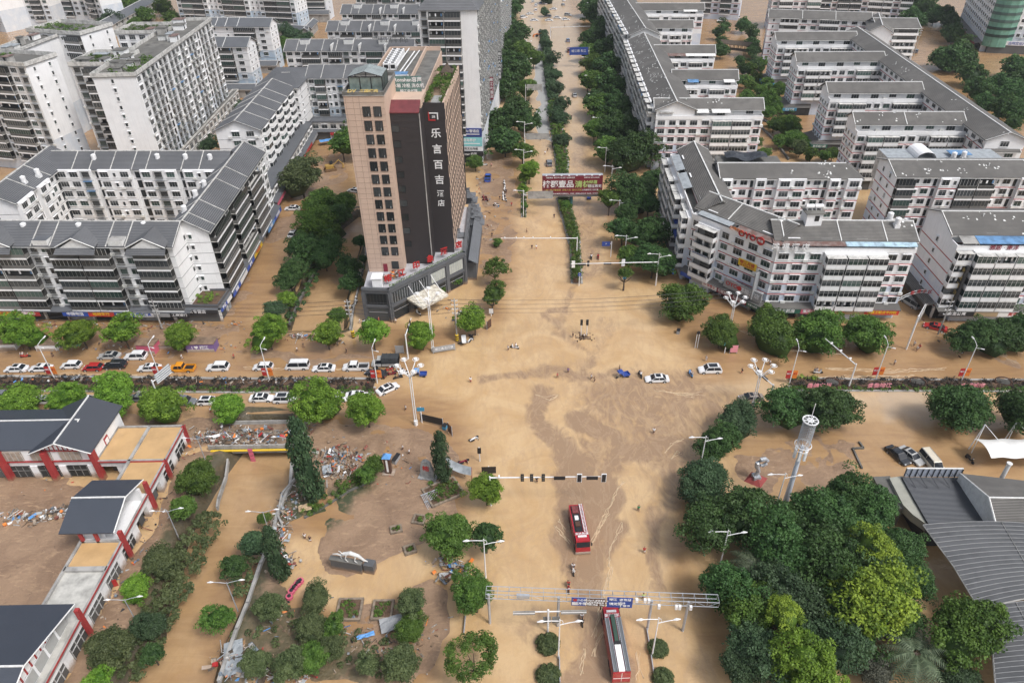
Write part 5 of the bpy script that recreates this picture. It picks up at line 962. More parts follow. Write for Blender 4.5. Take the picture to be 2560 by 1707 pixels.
g = MB(); w_ = Q('S',2030,260,5); g.cyl(w_[0],w_[1],5,8.4,.35,.35,12); g.cyl(w_[0],w_[1],8.4,8.6,.45,.45,12); b.part(g, 'vent_pipe', [M['trimw']])
def arcroof(pl, pr, z, sag, n=18, name='roof', ribm=True):
    """pl/pr: pixel polylines of the left and right edge, top to bottom; courses curve between them"""
    g = MB(); r = MB(); K = 14; A = [Vector(Q('W',x,y,z)) for x,y in pl]; B2 = [Vector(Q('W',x,y,z)) for x,y in pr]
    def at(Pn, t): t *= len(Pn)-1; i = min(int(t), len(Pn)-2); return Pn[i].lerp(Pn[i+1], t-i)
    def f(s, t): p = at(A, t).lerp(at(B2, t), s); return Vector((p.x, p.y+sag*4*s*(1-s), z+1.6*math.sin(PI*min(1,max(0,s)))*.8))
    for j in range(n):
        for i in range(K): g.quad(tuple(f(i/K,(j+1)/n)), tuple(f((i+1)/K,(j+1)/n)), tuple(f((i+1)/K,j/n)), tuple(f(i/K,j/n)), 0)
        if j % 1 == 0: r.tube([f(i/K, j/n)+Vector((0,0,.06)) for i in range(K+1)], .075, 4, 0, False)
    o = b.part(g, name, [mat('grey_ribbed_metal', (.105,.108,.112), .5, .15, .5, bump=.0, big=.2)]); r.build('roof_rib', [mat('rib_metal', (.21,.215,.22), .5, .1, 1)], o)
    e = MB(); e.tube([f(0,t/n) for t in range(n+1)], .1, 4); e.tube([f(.33,t/n)+Vector((0,0,.08)) for t in range(n+1)], .06, 4); e.tube([f(i/K,1) for i in range(K+1)], .12, 4); e.build('roof_trim', [M['concrete']], o)
arcroof([(2120,1205),(2190,1300),(2250,1400)], [(2700,1270),(2700,1340),(2700,1400)], 6.2, 1.6); arcroof([(2235,1400),(2280,1500),(2290,1620)], [(2520,1395),(2600,1520),(2640,1660)], 5.6, .4, 20)
b.finish()
b = Bld('canopy', 'white tensile membrane canopy on slender masts by the parked cars, right edge', (95, 95, 0), 'canopy')
c = [Q('c',1890,895,3.6), Q('c',2050,1072,3.4), Q('c',2700,1085,3.4), Q('c',2700,890,3.6)]; g = MB(); N = 14
A_, B_, C_, D_ = [Vector((x,y,z)) for (x,y,z) in c]
for i in range(N*2):
    for j in range(N):
        def f(i, j): s, t = i/(2*N), j/N; p = A_.lerp(D_, s).lerp(B_.lerp(C_, s), t); return (p.x, p.y+(.25*math.sin(PI*s*3)**2)*(1 if t > .5 else -1)*abs(t-.5)*2, p.z+.7*math.sin(PI*t)+.35*abs(math.sin(PI*(s*3+.1)))*math.sin(PI*t))
        g.quad(f(i,j+1), f(i+1,j+1), f(i+1,j), f(i,j))
b.part(g, 'membrane', [mat('white_membrane', (.78,.77,.74), .7, .06, .6)])
for px in ((1840,990),(2130,960),(2420,985)):
    p = Vector(Q('c',*px,0)); g = MB(); g.tube([p, p+Vector((1.2,.4,5.8))], .1, 6); g.tube([p+Vector((0,-1,0)), p+Vector((1.2,.4,5.8))], .08, 6); g.tube([p+Vector((1.2,.4,5.8)), p+Vector((3.2,-2,3.8))], .05, 6); g.tube([p+Vector((1.2,.4,5.8)), p+Vector((3,2,3.8))], .05, 6); b.part(g, 'mast', [M['whitem']])
b.finish()
# bridges far right
b = Bld('footbridge', 'dark arched footbridge over the far canal beside the long white block', (90, 250, 0), 'bridge')
p, q = Vector(Q('R',-60,830,1.5)), Vector(Q('R',250,870,1.5)); g = MB(); n = 10
for i in range(n):
    a, c = p.lerp(q, i/n), p.lerp(q, (i+1)/n); za, zc = 1.5*math.sin(PI*i/n), 1.5*math.sin(PI*(i+1)/n)
    for s in (-1.6, 1.6): g.tube([a+Vector((0,s,za+.9)), c+Vector((0,s,zc+.9))], .08, 4); g.tube([a+Vector((0,s,za)), a+Vector((0,s,za+.9))], .06, 4)
    g.hexa([(a.x,a.y-1.7,a.z+za-.3),(c.x,c.y-1.7,c.z+zc-.3),(c.x,c.y+1.7,c.z+zc-.3),(a.x,a.y+1.7,a.z+za-.3),(a.x,a.y-1.7,a.z+za),(c.x,c.y-1.7,c.z+zc),(c.x,c.y+1.7,c.z+zc),(a.x,a.y+1.7,a.z+za)])
b.part(g, 'deck', [M['void']])
b = Bld('covered_bridge', 'dark timber covered footbridge among trees above the far canal', (110, 330, 0), 'bridge')
p, q = Vector(Q('3',1930,440,3)), Vector(Q('3',2210,470,3)); d = q-p; L = d.length; g = MB(); g.box(0,-1.6,-.3,L,1.6,0); 
for i in range(9):
    for s in (-1.5,1.5): g.box(L*i/8-.12,s-.12,-3.4 if i in (2,6) else 0,L*i/8+.12,s+.12,2.6)
g.hexa([(-1,-2.6,2.4),(L+1,-2.6,2.4),(L+1,0,3.8),(-1,0,3.8),(-1,-2.6,2.6),(L+1,-2.6,2.6),(L+1,0,4),(-1,0,4)]); g.hexa([(L+1,2.6,2.4),(-1,2.6,2.4),(-1,0,3.8),(L+1,0,3.8),(L+1,2.6,2.6),(-1,2.6,2.6),(-1,0,4),(L+1,0,4)]); g.box(0,-1.6,.4,L,-1.5,.9); b.part(g, 'timber_frame', [M['bark']], T(*p) @ RZ(math.atan2(d.y,d.x)))
# ------------------------------------------------------------------ trees, hedges, plants
def leafmat(name, dark, light, hue=.0):
    m = bpy.data.materials.new(name); m.use_nodes = True; nt = m.node_tree; L = nt.links.new; B = nt.nodes['Principled BSDF']; B.inputs['Roughness'].default_value = .55; B.inputs['Specular IOR Level'].default_value = .3
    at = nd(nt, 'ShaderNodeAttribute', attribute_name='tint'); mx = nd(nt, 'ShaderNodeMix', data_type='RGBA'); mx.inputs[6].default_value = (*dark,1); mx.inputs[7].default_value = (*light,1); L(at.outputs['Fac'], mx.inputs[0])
    oi = nd(nt, 'ShaderNodeObjectInfo'); h = nd(nt, 'ShaderNodeHueSaturation'); r = nd(nt, 'ShaderNodeMapRange'); L(oi.outputs['Random'], r.inputs[0]); r.inputs[3].default_value = .8; r.inputs[4].default_value = 1.2; L(r.outputs[0], h.inputs['Value'])
    r2 = nd(nt, 'ShaderNodeMapRange'); L(oi.outputs['Random'], r2.inputs[0]); r2.inputs[3].default_value = .488; r2.inputs[4].default_value = .51; L(r2.outputs[0], h.inputs['Hue']); L(mx.outputs[2], h.inputs['Color']); L(h.outputs[0], B.inputs['Base Color'])
    tr = nd(nt, 'ShaderNodeBsdfTranslucent'); L(h.outputs[0], tr.inputs['Color']); ms = nd(nt, 'ShaderNodeMixShader'); ms.inputs[0].default_value = .25; L(B.outputs[0], ms.inputs[1]); L(tr.outputs[0], ms.inputs[2]); L(ms.outputs[0], nt.nodes['Material Output'].inputs[0]); return m
LM = {'bright': leafmat('leaf_bright', (.05,.12,.012), (.21,.345,.04)), 'mid': leafmat('leaf_mid', (.030,.075,.014), (.13,.225,.038)), 'dark': leafmat('leaf_dark', (.018,.052,.015), (.085,.165,.045)),
      'blue': leafmat('leaf_bluish', (.020,.050,.022), (.085,.145,.065)), 'lime': leafmat('leaf_lime', (.045,.105,.015), (.33,.44,.05)), 'olive': leafmat('leaf_olive', (.038,.062,.022), (.14,.175,.07)),
      'grey': leafmat('leaf_grey', (.050,.052,.036), (.13,.135,.10)), 'purple': leafmat('leaf_purple', (.030,.028,.026), (.075,.065,.055)), 'palm': leafmat('leaf_palm', (.05,.075,.04), (.15,.19,.11))}
def leaf_cloud(name, cen, rad, nper, size, lm, seed, up=.35, filler=None, mats=None, aspect=1.):
    """many small leaf faces round clump centres (unit space handled by caller)"""
    r = np.random.default_rng(seed); cen = np.asarray(cen, float); n = len(cen); rad = np.broadcast_to(rad, (n,)).astype(float)
    C_ = np.repeat(cen, nper, 0); R_ = np.repeat(rad, nper); N = len(C_); d = r.normal(size=(N,3)); d /= np.linalg.norm(d, axis=1)[:,None]; d[:,2] = np.where(d[:,2] < -.3, -d[:,2], d[:,2])
    pos = C_+d*(R_*(.55+.5*r.random(N)**.6))[:,None]*np.array([1,1,.8])
    nr = d*.7+r.normal(size=(N,3))*.55+np.array([0,0,up]); nr /= np.linalg.norm(nr, axis=1)[:,None]
    t = np.cross(nr, r.normal(size=(N,3))); t /= np.linalg.norm(t, axis=1)[:,None]; q = np.cross(nr, t); s = size*(.6+.8*r.random(N)); t *= (s*aspect)[:,None]; q *= s[:,None]
    co = np.stack([pos-t*.5, pos+q*.35, pos+t*.5, pos-q*.35], 1).reshape(-1,3)
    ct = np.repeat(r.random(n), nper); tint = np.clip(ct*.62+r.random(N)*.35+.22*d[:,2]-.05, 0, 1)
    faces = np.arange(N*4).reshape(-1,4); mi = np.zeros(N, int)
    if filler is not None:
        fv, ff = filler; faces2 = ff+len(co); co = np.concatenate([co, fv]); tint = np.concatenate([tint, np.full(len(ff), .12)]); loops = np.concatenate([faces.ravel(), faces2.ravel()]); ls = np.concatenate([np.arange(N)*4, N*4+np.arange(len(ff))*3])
    else: loops = faces.ravel(); ls = np.arange(N)*4
    me = bpy.data.meshes.new(name); me.vertices.add(len(co)); me.vertices.foreach_set('co', co.ravel()); me.loops.add(len(loops)); me.loops.foreach_set('vertex_index', loops); me.polygons.add(len(ls)); me.polygons.foreach_set('loop_start', ls)
    at = me.attributes.new('tint', 'FLOAT', 'FACE'); at.data.foreach_set('value', tint.astype(np.float32)); me.materials.append(lm); me.update(); me.validate(); return me
import bmesh
def blob(fn, sub=2):
    bm = bmesh.new(); bmesh.ops.create_icosphere(bm, subdivisions=sub, radius=1); v = np.array([fn(np.array(q.co)) for q in bm.verts]); f = np.array([[w.index for w in p.verts] for p in bm.faces]); bm.free(); return v, f
def crown(name, lm, seed, shape='round', ncl=95, nper=60, size=.085, flat=.72, lump=.22, rc=.2):
    """unit crown: radius 1, centre at origin"""
    r = np.random.default_rng(seed); ga = r.random((6,3))*2-1; ga /= np.linalg.norm(ga, axis=1)[:,None]; am = r.random(6)
    def R_(d): return 1-lump+lump*1.6*sum(a*max(0, float(g@d))**3 for a, g in zip(am, ga))/1.2
    cen = []
    for i in range(ncl):
        d = r.normal(size=3); d /= np.linalg.norm(d); 
        if d[2] < -.25: d[2] *= -1
        k = R_(d)*(.84 if i % 4 else .6+.55*r.random())
        p = d*k*np.array([1,1,flat])
        if shape == 'cone': z = r.random()**1.3; a = r.random()*2*PI; w = (1-z)*.62+.06; p = np.array([math.cos(a)*w, math.sin(a)*w, z*2.4-.9])
        if shape == 'column': z = r.random(); a = r.random()*2*PI; w = .55*math.sin(PI*min(1, z*.8+.18))**.6*(.8+.3*r.random()); p = np.array([math.cos(a)*w, math.sin(a)*w, z*2.2-1.])
        cen.append(p)
    fil = None
    if shape == 'round': fil = blob(lambda c: c*R_(c)*.70*np.array([1,1,flat*.95]))
    elif shape == 'sparse': pass
    else: fil = blob(lambda c: np.array([c[0]*.36, c[1]*.36, c[2]*.95+.05]))
    return leaf_cloud(name, cen, rc*(.6+.8*r.random(len(cen))), nper, size, lm, seed+1, filler=fil)
CROWN = {}
def get_crown(sp, var, det):
    k = (sp, var, det)
    if k in CROWN: return CROWN[k]
    kind, shp = (sp.split('_')+['round'])[:2]; n, m_, s_ = {0:(46,34,.15),1:(90,56,.10),2:(130,110,.062)}[det]
    if shp == 'sparse': n = int(n*.6)
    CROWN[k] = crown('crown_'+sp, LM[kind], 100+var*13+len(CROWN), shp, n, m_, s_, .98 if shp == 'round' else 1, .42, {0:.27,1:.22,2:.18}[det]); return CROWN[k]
TRUNK = {}
def trunk_mesh(v, fork=.55):
    if v in TRUNK: return TRUNK[v]
    r = random.Random(v); g = MB(); top = fork; g.tube([(0,0,-.06),(.01,0,top*.5),(.0,.01,top)], [.062,.045,.038], 8)
    for i in range(6): a = i*PI/3+r.random(); l = .3+.2*r.random(); g.tube([(0,0,top*.92),(math.cos(a)*l*.5,math.sin(a)*l*.5,top+.14),(math.cos(a)*l,math.sin(a)*l,top+.34+.1*r.random())], [.03,.02,.008], 5, 0, False)
    TRUNK[v] = g.mesh('trunk', [M['bark']]); return TRUNK[v]
TREES = 0
def tree(k, x, y, rpx, sp, h=None, label='', group=None, var=None, sq=1., name='tree'):
    """x, y: crown centre in the crop, rpx: crown radius there; h: crown centre height"""
    global TREES; s = CR[k][2]; u, v = CR[k][0]+x*s, CR[k][1]+y*s; g0 = G(u, v, 4); rm = rpx*s/px_per_m(g0[0], g0[1], 4)*(1.08 if g0[1] < 200 else 1.3)
    hc = h if h is not None else max(2.2, rm*1.15); w = G(u, v, hc); TREES += 1; rm *= .8 if group == 'median trees' else (.78 if group == 'left roadside trees' and x > 1195 else 1); var = TREES % 4 if var is None else var; sq_ = sq*(0.92+.16*((TREES*37) % 10)/10)
    root = thing(name, label, 'tree', (w[0], w[1], -.1), 0, group)
    det = 2 if rpx*s > 42 else (1 if rpx*s > 17 else 0)
    tm = trunk_mesh(var); t = link('trunk', tm, root); t.scale = (hc*.9, hc*.9, hc*1.0)
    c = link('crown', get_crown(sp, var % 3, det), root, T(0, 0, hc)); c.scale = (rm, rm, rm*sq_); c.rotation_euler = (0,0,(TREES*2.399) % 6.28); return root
ROW = []
def row(phrase, tail, k, items, sp, group, h=None, frm=''):
    n = len(items)
    for i, it in enumerate(items):
        s_ = it[3] if len(it) > 3 else sp; hh = it[4] if len(it) > 4 else h
        lab = f"{phrase}, {ORD[i]} {tail}" if n > 1 else f"{phrase} {tail}"
        tree(k, it[0], it[1], it[2], s_, hh, lab, group)
# street trees, left cross street
row('bright green street tree north of the left street', 'from the photo edge', 'W', [(52,768,46),(185,766,44),(283,767,38),(412,770,40),(616,768,44),(750,768,36),(856,770,34),(968,768,42),(1090,735,34)], 'bright', 'bright street trees along the shops', 4.2)
row('green street tree beside the left hotel road', 'from the south', 'W', [(1130,684,27),(1136,620,34,'mid_sparse')], 'mid', 'trees by the hotel forecourt', 4.6)
row('bright green tree south of the left street', 'from the photo edge', 'W', [(45,925,55),(150,925,46),(262,920,54),(365,933,60),(527,936,46)], 'bright', 'street trees on the south verge', 3.8)
tree('W', 732, 934, 60, 'bright', 4.2, 'large vivid green round tree beside the debris bridge'); tree('W', 842, 944, 54, 'bright_round', 4.2, 'large round green tree right of the vivid green one'); 
row('green tree on the plaza side of the lower road', 'from the crossroads', 'W', [(1117,1120,46,'bright'),(1030,1232,62,'mid'),(1115,1230,38,'dark'),(1092,1365,56,'mid'),(1088,1520,62,'mid_sparse')], 'mid', 'trees along the plaza edge', 4.2)
tree('W', 1570, 700, 58, 'mid', 3.6, 'round green tree standing alone in the flood before the corner building')
row('dark round tree in front of the corner building shops', 'from the crossroads', 'W', [(1655,768,44),(1762,764,60),(1880,768,62),(1985,772,58)], 'mid', 'trees in front of the shops', 3.6); row('dark tree north of the right street at the photo edge', 'from the alley', 'W', [(2225,780,52),(2300,772,58),(2350,776,50)], 'dark', 'trees in front of the shops', 3.6)
row('large dark round tree south of the right street', 'from the crossroads', 'W', [(1815,938,62),(1912,942,72),(2205,944,76),(2340,944,66)], 'dark', 'large trees south of the right street', 4.5)
row('dull green feathery tree at the south east corner', 'from the street', 'W', [(1692,965,52,'blue'),(1640,1025,50,'dark'),(1618,1110,66,'blue'),(1590,1130,36,'blue')], 'blue', 'corner trees', 3.6)
row('tree of the dense wooded park lower right', 'counted from the top', 'W', [(1640,1200,78),(1720,1180,80),(1790,1215,75),(1880,1180,80),(1940,1165,66),(1992,1195,66),(2068,1264,60),(1800,1290,90),(1895,1270,95),(2000,1290,90),(2100,1335,56,'dark'),(1665,1350,72),(1720,1400,80,'mid'),(1830,1390,90,'blue'),(1950,1420,90),(2060,1420,70,'dark'),(1740,1500,78,'blue'),(1880,1480,80,'blue')], 'dark', 'park trees', 5.0)
row('lime yellow crown among the dark park trees', 'counted from the top', 'W', [(2005,1385,98,'lime'),(2030,1290,56,'lime'),(1795,1400,48,'lime')], 'lime', 'lime green park trees', 7.6)
tree('W', 1850, 1545, 82, 'bright', 6, 'light green round tree cut by the bottom edge, lower right'); tree('W', 2215, 1440, 86, 'mid', 5.5, 'fresh green layered tree beside the ribbed market roof'); tree('W', 2200, 1560, 50, 'blue', 3, 'small dark green tree at the bottom edge under the palm'); tree('W', 2010, 1545, 46, 'grey', 2.2, 'grey leafless looking round bush near the palm', name='bush')
tree('W', 1700, 1530, 60, 'blue', 4.5, 'dark tree at the bottom edge left of the light green one')
# main road, left side rows (far)
row('dark tree on the left side of the main road', 'from the hotel', 'W', [(1215,390,26,'bright'),(1200,352,30,'mid'),(1160,330,36),(1210,285,38),(1150,285,36),(1185,255,34),(1160,205,36),(1215,205,30,'mid'),(1190,165,34),(1155,150,30),(1200,120,32,'mid'),(1225,135,24,'mid'),(1160,110,28),(1190,80,28),(1165,60,26),(1170,25,26),(1185,5,22)], 'dark', 'left roadside trees', 5)
row('tree on the grass divider by the billboard', 'from the south', 'W', [(1203,470,10,'mid'),(1203,440,12,'bright'),(1205,410,14,'bright')], 'mid', 'small divider trees', 2)
row('tree on the right side of the main road', 'from the traffic light', 'W', [(1500,600,52),(1445,590,30,'mid'),(1435,628,18,'mid'),(1475,540,50),(1430,530,34),(1490,470,30),(1465,450,46),(1400,460,30,'mid'),(1435,495,30),(1500,415,26),(1440,360,52),(1395,345,30,'mid'),(1420,300,44),(1365,300,26,'mid'),(1385,250,34,'mid'),(1420,255,36),(1360,240,24),(1375,195,30,'mid'),(1410,205,36),(1350,185,22,'mid'),(1400,160,34),(1360,150,24,'mid'),(1390,120,32),(1350,120,20,'mid'),(1380,80,30),(1355,90,22),(1370,40,28),(1350,20,24),(1390,10,26)], 'dark', 'right roadside trees', 5)
# upper canal trees, yard trees
row('dark bushy tree between the two left lanes', 'from the north', 'W', [(740,470,36,'mid'),(795,470,34,'mid'),(735,520,56,'mid'),(770,500,40,'dark'),(700,575,52),(745,590,46),(665,640,40),(660,690,24,'bright'),(632,715,30,'blue')], 'dark', 'trees between the left lanes', 4)
row('dark bush by the canal left of the hotel', 'from the north', 'W', [(825,555,18),(835,595,12),(800,620,34),(805,650,30),(775,728,26,'mid')], 'dark', 'canal bushes by the hotel', 2.2)
tree('W', 690, 410, 44, 'olive', 6.5, 'spreading thin tree in the muddy yard behind the courtyard block'); tree('W', 785, 335, 32, 'mid', 6, 'leafy tree beside the beige tower in the muddy yard'); tree('W', 1092, 375, 18, 'mid', 3, 'small round tree by the foot of the tall white tower')
# lower left bank
row('dusty green bankside tree left of the canal', 'from the bridge', 'W', [(455,1100,50,'mid'),(425,1170,36,'mid'),(370,1295,50,'olive'),(310,1350,40,'bright'),(260,1490,66,'olive'),(355,1440,40,'blue'),(350,1500,30,'dark'),(225,1565,30,'bright')], 'olive', 'trees on the left canal bank', 2.6)
row('small dark tree hanging over the right canal bank', 'from the bridge', 'W', [(580,1250,36,'blue'),(540,1300,34,'dark'),(515,1418,34,'mid'),(605,1190,18,'mid')], 'blue', 'trees over the canal', 1.2)
row('muddied park tree by the lower plaza', 'from the top left', 'W', [(620,1395,44,'olive'),(725,1378,40,'olive'),(712,1440,44,'olive'),(665,1530,50,'olive'),(590,1530,42,'olive'),(945,1385,44,'olive'),(945,1450,40,'mid'),(925,1530,54,'olive'),(760,1490,40,'olive'),(850,1530,30,'olive'),(760,1450,26,'mid'),(720,1510,42,'mid')], 'olive', 'park trees by the plaza', 2.6)
for (x, y0_, y1_, lab) in [(722, 985, 1150, 'tall narrow dark conifer like tree beside the debris, nearest the bridge'), (650, 1225, 1330, 'narrow dark tree left of the plaza path'), (1018, 1005, 1105, 'ragged leaning evergreen in the planter beside the plaza stone')]:
    base = Q('W', x, y1_, 0); top = 3
    for z in np.arange(3, 26, .1):
        c_ = RM.T @ np.array([base[0], base[1], z-CAM_H]); vv = (CY+F_PX*c_[1]/c_[2])/1.0884
        if vv < y0_: top = z; break
    root = thing('evergreen_tree', lab, 'tree', base, 0); link('trunk', trunk_mesh(1), root).scale = (3, 3, top*.8); c = link('crown', get_crown('blue_column', 1, 1), root, T(0,0,top*.5)); w_ = 3.4 if x == 722 else 2.4; c.scale = (w_, w_, top*.47)
def palm(k, x, y, h, r_, lab):
    w = Q(k, x, y, h); root = thing('palm_tree', lab, 'tree', (w[0], w[1], 0), 0); g = MB(); g.tube([(0,0,-.1),(0,0,h)], [.35,.25], 8); g.build('trunk', [M['bark']], root); V = []; T_ = []
    rr = random.Random(int(x)); g = MB()
    for i in range(34):
        a = i*2.4; el = .9-1.15*(i/34); n = 9; pts = []
        for j in range(n+1): t = j/n; pts.append(Vector((math.cos(a)*r_*t*math.cos(el*(1-t)), math.sin(a)*r_*t*math.cos(el*(1-t)), r_*(t*math.sin(el)-t*t*.75))))
        for j in range(1, n): 
            p, q = pts[j], pts[j+1] if j < n else pts[j]; d = (q-p).normalized(); s = d.cross(Vector((0,0,1))).normalized(); wl = .95*math.sin(PI*min(1, j/n*.85+.12))
            for sg in (-1, 1):
                for e in (0, .5): o = p.lerp(q, e); tip = o+s*sg*wl+d*.45-Vector((0,0,.25)); g.poly([tuple(o), tuple(o+d*.22), tuple(tip)], 0)
    me = g.mesh('fronds', [LM['palm']]); at = me.attributes.new('tint','FLOAT','FACE'); at.data.foreach_set('value', rng.random(len(me.polygons)).astype(np.float32)); link('fronds', me, root, T(0,0,h))
palm('W', 1738, 1300, 6, 4.2, 'grey green palm among the park trees, upper of the two palms'); palm('W', 2105, 1500, 5, 4.6, 'pale green palm near the bottom edge beside the market roof')
# hedges
def hedge(name, label, pts, w, h, lm, k='W', cat='hedge', dens=4.5, size=.32, group=None, z=0, lm2=None, kind=None):
    P_ = [Vector(Q(k, x, y, z)) for x, y in pts]; o = P_[0].copy(); C_ = []; r = random.Random(len(label)); sd = rng
    for i in range(len(P_)-1):
        a, c = P_[i], P_[i+1]; L = (c-a).length; d = (c-a).normalized(); s = Vector((-d.y, d.x, 0)); wa = w if not isinstance(w, (list,tuple)) else w[i]
        for j in range(int(L*wa*dens*.35)+1): t = r.random(); C_.append(tuple(a.lerp(c, t)+s*(r.random()-.5)*wa-o+Vector((0,0,h*(.45+.5*r.random())))))
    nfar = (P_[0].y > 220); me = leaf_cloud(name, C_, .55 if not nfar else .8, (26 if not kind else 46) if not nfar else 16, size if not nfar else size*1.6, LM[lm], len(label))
    if kind: ob = link(name, me); ob.location = o; ob['kind'] = kind; ob['label'] = label; return ob
    root = thing(name, label, cat, o, 0, group); fo = link('foliage', me, root)
    g = MB()
    for i in range(len(P_)-1):
        a, c = P_[i]-o, P_[i+1]-o; d = c-a; L = d.length; s0 = len(g.v); wa = (w if not isinstance(w,(list,tuple)) else w[i]); g.box(0,-wa*.5-.25,-.1,L,wa*.5+.25,.22,0); g.box(0,-wa*.36,.2,L,wa*.36,h*.62,1); g.xf(T(*a) @ RZ(math.atan2(d.y,d.x)), s0)
    g.build('planter_kerb', [M['concrete'], M['soil']], root); return root
hedge('median_hedge', 'long clipped hedge on the central reservation of the main road, near part', [(1325,652),(1320,560),(1303,500),(1292,455)], [2.6,3.2,3.6], 2.5, 'mid', dens=8); 
hedge('median_hedge', 'bushy planted central reservation of the main road, middle part beyond the billboard', [(1288,430),(1292,380),(1284,330),(1276,280),(1272,240)], [4,4.4,4.8,5], 2.4, 'mid', dens=5, size=.4); hedge('median_hedge', 'bushy planted central reservation of the main road, far part', [(1271,235),(1262,180),(1256,120),(1248,78)], [4,4,4], 2.2, 'blue', dens=4.0, size=.5)
row('tree on the central reservation of the main road', 'from the billboard', 'W', [(1290,325,24),(1285,275,24),(1285,245,22),(1280,205,20),(1275,175,20),(1265,140,18),(1258,105,16),(1300,470,16,'mid'),(1255,0,20),(1250,30,12)], 'blue', 'median trees', 2.5)
hedge('divider_hedge', 'thin green strip under the lamp on the left lane divider', [(1203,500),(1203,420)], 1.2, .5, 'mid')
hedge('street_hedge', 'muddy flower hedge down the middle of the left street', [(-40,878),(250,880),(520,884),(860,884)], 4.2, .55, 'purple', size=.28, dens=3.4); hedge('street_hedge', 'green lower edge of the hedge in the left street', [(-40,892),(250,894),(520,896),(862,897)], 1.6, .4, 'mid', size=.26, dens=5)
hedge('street_hedge', 'dark hedge with characters down the middle of the right street', [(1815,880),(2050,884),(2400,884)], 3.2, .6, 'purple', size=.28, dens=4); hedge('street_hedge', 'green lower edge of the hedge in the right street', [(1812,893),(2400,895)], 1.2, .4, 'mid', size=.26, dens=6); hedge('street_hedge', 'bright green start of the hedge in the right street', [(1815,872),(1880,873)], 1.2, .7, 'lime', size=.26, dens=6)
for k_, x, y, lab in [('W',1259,1473,'round clipped bush under the signpost, upper of the left pair'),('W',1260,1545,'round clipped bush at the bottom edge, lower of the left pair'),('W',1512,1483,'round clipped bush right of the long fire truck, upper one'),('W',1524,1550,'round clipped bush at the bottom edge right of the long fire truck')]:
    w = Q(k_, x, y, 1.0); root = thing('round_bush', lab, 'bush', (w[0],w[1],0), 0, 'round clipped bushes'); r_ = 1.75 if x < 1400 else 1.45; rr = np.random.default_rng(int(y)); d = rr.normal(size=(90,3)); d /= np.linalg.norm(d,axis=1)[:,None]; d[:,2] = abs(d[:,2])
    link('foliage', leaf_cloud('foliage', d*r_*np.array([.9,.9,.72])+np.array([0,0,.2]), .32, 42, .17, LM['olive'], int(x), filler=blob(lambda c: c*np.array([r_*.92,r_*.92,r_*.75])+np.array([0,0,.2]))), root)
hedge('bank_plants', 'overgrown vegetation on the left bank of the canal', [(500,1190),(450,1250),(420,1330),(380,1400),(330,1500),(290,1560)], 5.5, 1.3, 'olive', dens=5, size=.35, kind='stuff')
hedge('bank_plants', 'bushes and weeds on the strip between the canal and the plaza', [(600,1230),(570,1300),(545,1370)], 3, .8, 'olive', dens=4, size=.35, kind='stuff'); hedge('bank_plants', 'grassy bank beside the plaza planter', [(700,1180),(790,1120),(860,1090)], 3.5, .7, 'mid', dens=2.6, size=.3, kind='stuff')
hedge('bank_plants', 'green bank vegetation of the canal left of the hotel', [(660,740),(700,680),(740,600)], 3, .9, 'dark', dens=2, size=.4, kind='stuff'); hedge('bank_plants', 'low plants under the park trees', [(560,1420),(700,1460),(850,1500),(950,1540)], 7, .4, 'olive', dens=.7, size=.3, kind='stuff')
tree('W', 842, 1085, 24, 'mid', 2, 'small bushy tree left of the plaza gate post'); tree('W', 858, 1070, 28, 'mid', 2.2, 'bushy tree right of the small one by the gate post')
row('shrub by the hotel forecourt', 'from the left', 'W', [(1015,668,13,'mid'),(1030,650,14,'bright'),(1050,645,14,'mid'),(1145,556,12,'mid')], 'mid', 'forecourt shrubs', 1.6)
hedge('planter_shrubs', 'bed of shrubs in the plaza planter around the evergreen', [(985,1130),(1050,1120)], 3.5, .8, 'mid', dens=2.4)
# far and right side greenery
row('dark tree between the long white block and the comb block', 'counted from the south', 'R', [(90,1030,62),(160,1120,60),(330,900,80),(400,1010,90),(300,1010,60),(470,1080,60,'olive'),(250,740,80),(160,690,60),(230,640,70),(130,600,60),(60,560,50,'mid'),(740,1120,60),(300,580,60),(140,370,50),(60,700,60),(30,640,60),(200,780,60),(380,860,60),(250,880,70),(420,930,60),(480,1000,60),(100,480,50),(40,420,50),(200,520,50),(660,1130,50),(560,1120,50),(20,520,50)], 'mid', 'trees between the blocks', 3)
row('dark tree around the timber bridge', 'counted from the south', '3', [(2060,760,50),(2120,640,50),(2100,560,46),(2230,600,60),(2220,470,70),(1920,470,70),(1920,380,50),(1900,300,60),(2120,240,70),(2200,320,60),(2210,400,60),(1960,240,50),(1930,60,60),(2040,40,60),(1880,20,40)], 'dark', 'trees by the timber bridge', 4)
row('dark tree at the upper right behind the comb block', 'counted from the top', '4', [(1350,60,110),(1450,100,90),(1530,160,90),(1620,150,80),(1680,220,80),(1340,200,110),(1300,300,80),(1700,330,90),(1770,400,60),(1640,560,150),(1780,560,140),(1850,700,110),(1950,850,120),(2010,960,90),(2150,1000,120),(2290,1060,110),(2200,900,130),(2300,780,130),(2260,640,110),(2340,900,100),(2120,800,100),(2330,620,80),(2250,1140,70)], 'dark', 'upper right woodland trees', 4.5)
row('tree in the gaps between the upper left blocks', 'counted from the left', 'W', [(250,60,22,'blue'),(235,75,18),(560,250,20),(650,105,22,'mid'),(670,85,20),(640,130,18),(540,18,14,'mid'),(700,15,16),(480,335,18),(705,90,14),(300,22,24,'mid'),(330,40,22,'mid'),(345,12,24),(375,25,20,'mid'),(310,60,18,'mid'),(395,45,18,'mid')], 'blue', 'trees between the left blocks', 3)
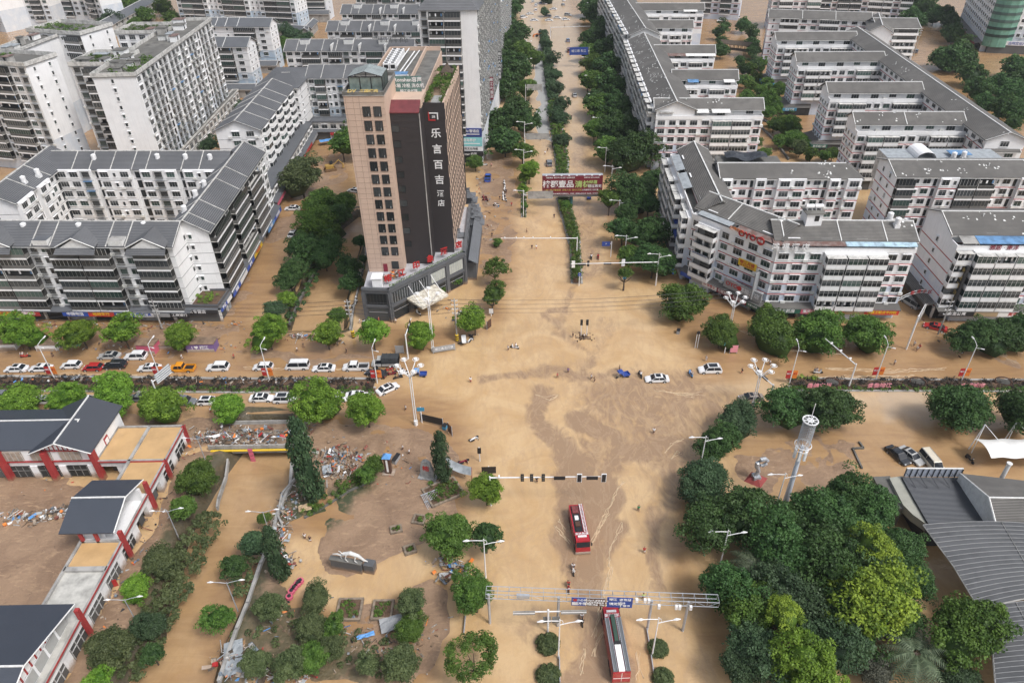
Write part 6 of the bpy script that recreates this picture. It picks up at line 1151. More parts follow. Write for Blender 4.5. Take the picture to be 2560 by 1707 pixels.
# roof gardens
for q, sd in SLAB:
    r = random.Random(sd); C_ = []
    for i in range(60): 
        if q.D > 20: continue
        C_.append((r.uniform(.6, min(q.L-.6, 22)), r.uniform(.6, q.D*.75), q.z1+.4+.5*r.random()))
    if C_: q.b.part(MB(), 'x', []) if False else link('roof_plants', leaf_cloud('roof_plants', C_, .7, 30, .42, LM['mid'], sd), q.b.root, q.b.mw(q.M))['__x'] if False else link('roof_plants', leaf_cloud('roof_plants', C_, .7, 30, .42, LM['mid'], sd), q.b.root, q.b.mw(q.M))
r = random.Random(4); C_ = [(r.choice([r.uniform(.2,1.3), r.uniform(3.5,4.6)]), r.uniform(2,30), 45.2+1.2*r.random()) for i in range(120)]+[(r.uniform(.4,3.4), r.uniform(12,20), 45.4+1.5*r.random()) for i in range(40)]
link('roof_garden', leaf_cloud('roof_garden', C_, .6, 40, .26, LM['mid'], 5), HOTEL.root, HOTEL.mw(d2.M)); C_ = [(r.uniform(1,4), r.uniform(14,17), 45.6+.8*r.random()) for i in range(6)]; link('roof_garden', leaf_cloud('roof_garden', C_, .5, 40, .24, LM['lime'], 6), HOTEL.root, HOTEL.mw(d2.M))
g = MB(); g.hexa([(1.5,22,46.6),(4.5,22,46.6),(3,24,48.4),(3,24,48.4),(1.5,22.1,46.7),(4.5,22.1,46.7),(3,24.1,48.5),(3,24.1,48.5)]); g.prism([(1.6,22),(4.4,22),(4.4,26),(1.6,26)],46.4,46.6); g.hexa([(1.4,26,46.6),(1.4,22,46.6),(3,24,48.5),(3,24,48.5),(1.4,26,46.7),(1.4,22,46.7),(3,24,48.6),(3,24,48.6)])
for x in (1.8,4.2):
    for y in (22.2,25.8): g.box(x-.1,y-.1,44.6,x+.1,y+.1,46.5)
HOTEL.part(g, 'garden_pavilion', [M['bark']], d2.M)
C_ = [(x, .3, 9.5) for x in np.arange(1,24,.7)]; link('planter_shrubs', leaf_cloud('planter_shrubs', C_, .4, 30, .2, LM['mid'], 7), HOTEL.root, HOTEL.mw(dg))
b_, pb = POD; C_ = [(r.uniform(.5,9.5), r.uniform(.5,5), 4.7+.3*r.random()) for i in range(46)]; link('roof_plants', leaf_cloud('roof_plants', C_, .5, 34, .25, LM['bright'], 7), pb.root, pb.mw(b_.M))
# ------------------------------------------------------------------ vehicles
def loft(g, st, m=0, cap=True):
    """st: list of (x, [(y,z)...]) rings"""
    base = len(g.v); n = len(st[0][1])
    for x, ring in st: g.v += [(x+(q[2] if len(q) > 2 else 0), q[0], q[1]) for q in ring]
    for i in range(len(st)-1):
        for j in range(n): k = (j+1) % n; g.f.append((base+i*n+j, base+(i+1)*n+j, base+(i+1)*n+k, base+i*n+k)); g.m.append(m)
    if cap: g.f += [tuple(base+j for j in range(n)), tuple(base+(len(st)-1)*n+j for j in reversed(range(n)))]; g.m += [m, m]
def ring(w, z0, z1, r=.08): return [(-w+r,z0),(w-r,z0),(w,z0+r),(w,(z0+z1)/2+.05),(w-r*1.1,z1),(-w+r*1.1,z1),(-w,(z0+z1)/2+.05),(-w,z0+r)]
CARS = {'sedan': dict(L=4.7, W=.9, belt=.88, hood=.78, x=(-1.75,-1.0,.45,1.2), top=1.42, tail=.86), 'suv': dict(L=4.6, W=.94, belt=1.0, hood=.92, x=(-2.15,-1.7,.5,1.15), top=1.68, tail=1.0), 'hatch': dict(L=4.1, W=.87, belt=.92, hood=.82, x=(-1.95,-1.4,.45,1.1), top=1.5, tail=.92),
        'van': dict(L=4.9, W=.9, belt=1.05, hood=.85, x=(-2.4,-2.25,1.3,2.0), top=1.95, tail=1.05), 'pickup': dict(L=5.3, W=.95, belt=1.05, hood=.98, x=(-.45,-.3,1.0,1.6), top=1.75, tail=.6)}
def paint(c):
    tbl = {'white':(.78,.78,.78),'black':(.02,.022,.026),'silver':(.42,.42,.41),'grey':(.16,.17,.18),'orange':(.75,.30,.02),'red':(.42,.03,.03),'blue':(.03,.10,.42),'cream':(.66,.60,.48),'bluegrey':(.18,.22,.32),'darkred':(.16,.05,.05),'bronze':(.30,.24,.20),'fire':(.38,.015,.025)}
    n = 'car_paint_'+c
    if n in MT: return MT[n]
    m = mat(n, tbl[c], .25, .06, 1.2, spec=.6, mudz=.34 if c != 'fire' else .55); m.node_tree.nodes['Principled BSDF'].inputs['Coat Weight'].default_value = .5; return m
PROTO = {}
def car(kind, col, roofdark=False, extra=None):
    key = (kind, col, roofdark)
    if key in PROTO: return dup(PROTO[key], (0,0,0))
    d = CARS[kind]; L, W = d['L'], d['W']; root = thing(dict(sedan='car', suv='suv', hatch='car', van='minivan', pickup='pickup_truck')[kind], 'x', 'car' if kind not in ('van','pickup') else {'van':'van','pickup':'pickup truck'}[kind]); P_ = paint(col)
    g = MB(); h = L/2; b0 = .2; tail = d['tail'] if kind != 'pickup' else .62
    st = [(-h,ring(W*.84,b0+.15,tail-.12)),(-h+.12,ring(W*.95,b0,tail)),(d['x'][0] if kind != 'pickup' else -.5,ring(W,b0,d['belt'] if kind != 'pickup' else tail)),(d['x'][0]+.15,ring(W,b0,d['belt'])),(d['x'][3]-.1,ring(W,b0,d['belt']-.02)),(d['x'][3]+.05,ring(W,b0,d['hood'])),(h-.35,ring(W*.95,b0,d['hood']-.12)),(h-.08,ring(W*.88,b0+.04,d['hood']-.24)),(h,ring(W*.74,b0+.12,d['hood']-.36))]
    loft(g, st)
    for s in (-1, 1):
        for x in (-L*.29, L*.30): g.tube([(x,s*(W-.04),.32),(x,s*(W+.015),.32)], .38, 12, 1)
    body = g.build('body', [P_, M['black']], root, smooth=False)
    x0, x1, x2, x3 = d['x']; z0, z1 = d['belt']-.02, d['top']; w = W-.06; wt = W-.22; g = MB()
    g.hexa([(x0,-w,z0),(x3,-w,z0),(x3,w,z0),(x0,w,z0),(x1,-wt,z1-.05),(x2,-wt,z1-.05),(x2,wt,z1-.05),(x1,wt,z1-.05)])
    g.build('windows', [M['cabin']], root); g = MB(); g.hexa([(x1-.06,-wt-.03,z1-.08),(x2+.06,-wt-.03,z1-.08),(x2+.06,wt+.03,z1-.08),(x1-.06,wt+.03,z1-.08),(x1+.06,-wt+.06,z1),(x2-.08,-wt+.06,z1),(x2-.08,wt-.06,z1),(x1+.06,wt-.06,z1)])
    for s in (-1,1):
        for xa, xb in ((x3,x2),((x1+x2)/2,(x1+x2)/2),(x0,x1)): g.tube([(xa,s*(w+.0),z0),(xb,s*(wt+.01),z1-.05)], .035, 4, 0)
    r = g.build('roof', [P_], root)
    if roofdark or kind == 'sedan': g = MB(); g.box(x1+.35 if roofdark else (x1+x2)/2,-wt+.18,z1+.002,x2-.15,wt-.18,z1+.02); g.build('sunroof', [M['cabin']], r)
    if kind in ('suv','van'): g = MB(); [g.box(x1+.1,s*(wt-.02)-.025,z1,x2-.2,s*(wt-.02)+.025,z1+.06) for s in (-1,1)]; g.build('roof_rail', [M['steel']], r)
    for s in (-1, 1):
        for x in (-L*.29, L*.30):
            g = MB(); g.tube([(x,s*(W-.16),.31),(x,s*(W+.03),.31)], .32, 14, 0); g.tube([(x,s*(W+.0),.31),(x,s*(W+.04),.31)], .19, 10, 1); g.build('wheel', [M['tyre'], M['steel']], root)
        g = MB(); g.box(h-.30,s*(W*.62)-.16,d['hood']-.30,h-.06,s*(W*.62)+.16,d['hood']-.18); g.build('headlight', [mat('headlight', (.6,.62,.64), .2, .0, 1)], root)
        g = MB(); g.box(-h-.01,s*(W*.66)-.15,tail-.28,-h+.16,s*(W*.66)+.15,tail-.12); g.build('taillight', [mat('taillight', (.35,.02,.02), .3, .0, 1)], root)
        g = MB(); g.box(x3-.25,s*(W+.02)-.09,z0,x3-.08,s*(W+.02)+.09,z0+.14); g.build('mirror', [P_], root)
    if kind == 'pickup': g = MB(); g.box(-h+.08,-W+.08,.58,-.55,W-.08,.66,1); g.box(-h+.04,-W+.02,.6,-.5,-W+.1,1.02,0); g.box(-h+.04,W-.1,.6,-.5,W-.02,1.02,0); g.box(-h+.02,-W+.05,.6,-h+.1,W-.05,1.02,0); g.build('cargo_bed', [P_, M['black']], root)
    PROTO[key] = root; return root
def put(root, k, x, y, deg, label, group=None, z=-.16, s=1.08):
    w = Q(k, x, y, .7); root.location = (w[0], w[1], z); root.rotation_euler = (0,0,math.radians(deg)); root['label'] = label; root.scale = (s,)*3
    if group: root['group'] = group
    elif 'group' in root: del root['group']
    return root
q1 = 'cars queued in the left street, north lane'; q2 = 'cars queued in the left street, south lane'
for kind, col, rd, k, x, y, a, lab in [
 ('sedan','white',1,'9',145,243,180,'white car with dark glass roof, leftmost in the upper lane'),('sedan','white',0,'9',370,238,180,'white car directly left of the first banner lamp post'),('hatch','white',0,'9',648,212,180,'white hatchback left of the small red car'),
 ('suv','black',0,'9',1052,213,182,'black SUV in the left street queue'),('sedan','silver',1,'9',1000,125,180,'silver grey car parked beside the white SUV near the pink kiosk'),('suv','white',0,'9',1243,130,180,'white SUV parked near the pink kiosk'),
 ('sedan','white',0,'9',1368,236,180,'white car left of the orange pickup'),('suv','white',0,'9',1998,230,180,'white SUV right of the orange pickup'),('hatch','white',0,'a',62,226,180,'white hatchback by the lamp post, left of the white minivan'),
 ('sedan','white',1,'a',620,238,180,'white car between the white minivan and the white pickup'),('sedan','black',0,'a',1100,285,160,'black car turned slightly below the covered truck')]:
    put(car(kind, col, bool(rd)), k, x, y, a, lab, q1)
put(car('pickup','orange'), '9', 1668, 240, 180, 'bright orange pickup truck with a dark load'); put(car('van','white'), 'a', 378, 220, 180, 'white minivan in the left street queue'); put(car('pickup','white'), 'a', 915, 228, 180, 'white double cab pickup truck behind the covered truck')
put(car('sedan','white',True), 'a', 1208, 425, 38, 'white car turned diagonally at the end of the hedge')
g0 = put(car('hatch','red'), '9', 848, 232, 180, 'small red car with a crumpled white bonnet in the left queue'); 
for kind, col, rd, k, x, y, a, lab in [('sedan','white',1,'a',50,512,0,'white car with dark roof, lower lane, left of the white SUV'),('suv','white',1,'a',268,522,0,'white SUV with panoramic roof left of the vivid green tree'),('hatch','white',0,'a',745,512,0,'white car half hidden between the two big green trees'),('sedan','white',0,'a',930,492,0,'white car hidden behind the right big green tree'),
 ('hatch','grey',0,'9',20,487,0,'grey car at the left photo edge, lower lane'),('sedan','white',0,'9',410,532,0,'white car between the first two bright trees, lower lane'),('sedan','grey',0,'9',1300,510,0,'dark car between the third and fourth bright trees'),('suv','grey',0,'9',1690,545,-3,'dark grey SUV right of the fourth bright tree'),('hatch','white',1,'9',1912,542,0,'white car with black roof left of the fifth bright tree'),('sedan','white',0,'9',790,532,0,'white car hidden behind the blue roof gable')]:
    put(car(kind, col, bool(rd)), k, x, y, a, lab, q2)
for kind, col, rd, k, x, y, a, lab in [('sedan','white',1,'b',1332,335,180,'white car driving left through the crossroads'),('suv','white',1,'b',1818,252,180,'white SUV with black roof driving left on the right street'),('sedan','bronze',0,'b',2197,508,182,'bronze grey car stranded beside the cluster lamp'),
 ('sedan','black',0,'c',1198,1035,-70,'black car parked beside the silver one on the right forecourt'),('sedan','silver',1,'c',1318,1040,-66,'silver car with an open door on the right forecourt'),('sedan','white',1,'6',335,338,178,'white car in the lane left of the bushy trees'),
 ('sedan','white',0,'6',340,570,80,'white car nose in under the bushy trees'),('sedan','white',0,'6',905,175,160,'white car partly hidden behind the hotel tower'),('sedan','silver',1,'3',575,870,92,'silver car driving away on the right carriageway'),('suv','grey',0,'3',343,1495,88,'dark SUV on the flooded grey lane by the central reservation'),
 ('suv','white',0,'3',1905,160,180,'white off roader parked near the far timber bridge, upper left one'),('sedan','white',0,'3',1920,185,180,'white car parked below the off roader near the timber bridge'),('suv','white',0,'3',2055,160,180,'white SUV parked right of the two white cars by the timber bridge'),
 ('sedan','red',0,'8',1540,1425,150,'small red car washed up in the alley'),('suv','grey',0,'4',1360,470,60,'dark car by the pole at the upper right yard'),('suv','bluegrey',0,'t',1880,790,90,'blue grey SUV on the far right carriageway')]:
    put(car(kind, col, bool(rd)), k, x, y, a, lab)
put(car('van','cream'), 'c', 1500, 1100, -84, 'cream white minivan parked on the right forecourt'); put(car('van','darkred'), 't', 1895, 990, 90, 'dark red minivan beside the blue overhead sign'); put(car('van','silver'), '8', 1310, 1205, 110, 'silver minivan under the arch in the alley'); put(car('pickup','blue'), 'v', 1565, 345, 88, 'blue pickup truck with an open door by the hotel garden')
far_g = 'cars at the far junction'
for i, (kind, col, x, y, a) in enumerate([('sedan','white',1140,268,20),('sedan','white',1220,392,0),('suv','white',1010,335,35),('hatch','white',1252,105,85),('hatch','white',1250,192,85),('sedan','white',1440,62,95),('sedan','white',1590,175,170),('suv','grey',1480,322,160),('sedan','white',1510,392,0),('sedan','white',1670,342,-15),('sedan','white',1832,376,5),('suv','silver',1880,292,-25),('hatch','silver',1785,92,100),('hatch','white',1405,18,90),('sedan','white',1803,4,90),('hatch','bluegrey',1345,60,80),('hatch','white',1190,30,80),('sedan','black',1560,-40,80),('sedan','white',1690,-60,90)]):
    put(car(kind, col), 't', x, y, a, f'{col} {"SUV" if kind=="suv" else "car"}, {ORD[i]} of the scattered cars at the far junction counted from the left lane', far_g)
def covered_truck():
    root = thing('covered_truck', 'silver light truck with a dark canvas covered back at the head of the queue', 'truck'); P_ = paint('silver'); g = MB()
    loft(g, [(1.0,ring(.95,.35,1.2)),(2.1,ring(.95,.35,1.2)),(2.5,ring(.93,.35,1.1)),(3.0,ring(.85,.4,.95))]); g.hexa([(.9,-.9,1.15),(2.3,-.9,1.15),(2.3,.9,1.15),(.9,.9,1.15),(1.0,-.8,1.95),(1.8,-.8,1.95),(1.8,.8,1.95),(1.0,.8,1.95)],1); g.box(.95,-.8,1.93,1.85,.8,2.0,0); g.build('cab', [P_, M['cabin']], root)
    g = MB(); g.box(-2.6,-1.0,.6,.85,1.0,.85,0); g.box(-2.6,-1.0,.85,.85,1.0,1.1,0); g.build('bed', [P_], root); g = MB(); loft(g, [(-2.6,ring(1.0,1.1,2.45,.12)),(.85,ring(1.0,1.1,2.45,.12))]); 
    for i in range(5): g.box(-2.6+i*.85,-1.03,1.1,-2.52+i*.85,1.03,2.48)
    g.build('canvas_cover', [mat('dark_canvas', (.04,.045,.05), .8, .2, 1.5)], root)
    for x in (-1.6, 2.0):
        for s in (-1,1): g = MB(); g.tube([(x,s*.8,.38),(x,s*1.02,.38)], .38, 12); g.build('wheel', [M['tyre']], root)
    return root
put(covered_truck(), 'a', 1200, 195, 180, 'silver light truck with a dark canvas covered back at the head of the queue')
def fire_truck(kind):
    root = thing('fire_truck', 'x', 'fire truck'); R_ = paint('fire'); g = MB(); L = 8.4 if kind == 1 else 10.6; h = L/2
    loft(g, [(h-2.3,ring(1.22,.5,2.9,.1)),(h-.35,ring(1.22,.5,2.9,.1)),(h,ring(1.18,.5,1.7,.1))] if 0 else [(h-2.3,ring(1.22,.5,2.95,.1)),(h-.5,ring(1.22,.5,2.95,.1)),(h-.1,ring(1.2,.5,1.75,.1)),(h,ring(1.18,.55,1.2,.1))]); cab = g.build('cab', [R_], root)
    g = MB(); g.quad((h-.42,-1.08,2.75),(h-.12,-1.08,1.85),(h-.12,1.08,1.85),(h-.42,1.08,2.75)); g.v = [(x+.03,y,z) for x,y,z in g.v]; g.box(h-2.0,-1.25,1.9,h-.7,-1.21,2.7); g.box(h-2.0,1.21,1.9,h-.7,1.25,2.7); g.f[0] = tuple(reversed(g.f[0])) if False else g.f[0]; g.build('windscreen', [M['cabin']], cab)
    g = MB(); g.box(h-.05,-1.22,.45,h+.12,1.22,.85); g.build('bumper', [M['white']], cab); g = MB(); g.box(h-1.5,-.7,2.96,h-1.2,.7,3.15); g.build('light_bar', [M['whitem']], cab); text('消防救援', .55, PM('w'), cab, T(h-1.9,0,3.0) @ RZ(PI/2))
    for s in (-1,1): g = MB(); g.box(h-.35,s*1.38-.1,2.0,h-.2,s*1.38+.1,2.6); g.build('mirror', [M['black']], cab)
    g = MB(); x1 = h-2.45
    if kind == 1:
        loft(g, [(-h,ring(1.22,.5,2.6,.05)),(x1,ring(1.22,.5,2.6,.05))]); bd = g.build('body', [R_], root); g = MB(); g.box(-h+.3,-.95,2.61,x1-.2,.35,2.66,0); g.box(-h+.5,-.8,2.66,-h+2,.2,2.95,1); g.box(-.4,-.7,2.66,.6,.1,2.9,2); g.tube([(1.2,-.3,2.66),(1.2,-.3,2.8)], .5, 14, 0); g.box(-1.6,-.6,2.66,-.8,0,2.9,3); g.build('deck_gear', [M['black'], mat('hose_reel', (.20,.05,.05), .7, .3, 2), M['brownsign'], M['white']], bd)
        g = MB()
        for y in (.55,.98): g.box(-h+.1,y-.04,2.7,x1+.6,y+.04,2.85)
        for i in range(22): x = -h+.2+i*.28; g.box(x,.55,2.74,x+.06,.98,2.8)
        g.build('ladder', [M['whitem']], bd)
    else:
        loft(g, [(-h,ring(1.24,.5,3.0,.05)),(x1,ring(1.24,.5,3.0,.05))]); g.box(-h-.04,-1.2,.7,-h+.02,1.2,2.9,0); bd = g.build('body', [R_], root)
        g = MB()
        for s in (-1,1): g.box(-h+.1,s*.86-.32,3.0,x1,s*.86+.32,3.22,0); g.box(-h+.1,s*1.1-.03,3.22,x1,s*1.1+.03,3.32,1); g.box(-h+.1,s*.6-.03,3.22,x1,s*.6+.03,3.32,1)
        g.build('roof_locker', [mat('grey_locker', (.14,.15,.16), .5, .1, 1), M['steel']], bd); g = MB(); g.box(-h+.1,-.42,3.0,-1.2,.42,3.28); g.build('white_roof_panel', [M['white']], bd); g = MB(); g.box(-1.1,-.28,3.05,x1+.4,.28,3.36,0); g.build('green_hose_bed', [mat('dark_green_panel', (.035,.075,.055), .6, .1, 1)], bd)
        g = MB(); 
        for y in (-.62,-.40): g.box(-1.2,y-.03,3.36,x1+.2,y+.03,3.42)
        for i in range(16): g.box(-1.1+i*.33,-.62,3.36,-1.04+i*.33,-.40,3.4)
        g.build('ladder', [M['steel']], bd); g = MB(); g.box(-1.4,-.45,3.2,-1.0,.45,3.5,0); g.build('monitor', [M['black']], bd); g = MB(); g.box(-h-.07,-1.15,1.6,-h-.04,1.15,1.68); g.box(-h-.07,-.03,.7,-h-.04,.03,2.9); g.build('reflective_strip', [M['white']], bd)
    for x in (h-1.3, -h+1.5, -h+2.9):
        for s in (-1,1): g = MB(); g.tube([(x,s*1.0,.5),(x,s*1.26,.5)], .52, 14); g.build('wheel', [M['tyre']], root)
    return root
t_ = put(fire_truck(1), 'W', 1330, 1218, -86, 'red fire truck with a ladder driving towards the camera through the flood', z=-.3, s=1.0); t_ = put(fire_truck(2), 'W', 1412, 1480, 92, 'long red fire truck with grey roof lockers under the sign gantry at the bottom', z=-.2, s=1.0)
# ------------------------------------------------------------------ people (one skinned body each, clothes over it)
def skin(verts, edges, rad, name, mats, sub=1):
    me = bpy.data.meshes.new(name); me.from_pydata([tuple(v) for v in verts], edges, []); o = bpy.data.objects.new(name, me); SC.collection.objects.link(o)
    o.modifiers.new('s', 'SKIN'); 
    if not me.skin_vertices: 
        pass
    for i, sv in enumerate(me.skin_vertices[0].data): r = rad[i]; sv.radius = r if isinstance(r, tuple) else (r, r); sv.use_root = (i == 0)
    m = o.modifiers.new('u', 'SUBSURF'); m.levels = sub; m.render_levels = sub
    dg_ = bpy.context.evaluated_depsgraph_get(); out = bpy.data.meshes.new_from_object(o.evaluated_get(dg_)); bpy.data.objects.remove(o); out.name = name
    out.materials.clear(); [out.materials.append(q) for q in mats]; out.polygons.foreach_set('use_smooth', [True]*len(out.polygons)); return out
SKINM = mat('skin', (.42,.24,.16), .6, .1, 3); HAIR = mat('black_hair', (.012,.011,.01), .6, .0, 1)
def pose(kind):
    if kind == 'sit': J = dict(p=(0,0,.78), c=(.04,0,1.05), n=(.1,0,1.32), h=(.14,0,1.46), t=(.15,0,1.60), ls=(.08,.17,1.25), le=(.25,.22,1.02), lh=(.5,.22,1.0), rs=(.08,-.17,1.25), re=(.25,-.22,1.02), rh=(.5,-.22,1.0), lk=(.38,.14,.74), lf=(.28,.13,.36), rk=(.38,-.14,.74), rf=(.28,-.13,.36))
    elif kind == 'walk': J = dict(p=(0,0,.9), c=(.02,0,1.15), n=(.04,0,1.42), h=(.06,0,1.55), t=(.07,0,1.69), ls=(.03,.18,1.37), le=(-.12,.24,1.13), lh=(-.02,.26,.9), rs=(.03,-.18,1.37), re=(.14,-.24,1.13), rh=(.3,-.25,.98), lk=(.2,.1,.52), lf=(.12,.1,.08), rk=(-.05,-.1,.48), rf=(-.28,-.1,.12))
    else: J = dict(p=(0,0,.9), c=(0,0,1.15), n=(0,0,1.43), h=(.01,0,1.56), t=(.01,0,1.70), ls=(0,.18,1.38), le=(.02,.24,1.12), lh=(.12,.24,.92), rs=(0,-.18,1.38), re=(.02,-.24,1.12), rh=(.06,-.25,.86), lk=(.02,.1,.48), lf=(0,.1,.06), rk=(.02,-.1,.48), rf=(0,-.12,.06))
    return J
BODY = {}
def body(kind):
    if kind in BODY: return BODY[kind]
    J = pose(kind); ks = list(J); E = [('p','c'),('c','n'),('n','h'),('h','t'),('n','ls'),('ls','le'),('le','lh'),('n','rs'),('rs','re'),('re','rh'),('p','lk'),('lk','lf'),('p','rk'),('rk','rf')]
    rd = dict(p=(.14,.11),c=(.14,.1),n=.055,h=.095,t=.085,ls=.06,le=.042,lh=.035,rs=.06,re=.042,rh=.035,lk=.062,lf=.045,rk=.062,rf=.045)
    ix = {k: i for i, k in enumerate(ks)}; ed = [(ix[a], ix[c]) for a, c in E]
    full = skin([J[k] for k in ks], ed, [rd[k] for k in ks], 'body', [SKINM])
    sh = ['c','p','n','ls','le','rs','re']; ii = {k: i for i, k in enumerate(sh)}; mid = lambda a, c, t: tuple(a[i]*(1-t)+c[i]*t for i in range(3)); V = {k: J[k] for k in sh}; V['p'] = mid(J['p'], J['c'], .15); V['n'] = mid(J['c'], J['n'], .86); V['le'] = mid(J['ls'], J['le'], .7); V['re'] = mid(J['rs'], J['re'], .7)
    shirt = lambda m: skin([V[k] for k in sh], [(0,1),(0,2),(2,3),(3,4),(2,5),(5,6)], [(.17,.13),(.17,.13),(.12,.09),.085,.07,.085,.07], 'shirt', [m])
    tr = lambda m: skin([J['p'], mid(J['p'],J['lk'],.9), mid(J['p'],J['rk'],.9)], [(0,1),(0,2)], [(.165,.13),.09,.09], 'shorts', [m])
    hd = J['h']; hair = skin([(J['t'][0]-.03,0,J['t'][2]-.0),(hd[0]-.04,0,hd[2]+.03)], [(0,1)], [.1,.085], 'hair', [HAIR])
    BODY[kind] = (full, shirt(PM('w')), tr(PM('k')), hair); return BODY[kind]
def tinted(me, m): c = me.copy(); c.materials.clear(); c.materials.append(m); return c
TC = {}
def person(kind, shirt, shorts, loc, deg, label, group=None, z=-.28, parent=None):
    f, s, t, h = body(kind); root = link('person', f); tag(root, label, 'person', group); root.location = (loc[0], loc[1], z); root.rotation_euler = (0,0,math.radians(deg)); root.scale = (1.08,)*3
    for nm, me, c in (('shirt', s, shirt), ('shorts', t, shorts)):
        k = (kind, nm, c)
        if k not in TC: TC[k] = tinted(me, PM(c))
        link(nm, TC[k], root)
    link('hair', h, root); return root
def scooter(col='gr', label='x', cat='scooter'):
    k = ('scooter', col)
    if k in PROTO: return dup(PROTO[k], (0,0,0))
    root = thing('scooter', label, cat); P_ = PM(col)
    g = MB(); loft(g, [(-.75,ring(.12,.5,.72,.03)),(-.3,ring(.17,.35,.78,.04)),(.05,ring(.15,.3,.7,.04)),(.12,ring(.13,.28,.38,.03)),(.4,ring(.15,.28,.40,.03)),(.5,ring(.2,.35,.85,.04)),(.62,ring(.14,.5,1.0,.03))]); g.build('body', [P_], root)
    g = MB(); g.box(-.7,-.13,.74,.0,.13,.84); g.build('seat', [M['black']], root); g = MB(); g.tube([(.52,-.33,1.08),(.6,0,1.05),(.52,.33,1.08)], .03, 5); g.tube([(.6,0,1.05),(.8,0,.3)], .035, 5); g.build('handlebar', [M['black']], root)
    for x in (-.6,.8): g = MB(); g.tube([(x,-.06,.27),(x,.06,.27)], .27, 12); g.build('wheel', [M['tyre']], root)
    g = MB(); g.box(.6,-.08,.85,.68,.08,.97); g.build('headlight', [M['whitem']], root); PROTO[k] = root; return root
def rider(k, x, y, deg, bike, sh, st, lab, n=1, grp=None):
    w = Q(k, x, y, .5); s = scooter(bike); s.location = (w[0], w[1], -.12); s.rotation_euler = (0,0,math.radians(deg)); s['label'] = 'scooter ridden by the '+lab; s.scale = (1.15,)*3
    a = math.radians(deg)
    for i in range(n): person('sit', sh if i == 0 else 'gr', st, (w[0]-math.cos(a)*(.3+.45*i), w[1]-math.sin(a)*(.3+.45*i)), deg, lab if i == 0 else 'passenger behind the '+lab, grp, z=-.05)
people = [('W',1167,800,20,'w','k','walk'),('W',1280,863,-30,'r','k','walk'),('W',1305,851,90,'pu','k','stand'),('W',1358,866,0,'w','k','walk'),('W',1366,872,200,'n','k','walk'),('W',1423,846,0,'n','k','stand'),('W',1081,873,90,'w','r','walk'),('W',1502,990,70,'w','k','walk'),('W',1233,1102,-90,'k','k','walk'),('W',1467,1168,90,'g','k','walk'),('W',1480,1263,-90,'r','w','walk'),
 ('W',1478,1370,90,'lg','k','walk'),('W',1622,824,0,'w','w','walk'),('W',1705,852,180,'k','r','walk'),('W',1768,833,0,'w','k','walk'),('W',925,1028,200,'w','k','walk'),('W',940,1038,180,'w','k','walk'),('W',932,937,200,'w','k','walk'),('W',1222,568,90,'k','k','walk'),('W',1232,568,90,'w','r','walk'),('W',1210,530,90,'n','k','walk'),('W',1273,497,90,'k','k','walk'),('W',1316,770,0,'k','k','stand'),('W',1332,772,0,'k','k','stand'),('W',1342,772,0,'w','k','stand'),
 ('W',682,803,0,'w','k','walk'),('W',696,793,0,'k','n','walk'),('W',796,806,200,'k','k','walk'),('W',826,738,0,'w','w','walk'),('W',893,752,0,'p','p','stand'),('W',870,735,0,'r','k','stand'),('W',909,738,0,'w','k','stand'),('W',120,815,0,'k','k','walk'),('W',417,820,0,'w','w','walk'),('W',537,819,180,'r','k','walk'),('W',484,943,180,'w','r','walk'),('W',700,1232,90,'w','k','stand'),('W',712,1238,90,'k','w','stand'),('W',1035,1150,90,'w','k','stand') if 0 else ('W',1138,470,90,'w','k','walk'),('W',1148,455,90,'k','k','walk'),('W',1128,380,0,'p','k','walk'),('W',1130,540,90,'k','k','stand'),('W',1114,500,90,'w','w','walk'),('W',1163,440,90,'k','k','walk'),('W',1175,470,90,'r','k','walk'),
 ('W',1241,320,90,'r','k','walk'),('W',1252,352,90,'w','k','walk'),('W',1258,345,90,'k','k','walk'),('W',1255,372,90,'k','k','walk'),('W',1243,208,90,'k','k','walk'),('W',1266,75,0,'k','k','stand'),('W',1297,60,0,'k','k','stand'),('W',2285,800,0,'w','k','walk') if 0 else ('W',2100,790,0,'w','k','walk'),('W',2112,797,0,'r','k','walk'),('W',2107,801,0,'w','k','stand'),('W',2055,833,0,'w','k','stand'),('W',2260,1165,90,'w','k','stand'),('W',944,1310,0,'w','k','stand') if 0 else ('W',1033,1328,0,'w','k','stand'),('W',1086,1480,0,'n','k','stand')]
CN = dict(w='white', k='black', r='red', pu='purple', n='brown', g='green', lg='olive green', p='pink', gr='grey')
def where(x, y):
    best = ('in the open flood', 1e9)
    for (a, c, t) in [(1330,1215,'the fire truck'),(1413,1420,'the long fire truck'),(1508,867,'the crossroads white car'),(1432,860,'the blue tricycle'),(1340,760,'the signal island'),(1630,845,'the right street SUV'),(1785,1000,'the mast'),(990,640,'the hotel forecourt'),(893,1068,'the plaza gate post'),(950,900,'the tall cluster lamp'),(1313,420,'the billboard'),(1263,545,'the camera arm'),(700,830,'the queue in the left street'),(300,850,'the left banner lamps'),(1260,60,'the far junction'),(1245,250,'the dry grey lane'),(1120,400,'the blue pickup'),(805,1290,'the plinth sculpture'),(700,1230,'the plaza path'),(2080,770,'the alley mouth'),(1233,1090,'the signal arm'),(1120,560,'the small tiled roofs'),(1700,850,'the cluster lamp on the right'),(1090,1510,'the bottom edge tree'),(480,910,'the fifth bright tree'),(1480,1265,'the lower flood lane')]:
        d = math.hypot(a-x, c-y)
        if d < best[1]: best = (t, d)
    return best[0]
seen = {}
